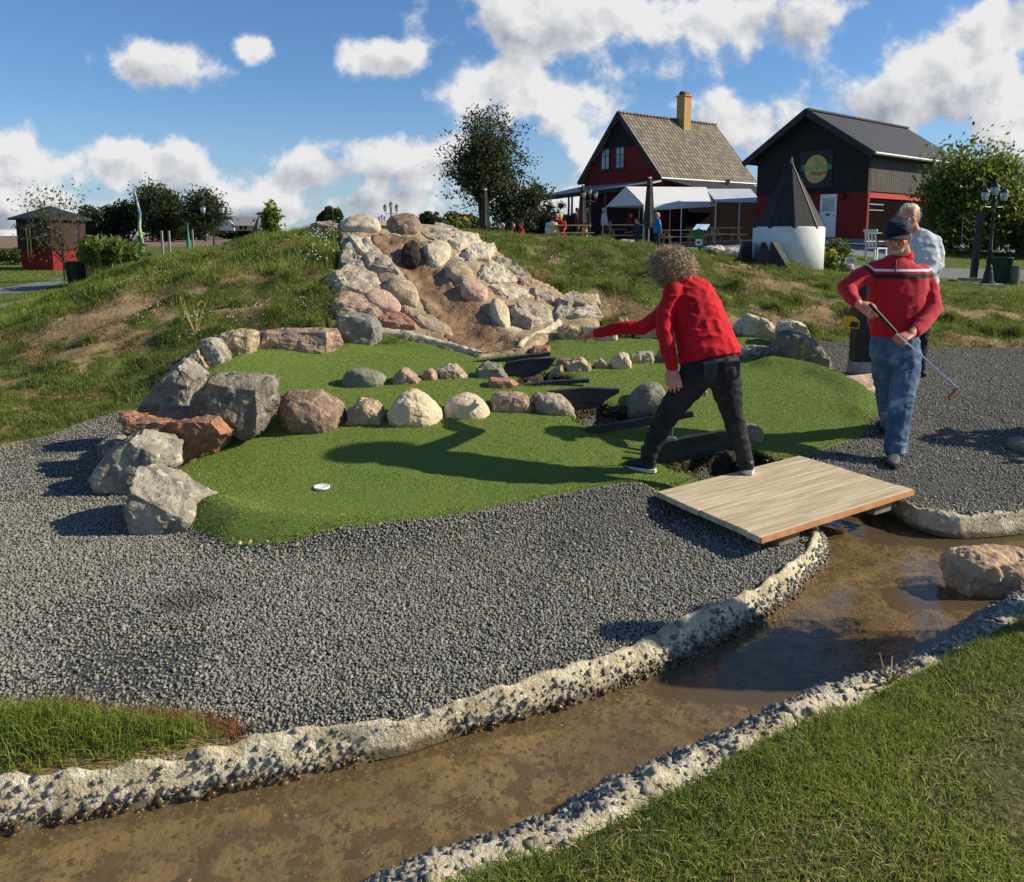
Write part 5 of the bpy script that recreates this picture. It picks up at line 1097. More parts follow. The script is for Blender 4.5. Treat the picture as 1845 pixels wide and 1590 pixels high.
def tile_mat(name, c1, c2, dn, dr, w, h, moss=None, bump=.6):
    """pantile rows: dn down the slope, dr along the ridge"""
    m = bpy.data.materials.new(name); m.use_nodes = True; t = NT(m.node_tree); p = m.node_tree.nodes['Principled BSDF']; pos = t.node('ShaderNodeTexCoord').outputs['Object']
    a = t.math('DIVIDE', t.vmath('DOT_PRODUCT', pos, tuple(dr)), w); b = t.math('DIVIDE', t.vmath('DOT_PRODUCT', pos, tuple(dn)), h)
    fa, fb = t.math('FRACT', a), t.math('FRACT', b)
    cb = t.node('ShaderNodeCombineXYZ'); t.link(t.math('FLOOR', a), cb.inputs[0]); t.link(t.math('FLOOR', b), cb.inputs[1]); wn = t.node('ShaderNodeTexWhiteNoise'); t.link(cb.outputs[0], wn.inputs['Vector'])
    c = t.mix(wn.outputs['Value'], c1, c2)
    if moss: c = t.mix(t.ramp(t.noise(pos, 1.5, 6, .7), .5, .7), c, moss)
    hgt = t.math('ADD', t.math('SINE', t.math('MULTIPLY', a, 6.283)), t.math('MULTIPLY', fb, 1.6))
    c = t.mix(t.ramp(fb, .86, .97), c, tuple(x * .25 for x in c2)); t.link(c, p.inputs['Base Color']); p.inputs['Roughness'].default_value = .8
    bp = t.node('ShaderNodeBump'); bp.inputs['Strength'].default_value = bump; bp.inputs['Distance'].default_value = .05; t.link(hgt, bp.inputs['Height']); t.link(bp.outputs[0], p.inputs['Normal'])
    return m
# ---- cafe house
e1 = Vector((6.8, 5.0, 0)).normalized()          # along the ridge, away from the gable seen
e2 = Vector((e1.y, -e1.x, 0))                     # towards the right hand eave
rid = WD(1115, 203, 46.0); Lr = 8.6; hw = 3.25; zr = rid.z; ze = 4.95; base = H1(rid.x, rid.y)
house = thing('cafe_house', 'dark red cafe with steep grey brown tiled roof and yellow brick chimney', 'house', Vector((rid.x, rid.y, base)))
R0 = Vector((rid.x, rid.y, 0)); bz0 = .9
def hp(s, w, z): return R0 + e1 * s + e2 * w + Vector((0, 0, z))
gw = Wall(hp(0, -hw, bz0), e2)                     # gable wall: local a from left eave to right eave
zsp = ze + (zr - ze) * .47
inn = .18
def gl(z): return (hw - .05) * (zr - z) / (zr - ze) if z > ze else hw - .05
gw.o = hp(inn, -hw, bz0)
MB().prism([hp(inn, w, z) for w, z in ((-gl(ze), bz0), (gl(ze), bz0), (gl(ze), ze), (gl(zsp), zsp), (-gl(zsp), zsp), (-gl(ze), ze))], e1 * .25).build('gable_wall', M['red_brick'], house)
MB().prism([hp(inn - .03, w, z) for w, z in ((-gl(zsp), zsp), (gl(zsp), zsp), (0, zr - .05))], e1 * .25).build('gable_boarding', plank_mat('black_gable_boards', (.010, .010, .011), (.02, .02, .021), tuple(e2), .16, gapw=.1), house)
MB().prism([hp(.45, hw - .12, bz0), hp(Lr - .2, hw - .12, bz0), hp(Lr - .2, hw - .12, ze), hp(.45, hw - .12, ze)], -e2 * .25).build('side_wall', M['red_brick'], house)
MB().prism([hp(.45, -hw + .12, bz0), hp(Lr - .2, -hw + .12, bz0), hp(Lr - .2, -hw + .12, ze), hp(.45, -hw + .12, ze)], e2 * .25).build('side_wall', M['red_brick'], house)
MB().prism([hp(Lr - .3, w, z) for w, z in ((-gl(ze) + .1, bz0), (gl(ze) - .1, bz0), (gl(ze) - .1, ze), (0, zr - .15), (-gl(ze) + .1, ze))], e1 * .2).build('rear_gable_wall', M['red_brick'], house)
dnR = (hp(0, hw, ze) - hp(0, 0, zr)).normalized()
tm = tile_mat('old_pantiles', S(128, 116, 98), S(94, 84, 70), dnR, e1, .28, .33, moss=S(146, 134, 110))
MB().prism([hp(-.05, 0, zr), hp(Lr, 0, zr), hp(Lr, hw + .12, ze - .12), hp(-.05, hw + .12, ze - .12)], dnR.cross(e1) * -.12 if dnR.cross(e1).z > 0 else dnR.cross(e1) * .12).build('roof', tm, house)
dnL = (hp(0, -hw, ze) - hp(0, 0, zr)).normalized(); nl_ = dnL.cross(e1); nl_ = nl_ if nl_.z < 0 else -nl_
MB().prism([hp(-.05, -.005, zr), hp(Lr, -.005, zr), hp(Lr, -hw - .1, ze - .12), hp(-.05, -hw - .1, ze - .12)], nl_ * .12).build('roof', tm, house)
for w in (-1, 1): MB().beam(hp(-.09, 0, zr - .06), hp(-.09, w * (hw + .14), ze - .17), .06, .24).build('barge_board', M['blackpost'], house)
MB().beam(hp(-.08, 0, zr + .03), hp(Lr + .02, 0, zr + .03), .22, .08).build('ridge_cap', tm, house)
w0 = hp(inn, 0, 0)
for a in (hw - 1.62, hw - .38): window(gw, a, ze + .55, .78, 1.25, house)
ch = hp(5.2, .28, 0)
brick = pmat('yellow_brick', S(198, 158, 108), S(174, 134, 88), 9, .9, .3, 60)
cc = MB().box((ch.x, ch.y, zr + .15), (.62, .62, 2.4), rz=math.atan2(e1.y, e1.x)).build('chimney', brick, house)
MB().box((ch.x, ch.y, zr + 1.39), (.74, .74, .08), rz=math.atan2(e1.y, e1.x)).build('chimney_cap', brick, cc)
MB().tube([Vector((ch.x, ch.y, zr + 1.5)) - e1 * .3, Vector((ch.x, ch.y, zr + 1.5)) + e1 * .3], .17, 12).build('chimney_hood', pmat('red_tile', S(120, 60, 50), rough=.7), cc, smooth=True)
# black lean-to under the eave
b1 = [hp(.0, hw + .02, ze - .14), hp(Lr - 1.2, hw + .02, ze - .14), hp(Lr + .6, hw + 1.9, ze - .95), hp(2.2, hw + 1.9, ze - .95)]
MB().slab([p - Vector((0, 0, .06)) for p in b1], .1).build('lean_to_roof', tile_mat('black_tiles', (.02, .022, .026), (.035, .037, .042), (b1[3] - b1[0]).normalized(), e1, .25, .3), house)
MB().prism([hp(.45, hw + 1.7, bz0), hp(Lr + .3, hw + 1.7, bz0), hp(Lr + .3, hw + 1.7, ze - 1.0), hp(.45, hw + 1.7, ze - 1.0)], -e2 * .12).build('lean_to_wall', M['shade_black'], house)  # near black: the shade under the tents is painted into this wall
MB().prism([hp(inn - .04, w, z) for w, z in ((-gl(ze), bz0), (gl(ze), bz0), (gl(ze), ze - 1.25), (-gl(ze), ze - 1.25))], e1 * .2).build('veranda_shade_panel', pmat('veranda_shade_brown', (.03, .014, .012), (.02, .01, .01)), house)  # added dark panel: shade under the veranda, painted over the red gable
v = hp(5.2, hw + .5, ze - .32); MB().box(v + Vector((0, 0, .12)), (.22, .22, .26)).build('roof_vent', M['steel'], house)
MB().tube([hp(-.05, hw + .2, ze - .2), hp(Lr + .05, hw + .2, ze - .2)], .06, 8).build('gutter', M['steel'], house)
# veranda roof in front of the gable
V_ = [WD(962, 357, 48), WD(1170, 331, 40.5), WD(1192, 326, 43.2), WD(1046, 338, 48.8)]
ver = thing('veranda', 'flat grey veranda roof on posts with a red ceiling at the cafe gable', 'veranda', Vector((V_[0].x + 1, V_[0].y - 1, H1(V_[0].x + 1, V_[0].y - 1))))
MB().slab(V_, .09).build('veranda_roof', pmat('light_corrugated_roof', (.32, .33, .36), (.24, .25, .28), 3, .5), ver)
MB().beam(V_[0] - Vector((0, 0, .12)), V_[1] - Vector((0, 0, .12)), .1, .2).build('front_beam', M['blackpost'], ver)
for f in (.02, .34, .37, .66):
    p = V_[0].lerp(V_[1], f); MB().box((p.x, p.y, (p.z + H1(p.x, p.y)) / 2 - .1), (.11, .11, p.z - H1(p.x, p.y) - .2)).build('post', M['blackpost'], ver)
MB().tube([V_[0] + Vector((0, 0, -.2)), V_[0] + Vector((.18, 0, -.4)), V_[0] + Vector((.2, 0, -1.9))], .035, 6).build('downpipe', M['blackpost'], ver)
for f, lab in ((.16, 'hanging basket of dark flowers at the left end of the veranda'), (.27, 'hanging basket with red flowers beside the darker one under the veranda'), (.52, 'hanging basket half hidden behind the triple lamp under the veranda')):
    p = V_[0].lerp(V_[1], f) + Vector((0, .3, -.65)); t = thing('hanging_basket', lab, 'basket', p, 'hanging baskets under the veranda')
    MB().lathe(p, [(.05, -.14), (.14, -.08), (.17, 0)], 10).build('pot', M['bark'], t)
    for a in (-.15, .15): pass
    MB().tube([p + Vector((-.16, 0, 0)), p + Vector((0, 0, .5)), p + Vector((.16, 0, 0))], .008, 4).build('hanger', M['blackiron'], t)
    leaf_mesh('foliage', [p + Vector((random.gauss(0, .13), random.gauss(0, .1), random.gauss(.04, .1))) for _ in range(220)], .07, M['leafdark'], t)
    leaf_mesh('flowers', [p + Vector((random.gauss(0, .12), random.gauss(-.08, .05), random.gauss(.06, .08))) for _ in range(26)], .05, M['redcloth'], t)
# ---- barn
f1 = Vector((7.4, 6.0, 0)).normalized(); f2 = Vector((f1.y, -f1.x, 0)); br = WD(1458, 199, 36.0); Q0 = Vector((br.x, br.y, 0)); zb_ = br.z; bw, bl, be = 3.05, 9.6, 5.2
def bp(s, w, z): return Q0 + f1 * s + f2 * w + Vector((0, 0, z))
gb = H1(br.x, br.y) - .05; barn = thing('barn', 'black boarded barn on red walls with a black tiled roof', 'barn', Vector((br.x, br.y, gb)))
bw2 = bw - .3; zlow = 3.55; bz_ = gb - .3
def bgl(z): return min(bw2, bw * (zb_ - z) / (zb_ - be) - .08)
bcl = plank_mat('black_vertical_boards_gable', (.012, .012, .013), (.026, .024, .023), tuple(f2), .18, gapw=.09)
bcs = plank_mat('grey_black_side_boards', S(62, 58, 54), S(92, 86, 78), tuple(f1), .2, gapw=.16)
ks = zb_ - (bw2 + .08) * (zb_ - be) / bw
MB().prism([bp(.3, w, z) for w, z in ((-bw2, zlow), (bw2, zlow), (bw2, ks), (0, zb_ - .1), (-bw2, ks))], f1 * .2).build('gable_boarding', bcl, barn)
MB().prism([bp(.36, w, z) for w, z in ((-bw2, bz_), (bw2, bz_), (bw2, zlow - .002), (-bw2, zlow - .002))], f1 * .2).build('lower_wall', M['red_brick'], barn)
MB().prism([bp(.52, bw2, zlow), bp(bl - .3, bw2, zlow), bp(bl - .3, bw2, ks), bp(.52, bw2, ks)], -f2 * .15).build('side_boarding', bcs, barn)
MB().prism([bp(.58, bw2 - .06, zlow - .28), bp(bl - .3, bw2 - .06, zlow - .28), bp(bl - .3, bw2 - .06, zlow - .002), bp(.58, bw2 - .06, zlow - .002)], -f2 * .15).build('lintel', pmat('bright_red_beam', S(190, 60, 50)), barn)  # lintel in a brighter red than the walls
MB().prism([bp(.58, bw2 - .12, bz_), bp(bl - .3, bw2 - .12, bz_), bp(bl - .3, bw2 - .12, zlow - .29), bp(.58, bw2 - .12, zlow - .29)], -f2 * .15).build('sliding_door', M['shade_black'], barn)  # its black holds the shade below the lintel as colour
for z in (3.0, 2.75, 1.75):
    MB().beam(bp(.65, bw2 - .1, z), bp(2.0, bw2 - .1, z), .04, .05).build('hinge_strap', M['steel'], barn)
MB().prism([bp(.52, -bw2, bz_), bp(bl - .3, -bw2, bz_), bp(bl - .3, -bw2, ks), bp(.52, -bw2, ks)], f2 * .15).build('rear_side_wall', bcs, barn)
MB().prism([bp(bl - .4, w, z) for w, z in ((-bw2, bz_), (bw2, bz_), (bw2, ks), (0, zb_ - .2), (-bw2, ks))], f1 * .1).build('rear_gable_wall', bcl, barn)
bd = (bp(0, bw, be) - bp(0, 0, zb_)).normalized(); btm = tile_mat('black_roof_tiles', (.018, .021, .027), (.03, .034, .042), bd, f1, .3, .34, bump=.35)
for sgn in (1, -1):
    d_ = (bp(0, bw * sgn, be) - bp(0, 0, zb_)).normalized(); nn = d_.cross(f1); nn = nn if nn.z < 0 else -nn
    MB().prism([bp(-.25, sgn * .004, zb_), bp(bl, sgn * .004, zb_), bp(bl, sgn * (bw + .1), be - .07), bp(-.25, sgn * (bw + .1), be - .07)], nn * .13).build('roof', btm, barn)
    MB().beam(bp(-.29, 0, zb_ - .1), bp(-.29, sgn * (bw + .12), be - .17), .06, .28).build('barge_board', M['blackpost'], barn)
rc = MB()
for i in range(30): rc.ball(bp(-.1 + i * .33, 0, zb_ + .03), (.17, .17, .09), 6, 4)
MB().beam(bp(-.2, 0, zb_ + .03), bp(bl, 0, zb_ + .03), .24, .08).build('ridge_cap', btm, barn)
MB().tube([bp(-.2, bw + .16, be - .12), bp(bl, bw + .16, be - .12)], .07, 8).build('gutter', M['steel'], barn)
bwall = Wall(bp(.36, -bw2, bz_), f2)
dz_ = H1(*bp(0, 0, 0).xy)
aD = None
def a_of(px, wl, z=2.5):   # local coordinate on the wall seen at pixel column px
    best = min(np.linspace(0, 2 * bw2, 300), key=lambda a: abs(CX + F * (wl.p(a, z).x / wl.p(a, z).y) * (CP + 0) - px)); return float(best)
a0, a1 = a_of(1466, bwall), a_of(1495, bwall)
zd = EYE + kray(428) * 35.2; zt_ = EYE + kray(350) * 35.2
dr = bwall.panel(MB(), [(a0, zd), (a1, zd), (a1, zt_), (a0, zt_)], .05, .04).build('door', M['white'], barn)
bwall.panel(MB(), [(a0 + .12, zt_ - .75), (a1 - .12, zt_ - .75), (a1 - .12, zt_ - .15), (a0 + .12, zt_ - .15)], .06, .02).build('pane', MX['pane'], dr)
h_ = bwall.p(a1 - .08, zd + .95, .08); MB().box(h_, (.1, .05, .03)).build('handle', M['steel'], dr)
bwall.panel(MB(), [((a0 + a1) / 2 - .1, zt_ - .95), ((a0 + a1) / 2 + .1, zt_ - .95), ((a0 + a1) / 2 + .1, zt_ - .86), ((a0 + a1) / 2 - .1, zt_ - .86)], .056, .01).build('door_plate', M['blackpost'], dr)
p = bwall.p(a1 + .32, zt_ - .1, .12); MB().lathe(p, [(.05, -.18), (.09, -.1), (.09, .06), (.02, .14)], 8).build('wall_lamp', M['blackiron'], barn)
# banner with the round emblem
bwall2 = Wall(bp(.3, -bw2, bz_), f2); s0, s1 = a_of(1427, bwall2, 4.8), a_of(1484, bwall2, 4.8); zB, zT = EYE + kray(337) * 35.2, EYE + kray(268) * 35.2
ban = thing('banner', 'black square banner with a tan round emblem on the barn gable', 'banner', bwall2.p((s0 + s1) / 2, zB, .05))
bwall2.panel(MB(), [(s0, zB), (s1, zB), (s1, zT), (s0, zT)], .05, .02).build('banner_cloth', pmat('dark_banner_cloth', (.02, .022, .024), (.03, .032, .034), 3, .6), ban)
cs, czz = (s0 + s1) / 2 + .02, (zB + zT) / 2; rr = .56
bwall2.panel(MB(), [(cs + math.cos(i * math.pi / 20) * rr, czz + math.sin(i * math.pi / 20) * rr * 1.12) for i in range(40)], .056, .006).build('round_emblem', pmat('tan_emblem', S(214, 180, 120), S(186, 150, 96), 2, .7), ban)
FM = Matrix((bwall2.d, Vector((0, 0, 1)), bwall2.n)).transposed()
text_part('BornPark', .4, bwall2.p(cs + .02, czz + .08, .062), FM, pmat('green_lettering', S(50, 190, 120)), ban, extr=.004, bold=.003)
text_part('Minigolf', .25, bwall2.p(cs + .12, czz - .19, .062), FM, pmat('brown_lettering', S(70, 50, 30)), ban, extr=.003)
# low plinth wall in front of the barn side and fence like board
MB().prism([WD(1480, 438, 31), WD(1605, 439, 31), WD(1605, 431, 31), WD(1480, 430, 31)], (0, .25, 0)).build('low_wall', pmat('grey_concrete', (.22, .22, .21), (.16, .16, .155), 4, .9, .3, 30), origin=gz(1540, 31))
tag(bpy.data.objects['low_wall'], 'low grey concrete wall in front of the barn', 'wall')
o = MB().prism([WD(1652, 375, 32), WD(1700, 366, 31.5), WD(1700, 425, 31.5), WD(1652, 430, 32)], (0, .06, 0)).build('notice_board', pmat('faded_grey_banner', (.16, .16, .17), (.09, .09, .1), 2, .7), origin=gz(1675, 32)); tag(o, 'faded grey advertising board beside the barn behind the blonde person', 'board')
# ---- small hut left
hc_ = gz(101, 30); hut = thing('hut', 'small square hut, black above and red below, with a pyramid roof', 'hut', hc_); g0 = hc_.z
def hutp(a, b, z): a *= .76; b *= .76; return Vector((hc_.x + a * .96 + b * .28, hc_.y - a * .28 + b * .96, z))
zt1, zm = EYE + kray(395) * 30, EYE + kray(449) * 30; zb1 = EYE + kray(482) * 30
def hbox(h, z0, z1): return MB().prism([hutp(-h, -h, z0), hutp(h, -h, z0), hutp(h, h, z0), hutp(-h, h, z0)], (0, 0, z1 - z0))
hbox(.98, zb1 - .1, zm).build('lower_wall', plank_mat('red_boards', S(140, 30, 28), S(118, 24, 24), (0, 0, 1), .14), hut)
hbox(1.06, zm + .002, zt1 + .05).build('upper_wall', plank_mat('brown_black_boards', S(52, 34, 32), S(66, 44, 40), (1, 0, 0), .3), hut)
ap = Vector((hc_.x, hc_.y, EYE + kray(371) * 30)); rc = [hutp(-1.3, -1.3, zt1 + .02), hutp(1.3, -1.3, zt1 + .02), hutp(1.3, 1.3, zt1 + .02), hutp(-1.3, 1.3, zt1 + .02)]
MB().add([*rc, ap, *[q - Vector((0, 0, .07)) for q in rc]], [(0, 1, 4), (1, 2, 4), (2, 3, 4), (3, 0, 4), (8, 7, 6, 5), (0, 5, 6, 1), (1, 6, 7, 2), (2, 7, 8, 3), (3, 8, 5, 0)]).build('roof', MX['roofing'], hut)
for a in (-.35, -.15): MB().beam(hutp(a, -1.12, zm - .35), hutp(a, -1.12, zm + .9), .04, .04).build('pole', M['wood'], hut)
# ---- distant white farmhouse
fd = 105
def fp(px, py, dd=0): return WD(px, py, fd + dd)
farm = thing('farmhouse', 'white farmhouse with long grey roof on the left horizon', 'house', gz(425, fd))
wg = M['white']
MB().prism([fp(384, 416), fp(422, 416, -3), fp(422, 406, -3), fp(402, 388, -1), fp(384, 404)], (0, .3, 0)).build('gable_wall', wg, farm)
MB().prism([fp(420, 416, 1), fp(476, 416, 1), fp(476, 405, 1), fp(420, 405, 1)], (0, .3, 0)).build('side_wall', wg, farm)
MB().prism([fp(403, 389, 0), fp(478, 392, 4), fp(480, 407, 0), fp(423, 407, -3.2)], (0, .4, 0)).build('roof', pmat('grey_far_roof', S(120, 120, 124)), farm)
for a in (432, 440, 461): MB().prism([fp(a, 414, .8), fp(a + 4, 414, .8), fp(a + 4, 407, .8), fp(a, 407, .8)], (0, .1, 0)).build('window', M['blackpost'], farm)
def cone(px0, px1, pyt, pyb, d, mat, label, n=4, name='marker_cone', cat='cone'):
    b0, b1 = WD(px0, pyb, d), WD(px1, pyb, d); c = (b0 + b1) / 2; r = (b1 - b0).length / 2; t = WD((px0 + px1) / 2, pyt, d)
    o = MB().lathe(Vector((c.x, c.y, c.z)), [(r * 1.02, -.3), (r, 0), (r * .5, (t.z - c.z) * .5), (.01, t.z - c.z)], n).build(name, mat, origin=Vector((c.x, c.y, c.z - .3))); return tag(o, label, cat)
cone(455, 480, 387, 414, 30, M['blackpost'], 'dark pointed roof shape on the left crest behind the flowering plant', 4, 'pointed_roof', 'model roof')
cone(336, 343, 402, 436, 18, pmat('teal_paint', S(50, 130, 110)), 'thin teal cone beyond the left mound', 5)
# totem pole
tb = gz(257, 24); P_ = [WD(x_, y_, 24) for x_, y_ in ((257, 475), (256, 440), (251, 410), (252, 385), (246, 360), (241, 337))]; P_[0] = Vector((P_[0].x, 24, tb.z))
tot = thing('totem_pole', 'tall crooked painted driftwood pole beyond the left mound', 'pole', tb)
MB().tube(P_[:3], [.07, .065, .05], 7).build('pole_base', pmat('teal_green_paint', S(40, 110, 100), S(180, 190, 90), 3), tot)
MB().tube(P_[2:], [.05, .045, .03, .012], 7).build('pole_top', pmat('blue_white_paint', S(70, 120, 160), S(200, 190, 140), 5), tot)
for px, py0, py1, d, lab in ((297, 416, 440, 40, 'short pale fence post on the left field'), (310, 416, 432, 45, 'thin pale post farther back on the left field'), (352, 414, 428, 50, 'thin post nearest the double lamp on the left field')):
    g_ = gz(px, d); MB().beam(g_, Vector((g_.x, d, EYE + kray(py0) * d)), .09, .09).build('fence_post', pmat('grey_timber', (.35, .33, .3)), origin=g_); o = [q for q in bpy.data.objects if q.name.startswith('fence_post')][-1]
    tag([q for q in bpy.data.objects if q.name.startswith('fence_post') and not q.get('label')][0], lab, 'post', 'fence posts on the left field')
# ---- classic street lamps
def lamp_proto(nh, height, two=False):
    t = thing('street_lamp', 'x', 'street lamp', (0, 0, 0)); m = M['iron']
    MB().lathe((0, 0, 0), [(.16, 0), (.16, .04), (.12, .07), (.1, .22), (.085, .3), (.07, .34), (.075, .38), (.05, .45)], 12).build('base', m, t, smooth=False)
    MB().lathe((0, 0, 0), [(.048, .44), (.05, .7), (.062, .72), (.062, .76), (.04, .8), (.03, height * .7), (.045, height * .7 + .02), (.03, height * .7 + .05), (.026, height - .42), (.05, height - .4), (.03, height - .3)], 10).build('pole', m, t, smooth=True)
    hs = [(-.28, height - .42), (0, height - .3), (.28, height - .42)] if nh == 3 else [(-.3, height - .42), (.3, height - .42)]
    for hx, hz in hs:
        if hx:
            s = 1 if hx > 0 else -1; MB().tube([(0, 0, hz - .05), (s * .1, 0, hz - .13), (hx, 0, hz - .12), (hx, 0, hz)], .015, 6).build('arm', m, t)
        hd = MB().lathe((hx, 0, hz), [(.02, -.02), (.05, 0), (.055, .02)], 10).build('lantern', m, t)
        MB().lathe((hx, 0, hz), [(.05, .022), (.085, .13), (.08, .2)], 8).build('lantern_glass', M['glass'], hd)
        MB().lathe((hx, 0, hz), [(.105, .202), (.095, .23), (.05, .28), (.02, .3), (.015, .35), (.004, .38)], 10).build('lantern_cap', m, hd)
        for k in range(4):
            a = k * math.pi / 2 + .4; MB().tube([(hx + .055 * math.cos(a), .055 * math.sin(a), hz + .015), (hx + .09 * math.cos(a), .09 * math.sin(a), hz + .13), (hx + .084 * math.cos(a), .084 * math.sin(a), hz + .205)], .005, 4).build('lantern_bar', m, hd)
    return t
lg = 'classic street lamps'
L3 = lamp_proto(3, 2.3); L2 = lamp_proto(2, 2.3)
def put(o, loc, label, group, rz=0, sc=None):
    o.location = loc; o.rotation_euler.z = rz; o['label'] = label; o['group'] = group
    if sc: o.scale = (sc,) * 3
def at_top(px, py_top, d, h): z = EYE + kray(py_top) * d; return Vector((xray(px, py_top) * d, d, z - h))
put(L3, gz(1779, 18.0) + Vector((0, 0, .05)), 'tall dark green lamp post with three lanterns on the right lawn', lg, .3)
MB().box(gz(1779, 18.0) + Vector((0, 0, .0)), (.5, .5, .12)).build('footing', RM['ltan'], origin=gz(1779, 18.0)); tag(bpy.data.objects['footing'], 'square stone footing under the right lamp post', 'footing')
c = copy_tree(L3); put(c, at_top(1063, 338, 31, 2.3), 'triple lantern lamp standing in front of the cafe veranda', lg, .5)
c = copy_tree(L3); put(c, at_top(704, 365, 38, 2.3), 'triple lantern lamp rising behind the rockery crest', lg, .2)
c = copy_tree(L3); put(c, at_top(688, 388, 62, 2.3), 'smallest far triple lamp left of the one behind the rockery', lg, .9)
put(L2, at_top(382, 362, 26, 2.3), 'double lantern lamp on the left beyond the mound', lg, .15)
# ---- litter bins, bollard
def bin_proto():
    t = thing('litter_bin', 'x', 'litter bin', (0, 0, 0)); b = MB().lathe((0, 0, 0), [(.2, 0), (.26, .6), (.3, .62), (.3, .66), (.24, .66), (.2, .05)], 20).build('bin_body', M['binm'], t)
    for k in range(20):
        a = k * math.pi / 10; MB().beam((.212 * math.cos(a), .212 * math.sin(a), .03), (.268 * math.cos(a), .268 * math.sin(a), .6), .03, .02).build('rib', M['binm'], t)
    return t
B1 = bin_proto(); put(B1, gz(1797, 19.2), 'dark green ribbed bin behind the right lamp post', 'green litter bins')
c = copy_tree(B1); put(c, gz(140, 22) , 'green bin at the foot of the young tree on the left', 'green litter bins')
o = MB().lathe(gz(1826, 19.0), [(.12, -.05), (.12, .46), (.11, .47)], 16).build('bollard', pmat('grey_timber_bollard', S(120, 116, 104), S(96, 92, 84), 6, .9), origin=gz(1826, 19)); tag(o, 'short round grey bollard right of the green bin', 'bollard')
g_ = gz(1752, 20); t = thing('carved_post', 'dark carved timber sign post with curly iron brackets on the right lawn', 'post', g_)
MB().beam(g_ - Vector((0, 0, .1)), g_ + Vector((.06, 0, 1.78)), .13, .13).build('post', M['blackpost'], t)
MB().box(g_ + Vector((0, 0, .03)), (.55, .4, .1)).build('foot_slab', pmat('foot_concrete', (.3, .3, .28)), t)
MB().beam(g_ + Vector((-.38, 0, 1.66)), g_ + Vector((.1, 0, 1.76)), .05, .05).build('arm', M['bark'], t)
for z0 in (1.58, 1.38, 1.14):
    MB().tube([g_ + Vector((-.38 + i * .06, 0, z0 - i * .02 + .05 * math.sin(i * 1.6))) for i in range(7)], .014, 5).build('bracket', M['wood'], t)
MB().tube([g_ + Vector((-.36, 0, .75)), g_ + Vector((-.38, 0, 1.66))], .008, 4).build('wire', M['steel'], t)
# ---- fence wires right
# ---- white chair
cb = gz(1574, 25); chair = thing('garden_chair', 'white slatted garden chair behind the man in the red jumper', 'chair', cb)
def cbx(c, s, n): return MB().box(cb + Vector(c), s, rz=.5).build(n, M['white'], chair)
cbx((0, 0, .4), (.5, .46, .04), 'seat')
Mx = Matrix.Rotation(.5, 3, 'Z')
for i in range(4): p = cb + Mx @ Vector((-.24, -.18 + i * .12, 0)); MB().beam(p + Vector((0, 0, .42)), p + Mx @ Vector((-.1, 0, .98)), .08, .02).build('back_slat', M['white'], chair)
p = cb + Mx @ Vector((-.32, 0, .96)); MB().box(p, (.03, .5, .08), rz=.5).build('back_rail', M['white'], chair)
for sx in (-1, 1):
    for sy in (-1, 1): p = cb + Mx @ Vector((sx * .22, sy * .2, .2)); MB().box(p, (.05, .05, .42), rz=.5).build('leg', M['white'], chair)
    p = cb + Mx @ Vector((0, sx * .25, .62)); MB().box(p, (.5, .06, .03), rz=.5).build('armrest', M['white'], chair)
# ---- white mini tower with black cone and sloping vents
tw = gz(1416, 13.9); k_ = 13.9; rT = (WD(1478, 450, k_) - WD(1355, 450, k_)).length / 2; zT0, zT1, zT2 = EYE + kray(487) * k_, EYE + kray(409) * k_, EYE + kray(291) * k_
mt = thing('mini_tower', 'round white model tower with a black cone roof', 'model tower', Vector((tw.x, tw.y, zT0 - .1)))
MB().lathe((tw.x, tw.y, zT0 - .15), [(rT, 0), (rT, zT1 - zT0 + .15 - .02), (rT * .96, zT1 - zT0 + .15)], 40).build('tower_wall', pmat('whitewashed_plaster', (.74, .73, .69), (.66, .65, .6), 3, .8, .25, 25), mt, smooth=True)
cone_m = MB(); ns = 9; rb = rT * 1.02; apx = Vector((tw.x - .0, tw.y, zT2))
vs = [Vector((tw.x + rb * math.cos(2 * math.pi * (i + .5) / ns), tw.y + rb * math.sin(2 * math.pi * (i + .5) / ns), zT1 - .03)) for i in range(ns)]
cone_m.add(vs + [apx, Vector((tw.x, tw.y, zT1 - .02))], [(i, (i + 1) % ns, ns) for i in range(ns)] + [((i + 1) % ns, i, ns + 1) for i in range(ns)])
cone_m.build('cone_roof', pmat('black_roofing_felt', (.022, .022, .024), (.035, .035, .037), 8, .75, .3, 120), mt)
for v_ in vs: MB().beam(v_.lerp(apx, .01), v_.lerp(apx, .99), .012, .014).build('roof_seam', M['blackpost'], mt)
MB().lathe(apx - Vector((0, 0, .06)), [(.03, 0), (.02, .08), (.004, .14)], 6).build('finial', M['steel'], mt)
def wedge(pts_f, d, depth, label):
    a = [WD(px, py, d) for px, py in pts_f]; t = MB().prism([a[0] + Vector((0, 0, -.1)), a[1], a[2], a[3] + Vector((0, 0, -.1))], depth).build('roof_wedge', pmat('felt_wedge', (.024, .024, .026), (.038, .038, .04), 8, .75), origin=a[0]); tag(t, label, 'model wedge', 'small black roof wedges beside the mini tower')
wedge([(1326, 482), (1341, 436), (1356, 436), (1356, 484)], 13.4, (.1, .5, 0), 'leftmost small black wedge touching the left side of the mini tower')
wedge([(1355, 484), (1374, 437), (1380, 437), (1404, 484)], 12.75, (.16, .55, 0), 'small black triangular wedge in front of the mini tower wall')
wedge([(1385, 484), (1388, 437), (1392, 437), (1427, 484)], 12.95, (.2, .3, 0), 'sloping grey black wedge leaning to the right at the mini tower')
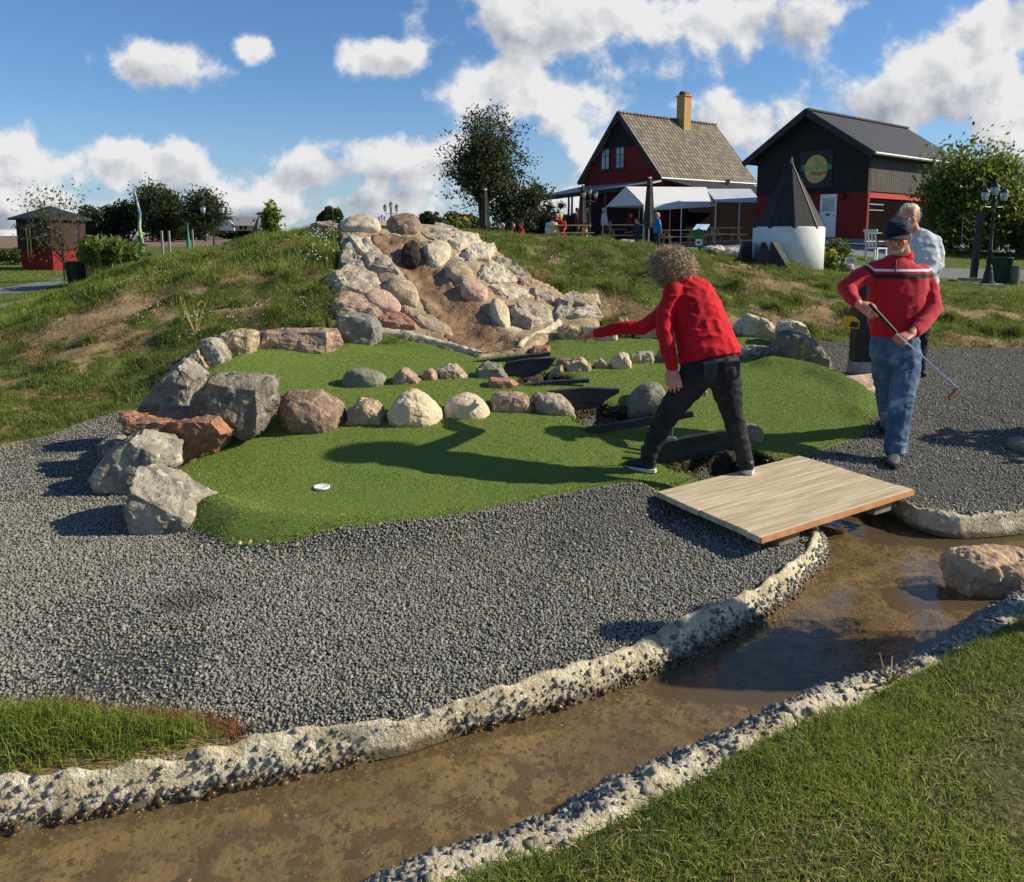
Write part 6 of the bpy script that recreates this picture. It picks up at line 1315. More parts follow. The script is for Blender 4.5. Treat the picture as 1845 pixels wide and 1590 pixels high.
# ---- stones beside the green sign
for px, w, lab in ((1290, .5, 'low grey stone right of the green sign'), (1318, .45, 'second low stone between the green sign and the mini tower'), (1340, .3, 'small stone touching the left wedge of the mini tower')):
    g_ = gz(px, 17.5); random.seed(px); rock('rock', [g_ + Vector((random.uniform(-w, w) * .6, random.uniform(-.2, .2), random.uniform(-.05, .26))) for _ in range(26)], RM['ltan'], lab, group='low stones near the mini tower', cuts=2)
g_ = gz(1522, 16.5); random.seed(3); rock('rock', [g_ + Vector((random.uniform(-.22, .22), random.uniform(-.2, .2), random.uniform(-.05, .24))) for _ in range(26)], RM['tan'], 'tan stone beside the sunflowers', cuts=2)
# ---- small signs
g_ = WD(1533, 486, 13.6); s_ = thing('small_sign', 'little white name sign on the grass between sunflowers and the man', 'sign', g_)
MB().box(WD(1533, 470, 13.6), (.2, .015, .12)).build('sign_plate', M['white'], s_); MB().beam(g_ - Vector((0, 0, .05)), WD(1533, 478, 13.62), .02, .02).build('sign_post', M['steel'], s_)
text_part('Ols', .09, WD(1533, 470, 13.59), Matrix.Rotation(R(90), 3, 'X'), M['blackpost'], s_, extr=.001)
dS = 20; g_ = gz(1259, dS); s_ = thing('green_sign', 'green hole sign with a white picture panel on a post', 'sign', g_)
MB().box(WD(1259, 421, dS), (.2, .03, .2)).build('sign_plate', pmat('sign_green', S(40, 120, 70), S(30, 100, 60), 4), s_); MB().box(WD(1259, 438, dS), (.2, .032, .24)).build('picture_frame', pmat('sign_green2', S(50, 130, 80)), s_)
MB().box(WD(1259, 437, dS - .02), (.16, .01, .16)).build('picture_panel', M['white'], s_); MB().ball(WD(1259, 437, dS - .04), (.05, .01, .035), 8, 6).build('picture_motif', pmat('motif_red', S(150, 30, 40)), s_)
MB().beam(g_ - Vector((0, 0, .1)), WD(1259, 412, dS + .04), .08, .05).build('sign_post', M['blackpost'], s_)
g_ = gz(1264, 29); s_ = thing('info_board', 'tilted white and blue information board in front of the picnic tables', 'info board', g_)
MB().slab([WD(1248, 415, 29), WD(1272, 415, 29), WD(1279, 405, 29.5), WD(1255, 405, 29.5)], .03).build('board_panel', pmat('pale_blue_board', S(200, 220, 240), S(150, 180, 210), 4, .4), s_); MB().beam(g_, WD(1264, 412, 29.2), .1, .08).build('board_post', M['blackpost'], s_)
# ---- white marquee
TA = [WD(1092, 373, 39.5), WD(1128, 337, 38), WD(1160, 370, 36.2)]; dT = Vector((4.3, 4.0, 0)).normalized(); LT = 5.4
tent = thing('marquee', 'white marquee tent on metal poles in front of the cafe', 'tent', gz(1200, 38))
A0, P0, B0 = TA; A1, P1, B1_ = (q + dT * LT for q in TA)
P1 = WD(1272, 338, P1.y); B1_ = WD(1290, 363, B1_.y)
MB().slab([P0, P1, B1_, B0], .03).build('roof_cloth', M['tent'], tent); MB().slab([P0 + Vector((0, .02, 0)), A0, A1, P1 + Vector((0, .02, 0))], .03).build('roof_cloth', M['tent'], tent)
MB().prism([A0, P0 - Vector((0, 0, .02)), B0], (dT.x * .03, dT.y * .03, 0)).build('gable_cloth', M['tent'], tent)
MB().slab([B0 - Vector((0, 0, .01)), B1_ - Vector((0, 0, .01)), B1_ - Vector((0, 0, .26)), B0 - Vector((0, 0, .26))], .02).build('valance', M['tent'], tent)
def pole(p, th=.045):
    MB().tube([Vector((p.x, p.y, H1(p.x, p.y))), p], th / 2 * 1.3, 6).build('pole', M['white'], tent)
for f in (0, .5, 1): pole(B0.lerp(B1_, f) - Vector((0, 0, .03))); pole(A0.lerp(A1, f) - Vector((0, 0, .03)))
tent2 = thing('marquee_extension', 'lower grey white tent roof at the right end of the marquee', 'tent', gz(1330, 40))
C0, C1, C2, C3 = WD(1272, 341, 41.5), WD(1352, 341, 43.5), WD(1374, 366, 40.5), WD(1290, 364, 39.2)
MB().slab([C0, C1, C2, C3], .03).build('roof_cloth', pmat('grey_white_cloth', (.5, .52, .56), (.44, .46, .5), 2, .5), tent2)
for p in (C2, C3.lerp(C2, .5), C3): MB().tube([Vector((p.x, p.y, H1(p.x, p.y))), p], .03, 6).build('pole', M['white'], tent2)
# ---- closed parasols
def parasol(px, pyt, d, label, hgt):
    z = EYE + kray(pyt) * d; x_ = xray(px, pyt) * d; g = Vector((x_, d, z - hgt)); t = thing('closed_parasol', label, 'parasol', g, 'closed dark parasols'); n = 12; mb = MB(); prof = [(.03, hgt), (.09, hgt - .12), (.13, hgt * .72), (.16, hgt * .5), (.2, hgt * .34), (.16, hgt * .26)]; o = []
    for r, zz in prof:
        for k in range(n): a = 2 * math.pi * k / n; q = r * (1 + .28 * (k % 2)); o.append(g + Vector((q * math.cos(a), q * math.sin(a), zz)))
    mb.add(o, [(i * n + k, i * n + (k + 1) % n, (i + 1) * n + (k + 1) % n, (i + 1) * n + k) for i in range(len(prof) - 1) for k in range(n)]); mb.build('folded_canopy', pmat('dark_brown_canvas', (.03, .026, .024), (.05, .042, .038), 4, .8), t)
    MB().tube([g, g + Vector((0, 0, hgt + .03))], .03, 8).build('pole', M['steel'], t); MB().box(g + Vector((0, 0, .05)), (.5, .5, .1)).build('foot', M['blackpost'], t); MB().lathe(g + Vector((0, 0, hgt)), [(.07, 0), (.07, .05), (.02, .06)], 8).build('top_cap', M['white'], t)
    if px < 900: leaf_mesh('red_flap', [g + Vector((.0, -.22, .35 + .08 * i)) for i in range(7)], .2, M['redcloth'], t)
parasol(874, 343, 33, 'closed parasol with a red strip left of the seated group', 2.25); parasol(1050, 335, 36, 'closed parasol behind the triple lamp at the veranda', 2.5); parasol(1171, 322, 32, 'tallest closed parasol in front of the marquee', 2.65)
# ---- picnic tables
def picnic():
    t = thing('picnic_table', 'x', 'picnic table', (0, 0, 0))
    for i in range(3): MB().box((0, -.24 + i * .24, .74), (1.7, .21, .04)).build('top_board', M['wood'], t)
    for s in (-1, 1):
        MB().box((0, s * .72, .45), (1.7, .24, .04)).build('seat', M['wood'], t)
        MB().beam((s * .62, -.8, .42), (s * .62, .8, .42), .05, .09).build('cross_beam', M['wood'], t)
        for q in (-1, 1): MB().beam((s * .62 + .03, q * .62, 0), (s * .62 + .03, q * .2, .72), .09, .045).build('leg', M['wood'], t)
    return t
pt = picnic(); pg = 'timber picnic tables'
put(pt, gz(1222, 35), 'picnic table just right of the person in the blue jacket', pg, .12)
for px, d, rz, lab in ((1298, 36, .1, 'picnic table right of the tilted information board'), (1024, 31, .1, 'picnic table with seated people in red at its left end'), (1265, 40, .3, 'picnic table in the shade under the marquee'), (1120, 40, .2, 'picnic table standing in the shade near the veranda')):
    c = copy_tree(pt); g_ = gz(px, d); put(c, g_ + Vector((0, 0, .12 if px == 1024 else 0)), lab, pg, rz)
# wooden railing at the veranda
g_ = gz(1098, 36.5); rl = thing('railing', 'pale wooden railing with two rails beside the marquee', 'railing', g_)
for dx in (-.35, 0, 1.6): MB().beam(g_ + Vector((dx, 0, 0)), g_ + Vector((dx, 0, 1.15)), .05, .05).build('post', M['wood'], rl)
for z in (.5, .98): MB().beam(g_ + Vector((-.35, 0, z)), g_ + Vector((1.6, 0, z)), .04, .05).build('rail', M['wood'], rl)
bk = WD(1080, 418, 36); 
for i, (px, lab) in enumerate(((1110, 'pale boulder beside the railing at the marquee'), (1128, 'second pale boulder beside the railing, nearer the parasol'), (1090, 'grey boulder at the left end of the railing'))):
    g_ = gz(px, 34.5); random.seed(px); rock('rock', [g_ + Vector((random.uniform(-.4, .4), random.uniform(-.3, .3), random.uniform(-.1, .4))) for _ in range(26)], RM['ltan'], lab, group='boulders in front of the cafe', cuts=2)
# ---- black post with steel shoe and yellow pouch
dP = 7.35; g_ = hit(1552, 678); dP = g_.y; pp = thing('marker_post', 'square black post in a galvanised shoe behind the man', 'post', g_)
wP = 29 / F * dP
MB().box(Vector((g_.x, g_.y + .06, (WD(1552, 652, dP).z + WD(1552, 512, dP).z) / 2)), (wP, wP, WD(1552, 512, dP).z - WD(1552, 652, dP).z)).build('post', M['blackpost'], pp, bevel=.004)
sh = MB().box(Vector((g_.x, g_.y + .06, (g_.z - .02 + WD(1552, 652, dP).z) / 2 - .002)), (wP + .012, wP + .012, WD(1552, 652, dP).z - g_.z + .02)).build('steel_shoe', M['steel'], pp)
MB().ball(WD(1553, 662, dP - .025), .008, 8, 5).build('bolt', M['chrome'], sh)
yb_ = thing('yellow_pouch', 'small yellow and black pouch hanging from the black post', 'pouch', WD(1536, 594, dP - .1))
MB().prism([WD(a, b, dP - .1) for a, b in ((1521, 588), (1526, 570), (1541, 571), (1549, 578), (1549, 593), (1535, 592))], (0, .07, 0)).build('pouch_body', M['yellow'], yb_, bevel=.006)
MB().prism([WD(a, b, dP - .108) for a, b in ((1531, 589), (1534, 580), (1547, 581), (1547, 591))], (0, .007, 0)).build('pouch_pocket', M['blackpost'], yb_)
MB().tube([WD(1527, 570, dP - .06), WD(1536, 554, dP - .06), WD(1542, 571, dP - .06)], .005, 5).build('pouch_strap', M['blackpost'], yb_)
# ------------------------------------------------------------------ people: bodies grown as one skin, clothes as their own shells
class Blob(MB):
    def limb(s, pts, rad, n=12):
        pts = [Vector(p) for p in pts]; P, Rr = [pts[0]], [rad[0]]
        for i in range(len(pts) - 1):
            for k in range(1, 5): f = k / 4; P.append(pts[i].lerp(pts[i + 1], f)); Rr.append(rad[i] + (rad[i + 1] - rad[i]) * f)
        s.tube(P, Rr, n)
        for p, r in zip(pts, rad): s.ball(p, r, n, 8)
        return s
    def loft(s, secs, side, n=20):   # secs: (centre, half width along side, half depth)
        secs = [(Vector(c), a, b) for c, a, b in secs]; side = Vector(side).normalized(); N = len(secs); o = len(s.v)
        c0, a0, b0 = secs[0]; c1, a1, b1 = secs[-1]
        for i, (c, a, b) in enumerate(secs):
            t = (secs[min(i + 1, N - 1)][0] - secs[max(i - 1, 0)][0]).normalized(); x = (side - t * side.dot(t)).normalized(); y = t.cross(x)
            for k in range(n):
                an = 2 * math.pi * k / n; ca, sa = math.cos(an), math.sin(an); ca = math.copysign(abs(ca) ** .85, ca); sa = math.copysign(abs(sa) ** .85, sa)
                s.v.append(tuple(c + x * ca * a + y * sa * b))
        for i in range(N - 1):
            for k in range(n): s.f.append((o + i * n + k, o + i * n + (k + 1) % n, o + (i + 1) * n + (k + 1) % n, o + (i + 1) * n + k))
        s.f.append(tuple(o + k for k in range(n))[::-1]); s.f.append(tuple(o + (N - 1) * n + k for k in range(n))); return s
    def grow(s, name, m, parent, voxel=.008, it=3, wr=0.0, wf=14, seed=0, fn=None):
        me = bpy.data.meshes.new(name); me.from_pydata(s.v, [], s.f); o = bpy.data.objects.new('tmp', me); link(o)
        bm = bmesh.new(); bm.from_mesh(me); bmesh.ops.recalc_face_normals(bm, faces=bm.faces); bm.to_mesh(me); bm.free()
        r = o.modifiers.new('r', 'REMESH'); r.mode = 'VOXEL'; r.voxel_size = voxel; r.adaptivity = 0
        if it: q = o.modifiers.new('s', 'SMOOTH'); q.factor = .5; q.iterations = it
        dg = bpy.context.evaluated_depsgraph_get(); dg.update(); me2 = bpy.data.meshes.new_from_object(o.evaluated_get(dg)); bpy.data.objects.remove(o); me2.name = name
        if wr or fn:
            n = len(me2.vertices); co = np.empty(n * 3); me2.vertices.foreach_get('co', co); co = co.reshape(-1, 3); nr = np.array([v.normal[:] for v in me2.vertices])
            if wr:
                sv = Vector((seed, seed * 2.1, 0)); d = np.array([(1 - abs(mnoise.noise(Vector((c[0] * wf, c[1] * wf, c[2] * wf * 1.6)) + sv))) ** 3 * .9 + mnoise.noise(Vector(c) * wf * 2.3 + sv) * .45 - .45 for c in co]); co = co + nr * (d * wr)[:, None]
            if fn: co = fn(co)
            me2.vertices.foreach_set('co', co.astype(np.float32).ravel())
        return finish(name, me2, m, parent, smooth=True)
def hand(b, wrist, fwd, nrm, thumb_side, L=.18, curl=(.3, .3, .3, .3), thumb=.6, spread=.18, cup=0):
    """palm, four fingers of unequal length with two knuckle bends each, thumb from the side of the palm"""
    wrist = Vector(wrist); f = Vector(fwd).normalized(); n = Vector(nrm); n = (n - f * n.dot(f)).normalized(); s = f.cross(n) * thumb_side   # s points to the thumb side; n = palm side
    pl = L * .52; b.loft([(wrist - f * .01, .026, .019), (wrist + f * pl * .35, .036, .016), (wrist + f * pl * .8, .042, .014), (wrist + f * pl, .040, .011)], s, 14)
    for i, (ln, off) in enumerate(((.44, .03), (.5, .01), (.46, -.011), (.36, -.03))):
        base = wrist + f * pl * .93 + s * off; d = (f + s * off * spread * 16 * .5).normalized(); p = base; pts = [p]; a = 0
        for k, q in enumerate((.45, .32, .23)):
            a += curl[i] * (.8 if k == 0 else 1.15); dd = d * math.cos(a) + n * math.sin(a); p = p + dd * L * ln * q; pts.append(p)
        b.limb(pts, [.0105, .0095, .0088, .0075], 8)
    tb = wrist + f * pl * .3 + s * .026; td = (f * .75 + s * thumb + n * .25).normalized(); b.limb([tb, tb + td * L * .22, tb + (td * .8 + f * .4).normalized() * L * .4, tb + (td * .6 + f * .7 + n * .2).normalized() * L * .52], [.014, .012, .0105, .008], 8)
def head(b, c, face, up, k=1.0):
    f = Vector(face).normalized(); up = Vector(up); u_ = (up - f * up.dot(f)).normalized(); r = f.cross(u_); c = Vector(c)
    def P(x, y, z): return c + (r * x + f * y + u_ * z) * k
    b.loft([(P(0, -.0, .118), .02, .02), (P(0, -.008, .112), .05, .06), (P(0, -.01, .085), .07, .087), (P(0, -.008, .045), .077, .098), (P(0, 0, 0), .076, .097), (P(0, .008, -.04), .07, .085), (P(0, .02, -.075), .055, .068), (P(0, .035, -.105), .036, .045), (P(0, .042, -.118), .02, .022)], r)
    b.limb([P(0, .09, .018), P(0, .112, -.02), P(0, .116, -.032)], [.009 * k, .014 * k, .013 * k], 8)
    b.limb([P(-.04, .082, .03), P(0, .094, .026), P(.04, .082, .03)], [.012 * k, .012 * k, .012 * k], 8)
    b.limb([P(-.02, .094, -.062), P(.02, .094, -.062)], [.009 * k, .009 * k], 8)
    for s in (-1, 1):
        b.ball(P(s * .04, .07, -.025), .022 * k); b.limb([P(s * .078, -.005, .02), P(s * .084, -.012, .0), P(s * .078, .0, -.03)], [.013 * k, .012 * k, .009 * k], 8)
    return P
def eyes(P, t, k=1.0):
    for s in (-1, 1):
        e = MB().ball(P(s * .03, .088, .004), .011 * k, 10, 8).build('eye', M['white'], t, smooth=True); MB().ball(P(s * .031, .0975, .003), .005 * k, 8, 6).build('pupil', M['blackpost'], e)
def strands(name, parent, c, rad, n, m, loops=2.2, ln=.06, cr=.011, w=.003, test=None, seg=11, fall=0):
    V, T, A = [], [], []; c = Vector(c)
    while len(A) < n * seg * 2:
        d = Vector((random.gauss(0, 1), random.gauss(0, 1), random.gauss(0, 1))).normalized()
        if test and not test(d): continue
        p0 = c + Vector((d.x * rad[0], d.y * rad[1], d.z * rad[2])) * random.uniform(.8, 1.0); ax = (d + Vector((random.gauss(0, .5), random.gauss(0, .5), random.gauss(0, .5) - fall))).normalized()
        x = ax.orthogonal().normalized(); y = ax.cross(x); ph = random.uniform(0, 6.28); L_ = ln * random.uniform(.5, 1.3); rr = random.random(); o = len(V); rr0 = cr * random.uniform(.6, 1.4)
        for i in range(seg):
            f = i / (seg - 1); a = ph + f * loops * 6.283; q = p0 + ax * L_ * f + (x * math.cos(a) + y * math.sin(a)) * rr0; wv = (d.cross(ax) + x * .3).normalized() * w * (1 - .5 * f); V += [q - wv, q + wv]; A += [rr, rr]
        for i in range(seg - 1): T.append((o + 2 * i, o + 2 * i + 1, o + 2 * i + 3, o + 2 * i + 2))
    return finish(name, npmesh(name, V, T, {'r': A}), m, parent)
def shoe(name, parent, heel, toe, m, hgt=.09, w=.045, ankle=None, sole=None):
    heel, toe = Vector(heel), Vector(toe); d = toe - heel; L_ = d.length; d.normalize(); side = d.cross(Vector((0, 0, 1))).normalized(); up = Vector((0, 0, 1)); b = Blob()
    b.loft([(heel + up * .045 - d * .01, .02, .03), (heel + up * .05 + d * .01, .034, .042), (heel + d * L_ * .3 + up * .052, .036, .05), (heel + d * L_ * .55 + up * .042, .042, .036), (heel + d * L_ * .82 + up * .034, .046, .026), (heel + d * L_ + up * .03, .03, .018), (heel + d * (L_ + .015) + up * .028, .012, .01)], side, 16)
    if ankle is not None: b.limb([heel + d * L_ * .2 + up * .06, Vector(ankle)], [.042, .042])
    o = b.grow(name, m, parent, .006, 2)
    s_ = MB().loft2([(heel - d * .015, .022), (heel + d * .01, .038), (heel + d * L_ * .4, .037), (heel + d * L_ * .72, .048), (heel + d * L_ * .93, .042), (heel + d * (L_ + .022), .016)], side) if False else Blob()
    pts = [(-.018, .018), (.01, .038), (L_ * .4, .038), (L_ * .72, .05), (L_ * .93, .044), (L_ + .024, .016)]
    ring = [heel + d * a + side * q for a, q in pts] + [heel + d * a - side * q for a, q in reversed(pts)]
    MB().prism(ring, (0, 0, .024)).build('sole', sole or M['rubber'], o); return o
def gap_text(): pass
random.seed(5)
# ---- bending person seen from behind
Wm = thing('person', 'curly haired person in red sweatshirt and black jeans, bending and pointing left', 'person', Vector((1.35, 5.0, 0)))
def J(px, py, d): return WD(px, py, d)
sL, eL, wL = J(1209, 530, 5.1), J(1197, 600, 4.98), J(1210, 662, 4.9); sR, eR, wR = J(1240, 528, 5.3), J(1160, 590, 5.55), J(1072, 602, 5.72)
hpL, knL, anL = J(1256, 672, 4.95), J(1207, 740, 4.95), J(1167, 822, 5.06); hpR, knR, anR = J(1304, 672, 4.93), J(1318, 740, 4.88), J(1343, 832, 4.84)
b = Blob(); hc2 = J(1209, 486, 5.27); fdir = Vector((-.55, .75, -.35))
Ph = head(b, hc2, fdir, (-.25, .1, 1)); b.limb([J(1238, 522, 5.2), J(1222, 504, 5.24), hc2], [.06, .055, .06])
b.loft([(J(1240, 522, 5.18), .1, .08), (J(1255, 570, 5.1), .14, .1), (J(1276, 650, 5.0), .15, .11)], (1, 0, 0)); b.limb([sL, eL, wL], [.045, .038, .026]); b.limb([sR, eR, wR], [.045, .038, .026])
b.limb([hpL, knL, anL], [.085, .055, .036]); b.limb([hpR, knR, anR], [.085, .055, .036]); b.limb([hpL, hpR], [.09, .09])
hand(b, wL, J(1217, 690, 4.84) - wL, (0, 1, -.2), -1, .17, (.25, .22, .25, .3), .5, .5)
hand(b, wR, J(1040, 606, 5.8) - wR, (0.1, -.3, -1), -1, .175, (.03, 1.25, 1.3, 1.35), .55)
b.grow('body', M['skin'], Wm, .0048, 2)
b = Blob(); b.loft([(J(1226, 506, 5.22), .062, .055), (J(1234, 513, 5.2), .1, .08), (J(1243, 528, 5.16), .148, .115), (J(1250, 550, 5.12), .172, .135), (J(1262, 588, 5.06), .18, .14), (J(1273, 622, 5.0), .19, .145), (J(1279, 642, 4.97), .203, .15), (J(1281, 650, 4.96), .195, .145)], (1, -.05, -.1))
b.limb([sL + Vector((.02, 0, .01)), J(1199, 565, 5.05), eL, J(1204, 632, 4.94), J(1209, 655, 4.91)], [.07, .06, .056, .05, .042]); b.limb([sR, J(1198, 562, 5.42), eR, J(1110, 592, 5.63), J(1080, 600, 5.7)], [.07, .058, .052, .046, .038])
sw = b.grow('sweatshirt', M['redcloth'], Wm, .007, 4, .009, 10, 3)
cf = Blob(); cf.limb([J(1208, 650, 4.913), J(1211, 662, 4.9)], [.041, .039]); cf.grow('cuff', M['redcloth'], Wm, .006, 1)
cf = Blob(); cf.limb([J(1083, 599, 5.695), J(1075, 601, 5.715)], [.037, .036]); cf.grow('cuff', M['redcloth'], Wm, .006, 1)
b = Blob(); b.loft([(J(1280, 636, 4.97), .17, .12), (J(1281, 655, 4.95), .185, .135), (J(1281, 678, 4.94), .19, .14), (J(1282, 694, 4.94), .16, .11)], (1, 0, -.12))
b.ball(J(1258, 672, 4.9), (.1, .1, .1)); b.ball(J(1306, 668, 4.88), (.1, .1, .1))
b.limb([hpL, J(1235, 703, 4.94), knL, J(1190, 772, 5.0), J(1176, 800, 5.03), J(1168, 822, 5.05)], [.115, .1, .08, .07, .058, .056]); b.limb([hpR, J(1310, 705, 4.9), knR, J(1330, 785, 4.86), J(1340, 815, 4.85), J(1343, 836, 4.84)], [.11, .096, .074, .062, .054, .054])
b.grow('jeans', M['blackjean'], Wm, .0075, 3, .009, 12, 8)
for x0, y0 in ((1268, 655), (1308, 652)):
    q = J(x0, y0, 4.80); MB().prism([q, q + Vector((.09, 0, .006)), q + Vector((.085, 0, -.1)), q + Vector((.045, 0, -.125)), q + Vector((.005, 0, -.1))], (0, .03, 0)).build('back_pocket', pmat('worn_black_denim', (.03, .03, .033), (.05, .05, .055), 12, .8), Wm)
gW = J(1174, 848, 5.06); zf = H1(gW.x, gW.y) + .03
shoe('sneaker', Wm, Vector((J(1176, 850, 5.08).x, 5.06, zf)), Vector((J(1132, 838, 5.1).x, 5.17, zf)), M['shoe'], ankle=anL + Vector((.02, 0, .02)))
shoe('sneaker', Wm, Vector((J(1347, 852, 4.82).x, 4.80, .124)), Vector((J(1341, 850, 5.0).x, 5.03, .124)), M['shoe'], ankle=anR)
MB().ball(hc2 + Vector((-.0, -.01, .006)), (.118, .12, .108), 20, 14).build('hair', M['curl'], Wm, smooth=True)
strands('curls', Wm, hc2 + Vector((0, -.01, .008)), (.12, .125, .108), 5200, M['curl'], 1.8, .062, .014, .0022, lambda d: d.dot(fdir.normalized()) < .5)
# the putter the bending person holds (its lower end shows beside the left leg)
t = thing('putter', 'thin putter held low beside the left leg of the bending person', 'golf club', J(1208, 790, 5.02)); MB().tube([J(1218, 700, 5.0), J(1212, 788, 5.15)], .006, 8).build('shaft', M['chrome'], t); MB().box(J(1207, 791, 5.16), (.09, .025, .025)).build('club_head', M['steel'], t, bevel=.004)
# ---- walking man
Mm = thing('person', 'man in striped red jumper, blue jeans and dark cap walking with a putter', 'person', Vector((2.75, 5.7, 0)))
D = 5.75
hc3 = J(1617, 428, 5.68); fd3 = Vector((-.62, -1, -.18)); b = Blob(); Pm = head(b, hc3, fd3, (.02, 0, 1), 1.0); b.limb([J(1628, 478, D), J(1625, 458, D - .01), hc3], [.07, .062, .06])
s1, q1, w1 = J(1578, 490, 5.76), J(1528, 518, 5.68), J(1545, 547, 5.5); s2, q2, w2 = J(1658, 494, 5.76), J(1681, 556, 5.66), J(1642, 602, 5.47)
h1, k1, a1_ = J(1594, 640, 5.8), J(1598, 705, 5.86), J(1603, 762, 6.08); h2, k2, a2_ = J(1634, 640, 5.74), J(1625, 715, 5.6), J(1611, 802, 5.52)
b.loft([(J(1620, 480, D), .15, .09), (J(1617, 540, D), .17, .12), (J(1614, 610, D), .15, .12)], (1, 0, 0)); b.limb([s1, q1, w1], [.05, .042, .03]); b.limb([s2, q2, w2], [.05, .042, .03])
b.limb([h1, k1, a1_], [.08, .055, .038]); b.limb([h2, k2, a2_], [.08, .055, .038]); b.limb([h1, h2], [.09, .09])
hand(b, w1, J(1568, 562, 5.46) - w1, (.1, 1, -.2), 1, .185, (.35, .4, .45, .5), .5)
hand(b, w2, J(1622, 611, 5.42) - w2, (-.2, .3, -1), -1, .185, (1.0, 1.05, 1.1, 1.15), .5)
body = b.grow('body', M['skin'], Mm, .0048, 2); eyes(Pm, Mm)
bd_ = Blob(); bd_.loft([(Pm(0, .05, -.07), .053, .04), (Pm(0, .042, -.088), .05, .05), (Pm(0, .04, -.108), .038, .045), (Pm(0, .045, -.122), .02, .022)], fd3.cross(Vector((0, 0, 1)))); 
bd_.limb([Pm(-.022, .096, -.05), Pm(0, .102, -.048), Pm(.022, .096, -.05)], [.006, .006, .006]); bd_.grow('beard', M['greyhair'], Mm, .004, 1, .004, 60)
MB().tube([Pm(-.018, .104, -.062), Pm(0, .109, -.06), Pm(.018, .104, -.062)], .0035, 6).build('mouth', pmat('lips', S(150, 90, 80)), Mm)
for s in (-1, 1): MB().tube([Pm(s * .012, .108, .006), Pm(s * .03, .106, .018), Pm(s * .05, .095, .006), Pm(s * .03, .104, -.01), Pm(s * .012, .108, .006)], .0022, 5).build('glasses_rim', M['blackpost'], Mm)
MB().tube([Pm(-.05, .095, .008), Pm(-.086, .0, .012)], .002, 5).build('glasses_arm', M['blackpost'], Mm); MB().tube([Pm(.05, .095, .008), Pm(.086, .0, .012)], .002, 5).build('glasses_arm', M['blackpost'], Mm)
cb_ = Blob(); cb_.loft([(Pm(0, .0, .135), .03, .03), (Pm(0, -.002, .128), .06, .072), (Pm(0, -.004, .1), .083, .1), (Pm(0, -.002, .066), .092, .112), (Pm(0, 0, .03), .091, .112)], fd3.cross(Vector((0, 0, 1)))); cap = cb_.grow('cap', M['navy'], Mm, .005, 2, .004, 26)
bl_ = MB(); pr = [Pm(math.sin(a) * .088, math.cos(a) * .1, .034) for a in np.linspace(-1.15, 1.15, 11)] ; po = [Pm(math.sin(a) * .095, .06 + math.cos(a) * .125, .018 - .012 * abs(a)) for a in np.linspace(-1.15, 1.15, 11)]
bl_.add(pr + po + [p + Vector((0, 0, -.006)) for p in pr + po], [(i, i + 1, 12 + i, 11 + i) for i in range(10)] + [(22 + i, 33 + i, 34 + i, 23 + i) for i in range(10)] + [(11 + i, 12 + i, 34 + i, 33 + i) for i in range(10)]); bl_.build('cap_peak', M['navy'], cap, smooth=False)
strands('hair', Mm, hc3 + Vector((0, .0, .0)), (.08, .1, .09), 500, M['greyhair'], .3, .022, .002, .0014, lambda d: d.dot(fd3.normalized()) < -.1 and d.z < .3, fall=1)
def jumper_mat(zw, zbk, xl):
    m = bpy.data.materials.new('red_striped_knit'); m.use_nodes = True; t = NT(m.node_tree); p = m.node_tree.nodes['Principled BSDF']; pos = t.node('ShaderNodeTexCoord').outputs['Object']; sp = t.node('ShaderNodeSeparateXYZ'); t.link(pos, sp.inputs[0])
    zz = t.math('SUBTRACT', sp.outputs[2], t.math('MULTIPLY', t.math('MAXIMUM', t.math('SUBTRACT', xl, sp.outputs[0]), 0.0), 1.05)); zz = t.math('SUBTRACT', zz, t.math('MULTIPLY', t.math('MAXIMUM', t.math('SUBTRACT', sp.outputs[0], xl + .40), 0.0), .25))
    def band(a, b_): return t.math('MULTIPLY', t.math('GREATER_THAN', zz, a), t.math('LESS_THAN', zz, b_))
    c = t.mix(t.noise(pos, 6, 3), S(200, 18, 38), S(168, 12, 28)); c = t.mix(band(zw, zw + .016), c, (.8, .8, .8)); c = t.mix(band(zbk, zbk + .034), c, (.01, .01, .012)); t.link(c, p.inputs['Base Color']); p.inputs['Roughness'].default_value = .9; p.inputs['Sheen Weight'].default_value = .15
    bp_ = t.node('ShaderNodeBump'); bp_.inputs['Strength'].default_value = .15; bp_.inputs['Distance'].default_value = .01; t.link(t.noise(pos, 180, 2), bp_.inputs['Height']); t.link(bp_.outputs[0], p.inputs['Normal']); return m
jz = J(1620, 490, 5.6).z
jm = jumper_mat(jz, jz - .052, J(1573, 490, 5.7).x - 2.75)
b = Blob(); b.loft([(J(1628, 462, D), .068, .065), (J(1625, 468, D), .1, .08), (J(1622, 476, D), .17, .1), (J(1621, 488, D), .212, .125), (J(1618, 520, D), .215, .148), (J(1616, 555, D), .208, .155), (J(1613, 585, D), .192, .15), (J(1612, 598, D), .172, .135)], (1, 0, 0))
b.limb([J(1576, 488, D), J(1549, 500, 5.72), J(1526, 520, 5.68), J(1534, 536, 5.58), J(1542, 545, 5.52)], [.075, .068, .066, .052, .042]); b.limb([J(1660, 494, D), J(1675, 524, 5.72), J(1680, 556, 5.66), J(1663, 583, 5.56), J(1649, 598, 5.5)], [.075, .068, .064, .054, .044])
b.grow('jumper', jm, Mm, .007, 5, .006, 7, 5)
rb_ = Blob(); rb_.loft([(J(1612, 592, D), .178, .14), (J(1612, 603, D), .172, .136)], (1, 0, 0)); rb_.grow('jumper_hem', M['redcloth'], Mm, .007, 1)
cl = Blob(); cl.loft([(J(1627, 470, D), .075, .072), (J(1625, 456, D), .068, .07)], (1, .1, 0), 20); cl.grow('collar', M['redcloth'], Mm, .006, 1)
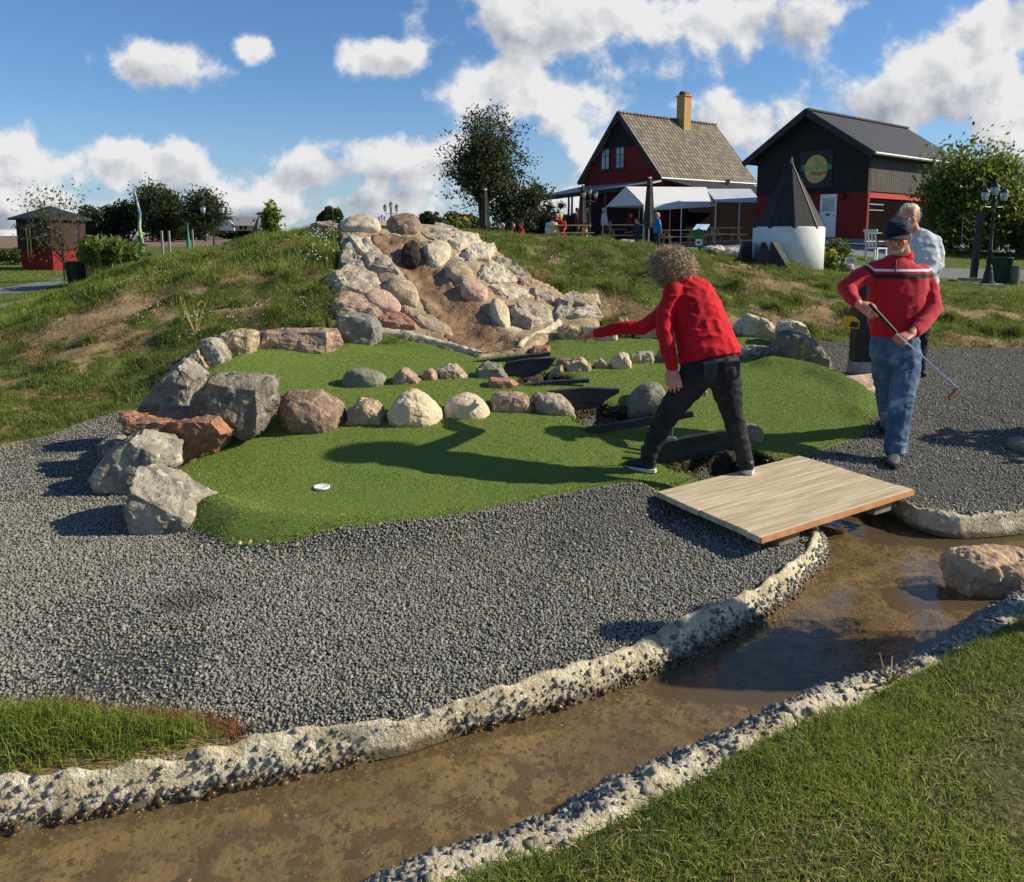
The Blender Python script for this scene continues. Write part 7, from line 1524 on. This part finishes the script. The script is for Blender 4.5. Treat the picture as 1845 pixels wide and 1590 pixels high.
MB().tube([J(1614, 470, 5.665), J(1613, 492, 5.59)], .006, 6).build('zip', M['blackpost'], Mm)
b = Blob(); b.loft([(J(1612, 596, D), .155, .12), (J(1612, 615, D), .17, .13), (J(1613, 640, D), .178, .135), (J(1614, 655, D), .15, .11)], (1, 0, 0))
b.limb([h1, J(1595, 672, 5.82), k1, J(1601, 745, 6.0), J(1603, 770, 6.08)], [.1, .094, .082, .074, .07]); b.limb([h2, J(1631, 675, 5.68), k2, J(1618, 765, 5.55), J(1612, 806, 5.5)], [.105, .1, .087, .08, .082])
b.grow('jeans', M['denim'], Mm, .0075, 3, .010, 9, 12)
zs = H1(J(1600, 828, 5.5).x, 5.5) + .012
shoe('trainer', Mm, Vector((J(1614, 820, 5.55).x, 5.58, zs)), Vector((J(1598, 826, 5.42).x, 5.33, zs)), M['sneaker'], sole=M['darkcloth'], ankle=a2_)
zs = H1(J(1598, 780, 6.1).x, 6.1) + .012
shoe('trainer', Mm, Vector((J(1606, 776, 6.2).x, 6.2, zs + .02)), Vector((J(1590, 782, 6.05).x, 5.98, zs)), M['sneaker'], sole=M['darkcloth'], ankle=a1_)
t = thing('putter', 'putter carried diagonally by the man in the red jumper', 'golf club', J(1640, 620, 5.4)); g0_, g1_, g2_ = J(1567, 548, 5.42), J(1615, 600, 5.39), J(1727, 701, 5.3)
MB().tube([g0_, g1_], [.014, .011], 10).build('grip', M['blackpost'], t); MB().tube([g1_, g2_], [.0065, .005], 8).build('shaft', M['chrome'], t)
MB().beam(g2_ + Vector((.0, 0, .0)), J(1709, 719, 5.28), .022, .03).build('club_head', pmat('brown_club_head', S(150, 110, 84), S(120, 84, 60)), t, bevel=.004)
# ---- blonde person behind
gB = hit(1656, 678); dB = gB.y; Bm = thing('person', 'blonde person in a grey fleece and black trousers standing behind the man', 'person', gB)
hb = J(1638, 392, dB); b = Blob(); fb = Vector((-.5, -1, -.05)); Pb = head(b, hb, fb, (0, 0, 1), .98); b.limb([J(1654, 428, dB), J(1646, 412, dB), hb], [.055, .05, .055]); b.loft([(J(1656, 432, dB), .15, .09), (J(1656, 520, dB), .14, .1)], (1, 0, 0))
b.limb([J(1640, 540, dB), J(1640, 600, dB), J(1642, 665, dB)], [.08, .055, .04]); b.limb([J(1662, 540, dB), J(1658, 600, dB), J(1656, 662, dB)], [.08, .055, .04])
wb1, wb2 = J(1642, 500, dB - .22), J(1655, 505, dB - .2); hand(b, wb1, Vector((-.6, -.3, -.2)), (0, .3, -1), 1, .17, (.6,) * 4); hand(b, wb2, Vector((-.8, -.3, -.1)), (0, .3, -1), -1, .17, (.6,) * 4); b.limb([J(1684, 440, dB), J(1690, 475, dB), wb2], [.04, .035, .028]); b.limb([J(1630, 440, dB), J(1622, 475, dB), wb1], [.04, .035, .028])
b.grow('body', M['skin'], Bm, .0065, 2); eyes(Pb, Bm)
b = Blob(); b.loft([(J(1650, 415, dB), .06, .06), (J(1654, 424, dB), .11, .08), (J(1657, 436, dB), .18, .115), (J(1658, 465, dB), .185, .13), (J(1657, 500, dB), .17, .13), (J(1657, 538, dB), .19, .13)], (1, 0, 0)); b.limb([J(1683, 437, dB), J(1689, 458, dB), J(1690, 478, dB - .02), J(1660, 503, dB - .18)], [.072, .068, .064, .05]); b.limb([J(1632, 437, dB), J(1623, 470, dB), J(1640, 498, dB - .18)], [.065, .056, .045]); b.grow('fleece', M['greycloth'], Bm, .009, 3, .012, 8)
b = Blob(); b.loft([(J(1657, 530, dB), .16, .12), (J(1657, 555, dB), .17, .12)], (1, 0, 0)); b.limb([J(1645, 550, dB), J(1643, 605, dB), J(1643, 664, dB)], [.095, .07, .06]); b.limb([J(1668, 550, dB), J(1660, 605, dB), J(1656, 662, dB)], [.095, .07, .06]); b.grow('trousers', M['blackjean'], Bm, .01, 3, .01, 10)
shoe('shoe', Bm, gB + Vector((.02, .16, .01)), gB + Vector((.0, -.08, .01)), M['shoe'], sole=M['darkcloth']); shoe('shoe', Bm, gB + Vector((-.09, .18, .01)), gB + Vector((-.12, -.06, .01)), M['shoe'], sole=M['darkcloth'])
hb_ = Blob(); hb_.loft([(Pb(0, -.01, .13), .03, .03), (Pb(0, -.012, .12), .065, .075), (Pb(0, -.022, .085), .088, .095), (Pb(0, -.035, .04), .09, .088), (Pb(0, -.048, -.01), .086, .07), (Pb(0, -.055, -.05), .07, .05)], fb.cross(Vector((0, 0, 1)))); hb_.grow('hair', M['blond'], Bm, .006, 2, .006, 30)
strands('hair_strands', Bm, Pb(0, -.02, .04), (.088, .098, .088), 700, M['blond'], .4, .05, .004, .0016, lambda d: d.dot(fb.normalized()) < .35, fall=1.2)
# ---- small people round the cafe
def far_person(label, px, pyt, d, hgt, face, top, legs, hair, sit=False, group=None, arm_out=0, hood=None, zoff=None):
    z1 = EYE + kray(pyt) * d; x_ = xray(px, pyt) * d; g = Vector((x_, d, z1 - hgt)); t = thing('person', label, 'person', g, group); f = Vector((face[0], face[1], 0)).normalized(); sd_ = f.cross(Vector((0, 0, 1))); up = Vector((0, 0, 1))
    hp_ = .45 if sit else hgt * .52; sh_ = hgt - .3; c = g; b = Blob(); hcn = c + up * (hgt - .12)
    Pq = head(b, hcn, f, up, .95); b.limb([c + up * sh_, hcn], [.055, .055], 8); b.loft([(c + up * (sh_ + .02), .12, .07), (c + up * hp_, .13, .1)], sd_)
    arms = []
    for s in (-1, 1):
        a = c + sd_ * s * .17 + up * (sh_ - .02); e = a + sd_ * s * .06 - up * .26 + f * (.05 if not sit else .12); w = e - up * (.24 if not sit else .02) + f * (.06 if not sit else .24); arms.append((a, e, w)); b.limb([a, e, w], [.04, .035, .025], 8); hand(b, w, (w - e), f if not sit else -up, s, .17, (.4,) * 4)
    lg_ = []
    for s in (-1, 1):
        a = c + sd_ * s * .09 + up * hp_
        if sit: k = a + f * .42; n_ = k - up * .42
        else: k = c + sd_ * s * .1 + up * hgt * .28 + f * .03 * s; n_ = c + sd_ * s * .1 + up * .08 + f * .08 * s
        lg_.append((a, k, n_)); b.limb([a, k, n_], [.07, .05, .04], 8)
    b.grow('body', M['skin'], t, .013, 1)
    b = Blob(); b.loft([(c + up * (sh_ + .06), .06, .06), (c + up * sh_, .18, .11), (c + up * (sh_ - .2), .2, .15), (c + up * (hp_ - .02), .2, .15)], sd_)
    for a, e, w in arms: b.limb([a, e, w], [.065, .055, .042], 8)
    b.grow('jacket', top, t, .016, 2, .012, 8, px)
    b = Blob(); b.loft([(c + up * (hp_ + .06), .17, .12), (c + up * (hp_ - .08), .17, .12)], sd_)
    for a, k, n_ in lg_: b.limb([a, k, n_], [.09, .07, .06], 8)
    b.grow('trousers', legs, t, .016, 2)
    for a, k, n_ in lg_: shoe('shoe', t, Vector((n_.x, n_.y, n_.z - .08)) - f * .05, Vector((n_.x, n_.y, n_.z - .08)) + f * .18, M['shoe'])
    hh_ = Blob(); hh_.loft([(Pq(0, -.01, .13), .03, .03), (Pq(0, -.015, .11), .072, .08), (Pq(0, -.03, .06), .09, .09), (Pq(0, -.045, -.02), .085, .065), (Pq(0, -.05, -.08), .06, .04)], sd_); hh_.grow('hood' if hood else 'hair', hood or hair, t, .01, 1)
    return t
far_person('person walking in a bright blue jacket with short grey hair near the picnic tables', 1185, 383, 32.5, 1.68, (1, .1), M['bluecloth'], M['darkcloth'], M['greyhair'])
sg = 'people sitting outside the cafe'
lime = pmat('lime_hood', S(190, 210, 60)); red2 = pmat('dark_red_cloth', S(170, 20, 30), S(120, 14, 22), 5); dkr = pmat('maroon_cloth', S(120, 24, 30), S(80, 16, 22), 5)
far_person('person in white and black jacket sitting at the left picnic table', 994, 389, 31.2, 1.3, (.1, 1), M['whitecloth'], red2, M['darkcloth'], True, sg)
far_person('person in a red coat with a lime green hood sitting at the left picnic table', 1010, 386, 32.2, 1.32, (-.2, -1), red2, red2, M['blond'], True, sg, hood=lime)
far_person('person in red leaning between the white jacket and the lime green hood', 1003, 384, 33.6, 1.32, (.3, -1), red2, M['darkcloth'], M['darkcloth'], True, sg)
far_person('grey haired person in dark clothes farthest left of the seated group', 906, 402, 36, 1.25, (1, -.2), M['darkcloth'], M['darkcloth'], M['greyhair'], True, sg)
far_person('person in maroon beside the grey haired one in the seated group', 924, 402, 36, 1.25, (1, -.3), dkr, M['darkcloth'], M['bark'], True, sg)
far_person('person in dark red at the right of the three seated on the left', 939, 401, 36.5, 1.25, (-1, -.3), red2, M['whitecloth'], M['bark'], True, sg)
far_person('standing person in dark clothes and red apron under the veranda by the triple lamp', 1041, 375, 37, 1.7, (1, -.4), dkr, M['darkcloth'], M['bark'], False, 'people in the shade of the cafe')
far_person('person in black standing behind the dark red figure under the veranda', 1060, 374, 38.5, 1.72, (-1, -.4), M['darkcloth'], M['darkcloth'], M['bark'], False, 'people in the shade of the cafe')
far_person('grey haired person in a pale shirt standing at the left end of the marquee', 1089, 375, 38, 1.68, (1, .2), M['greycloth'], M['darkcloth'], M['greyhair'], False, 'people in the shade of the cafe')
far_person('person in black sitting low between the railing and the tallest parasol', 1148, 394, 35.5, 1.3, (-1, -.3), M['darkcloth'], M['darkcloth'], M['bark'], True, 'people in the shade of the cafe')
far_person('person in maroon sitting deep in the shade of the marquee', 1137, 384, 39, 1.3, (-.3, -1), dkr, M['darkcloth'], M['bark'], True, 'people in the shade of the cafe')
far_person('bystander in dark clothes outside the right edge whose shadow falls across the stream', 2330, 200, 2.95, 1.7, (-1, .1), M['darkcloth'], M['darkcloth'], M['bark'])
bs = [o for o in bpy.data.objects if o.get('label', '').startswith('bystander')][0]
bs.location = (3.15, 3.12, .02)
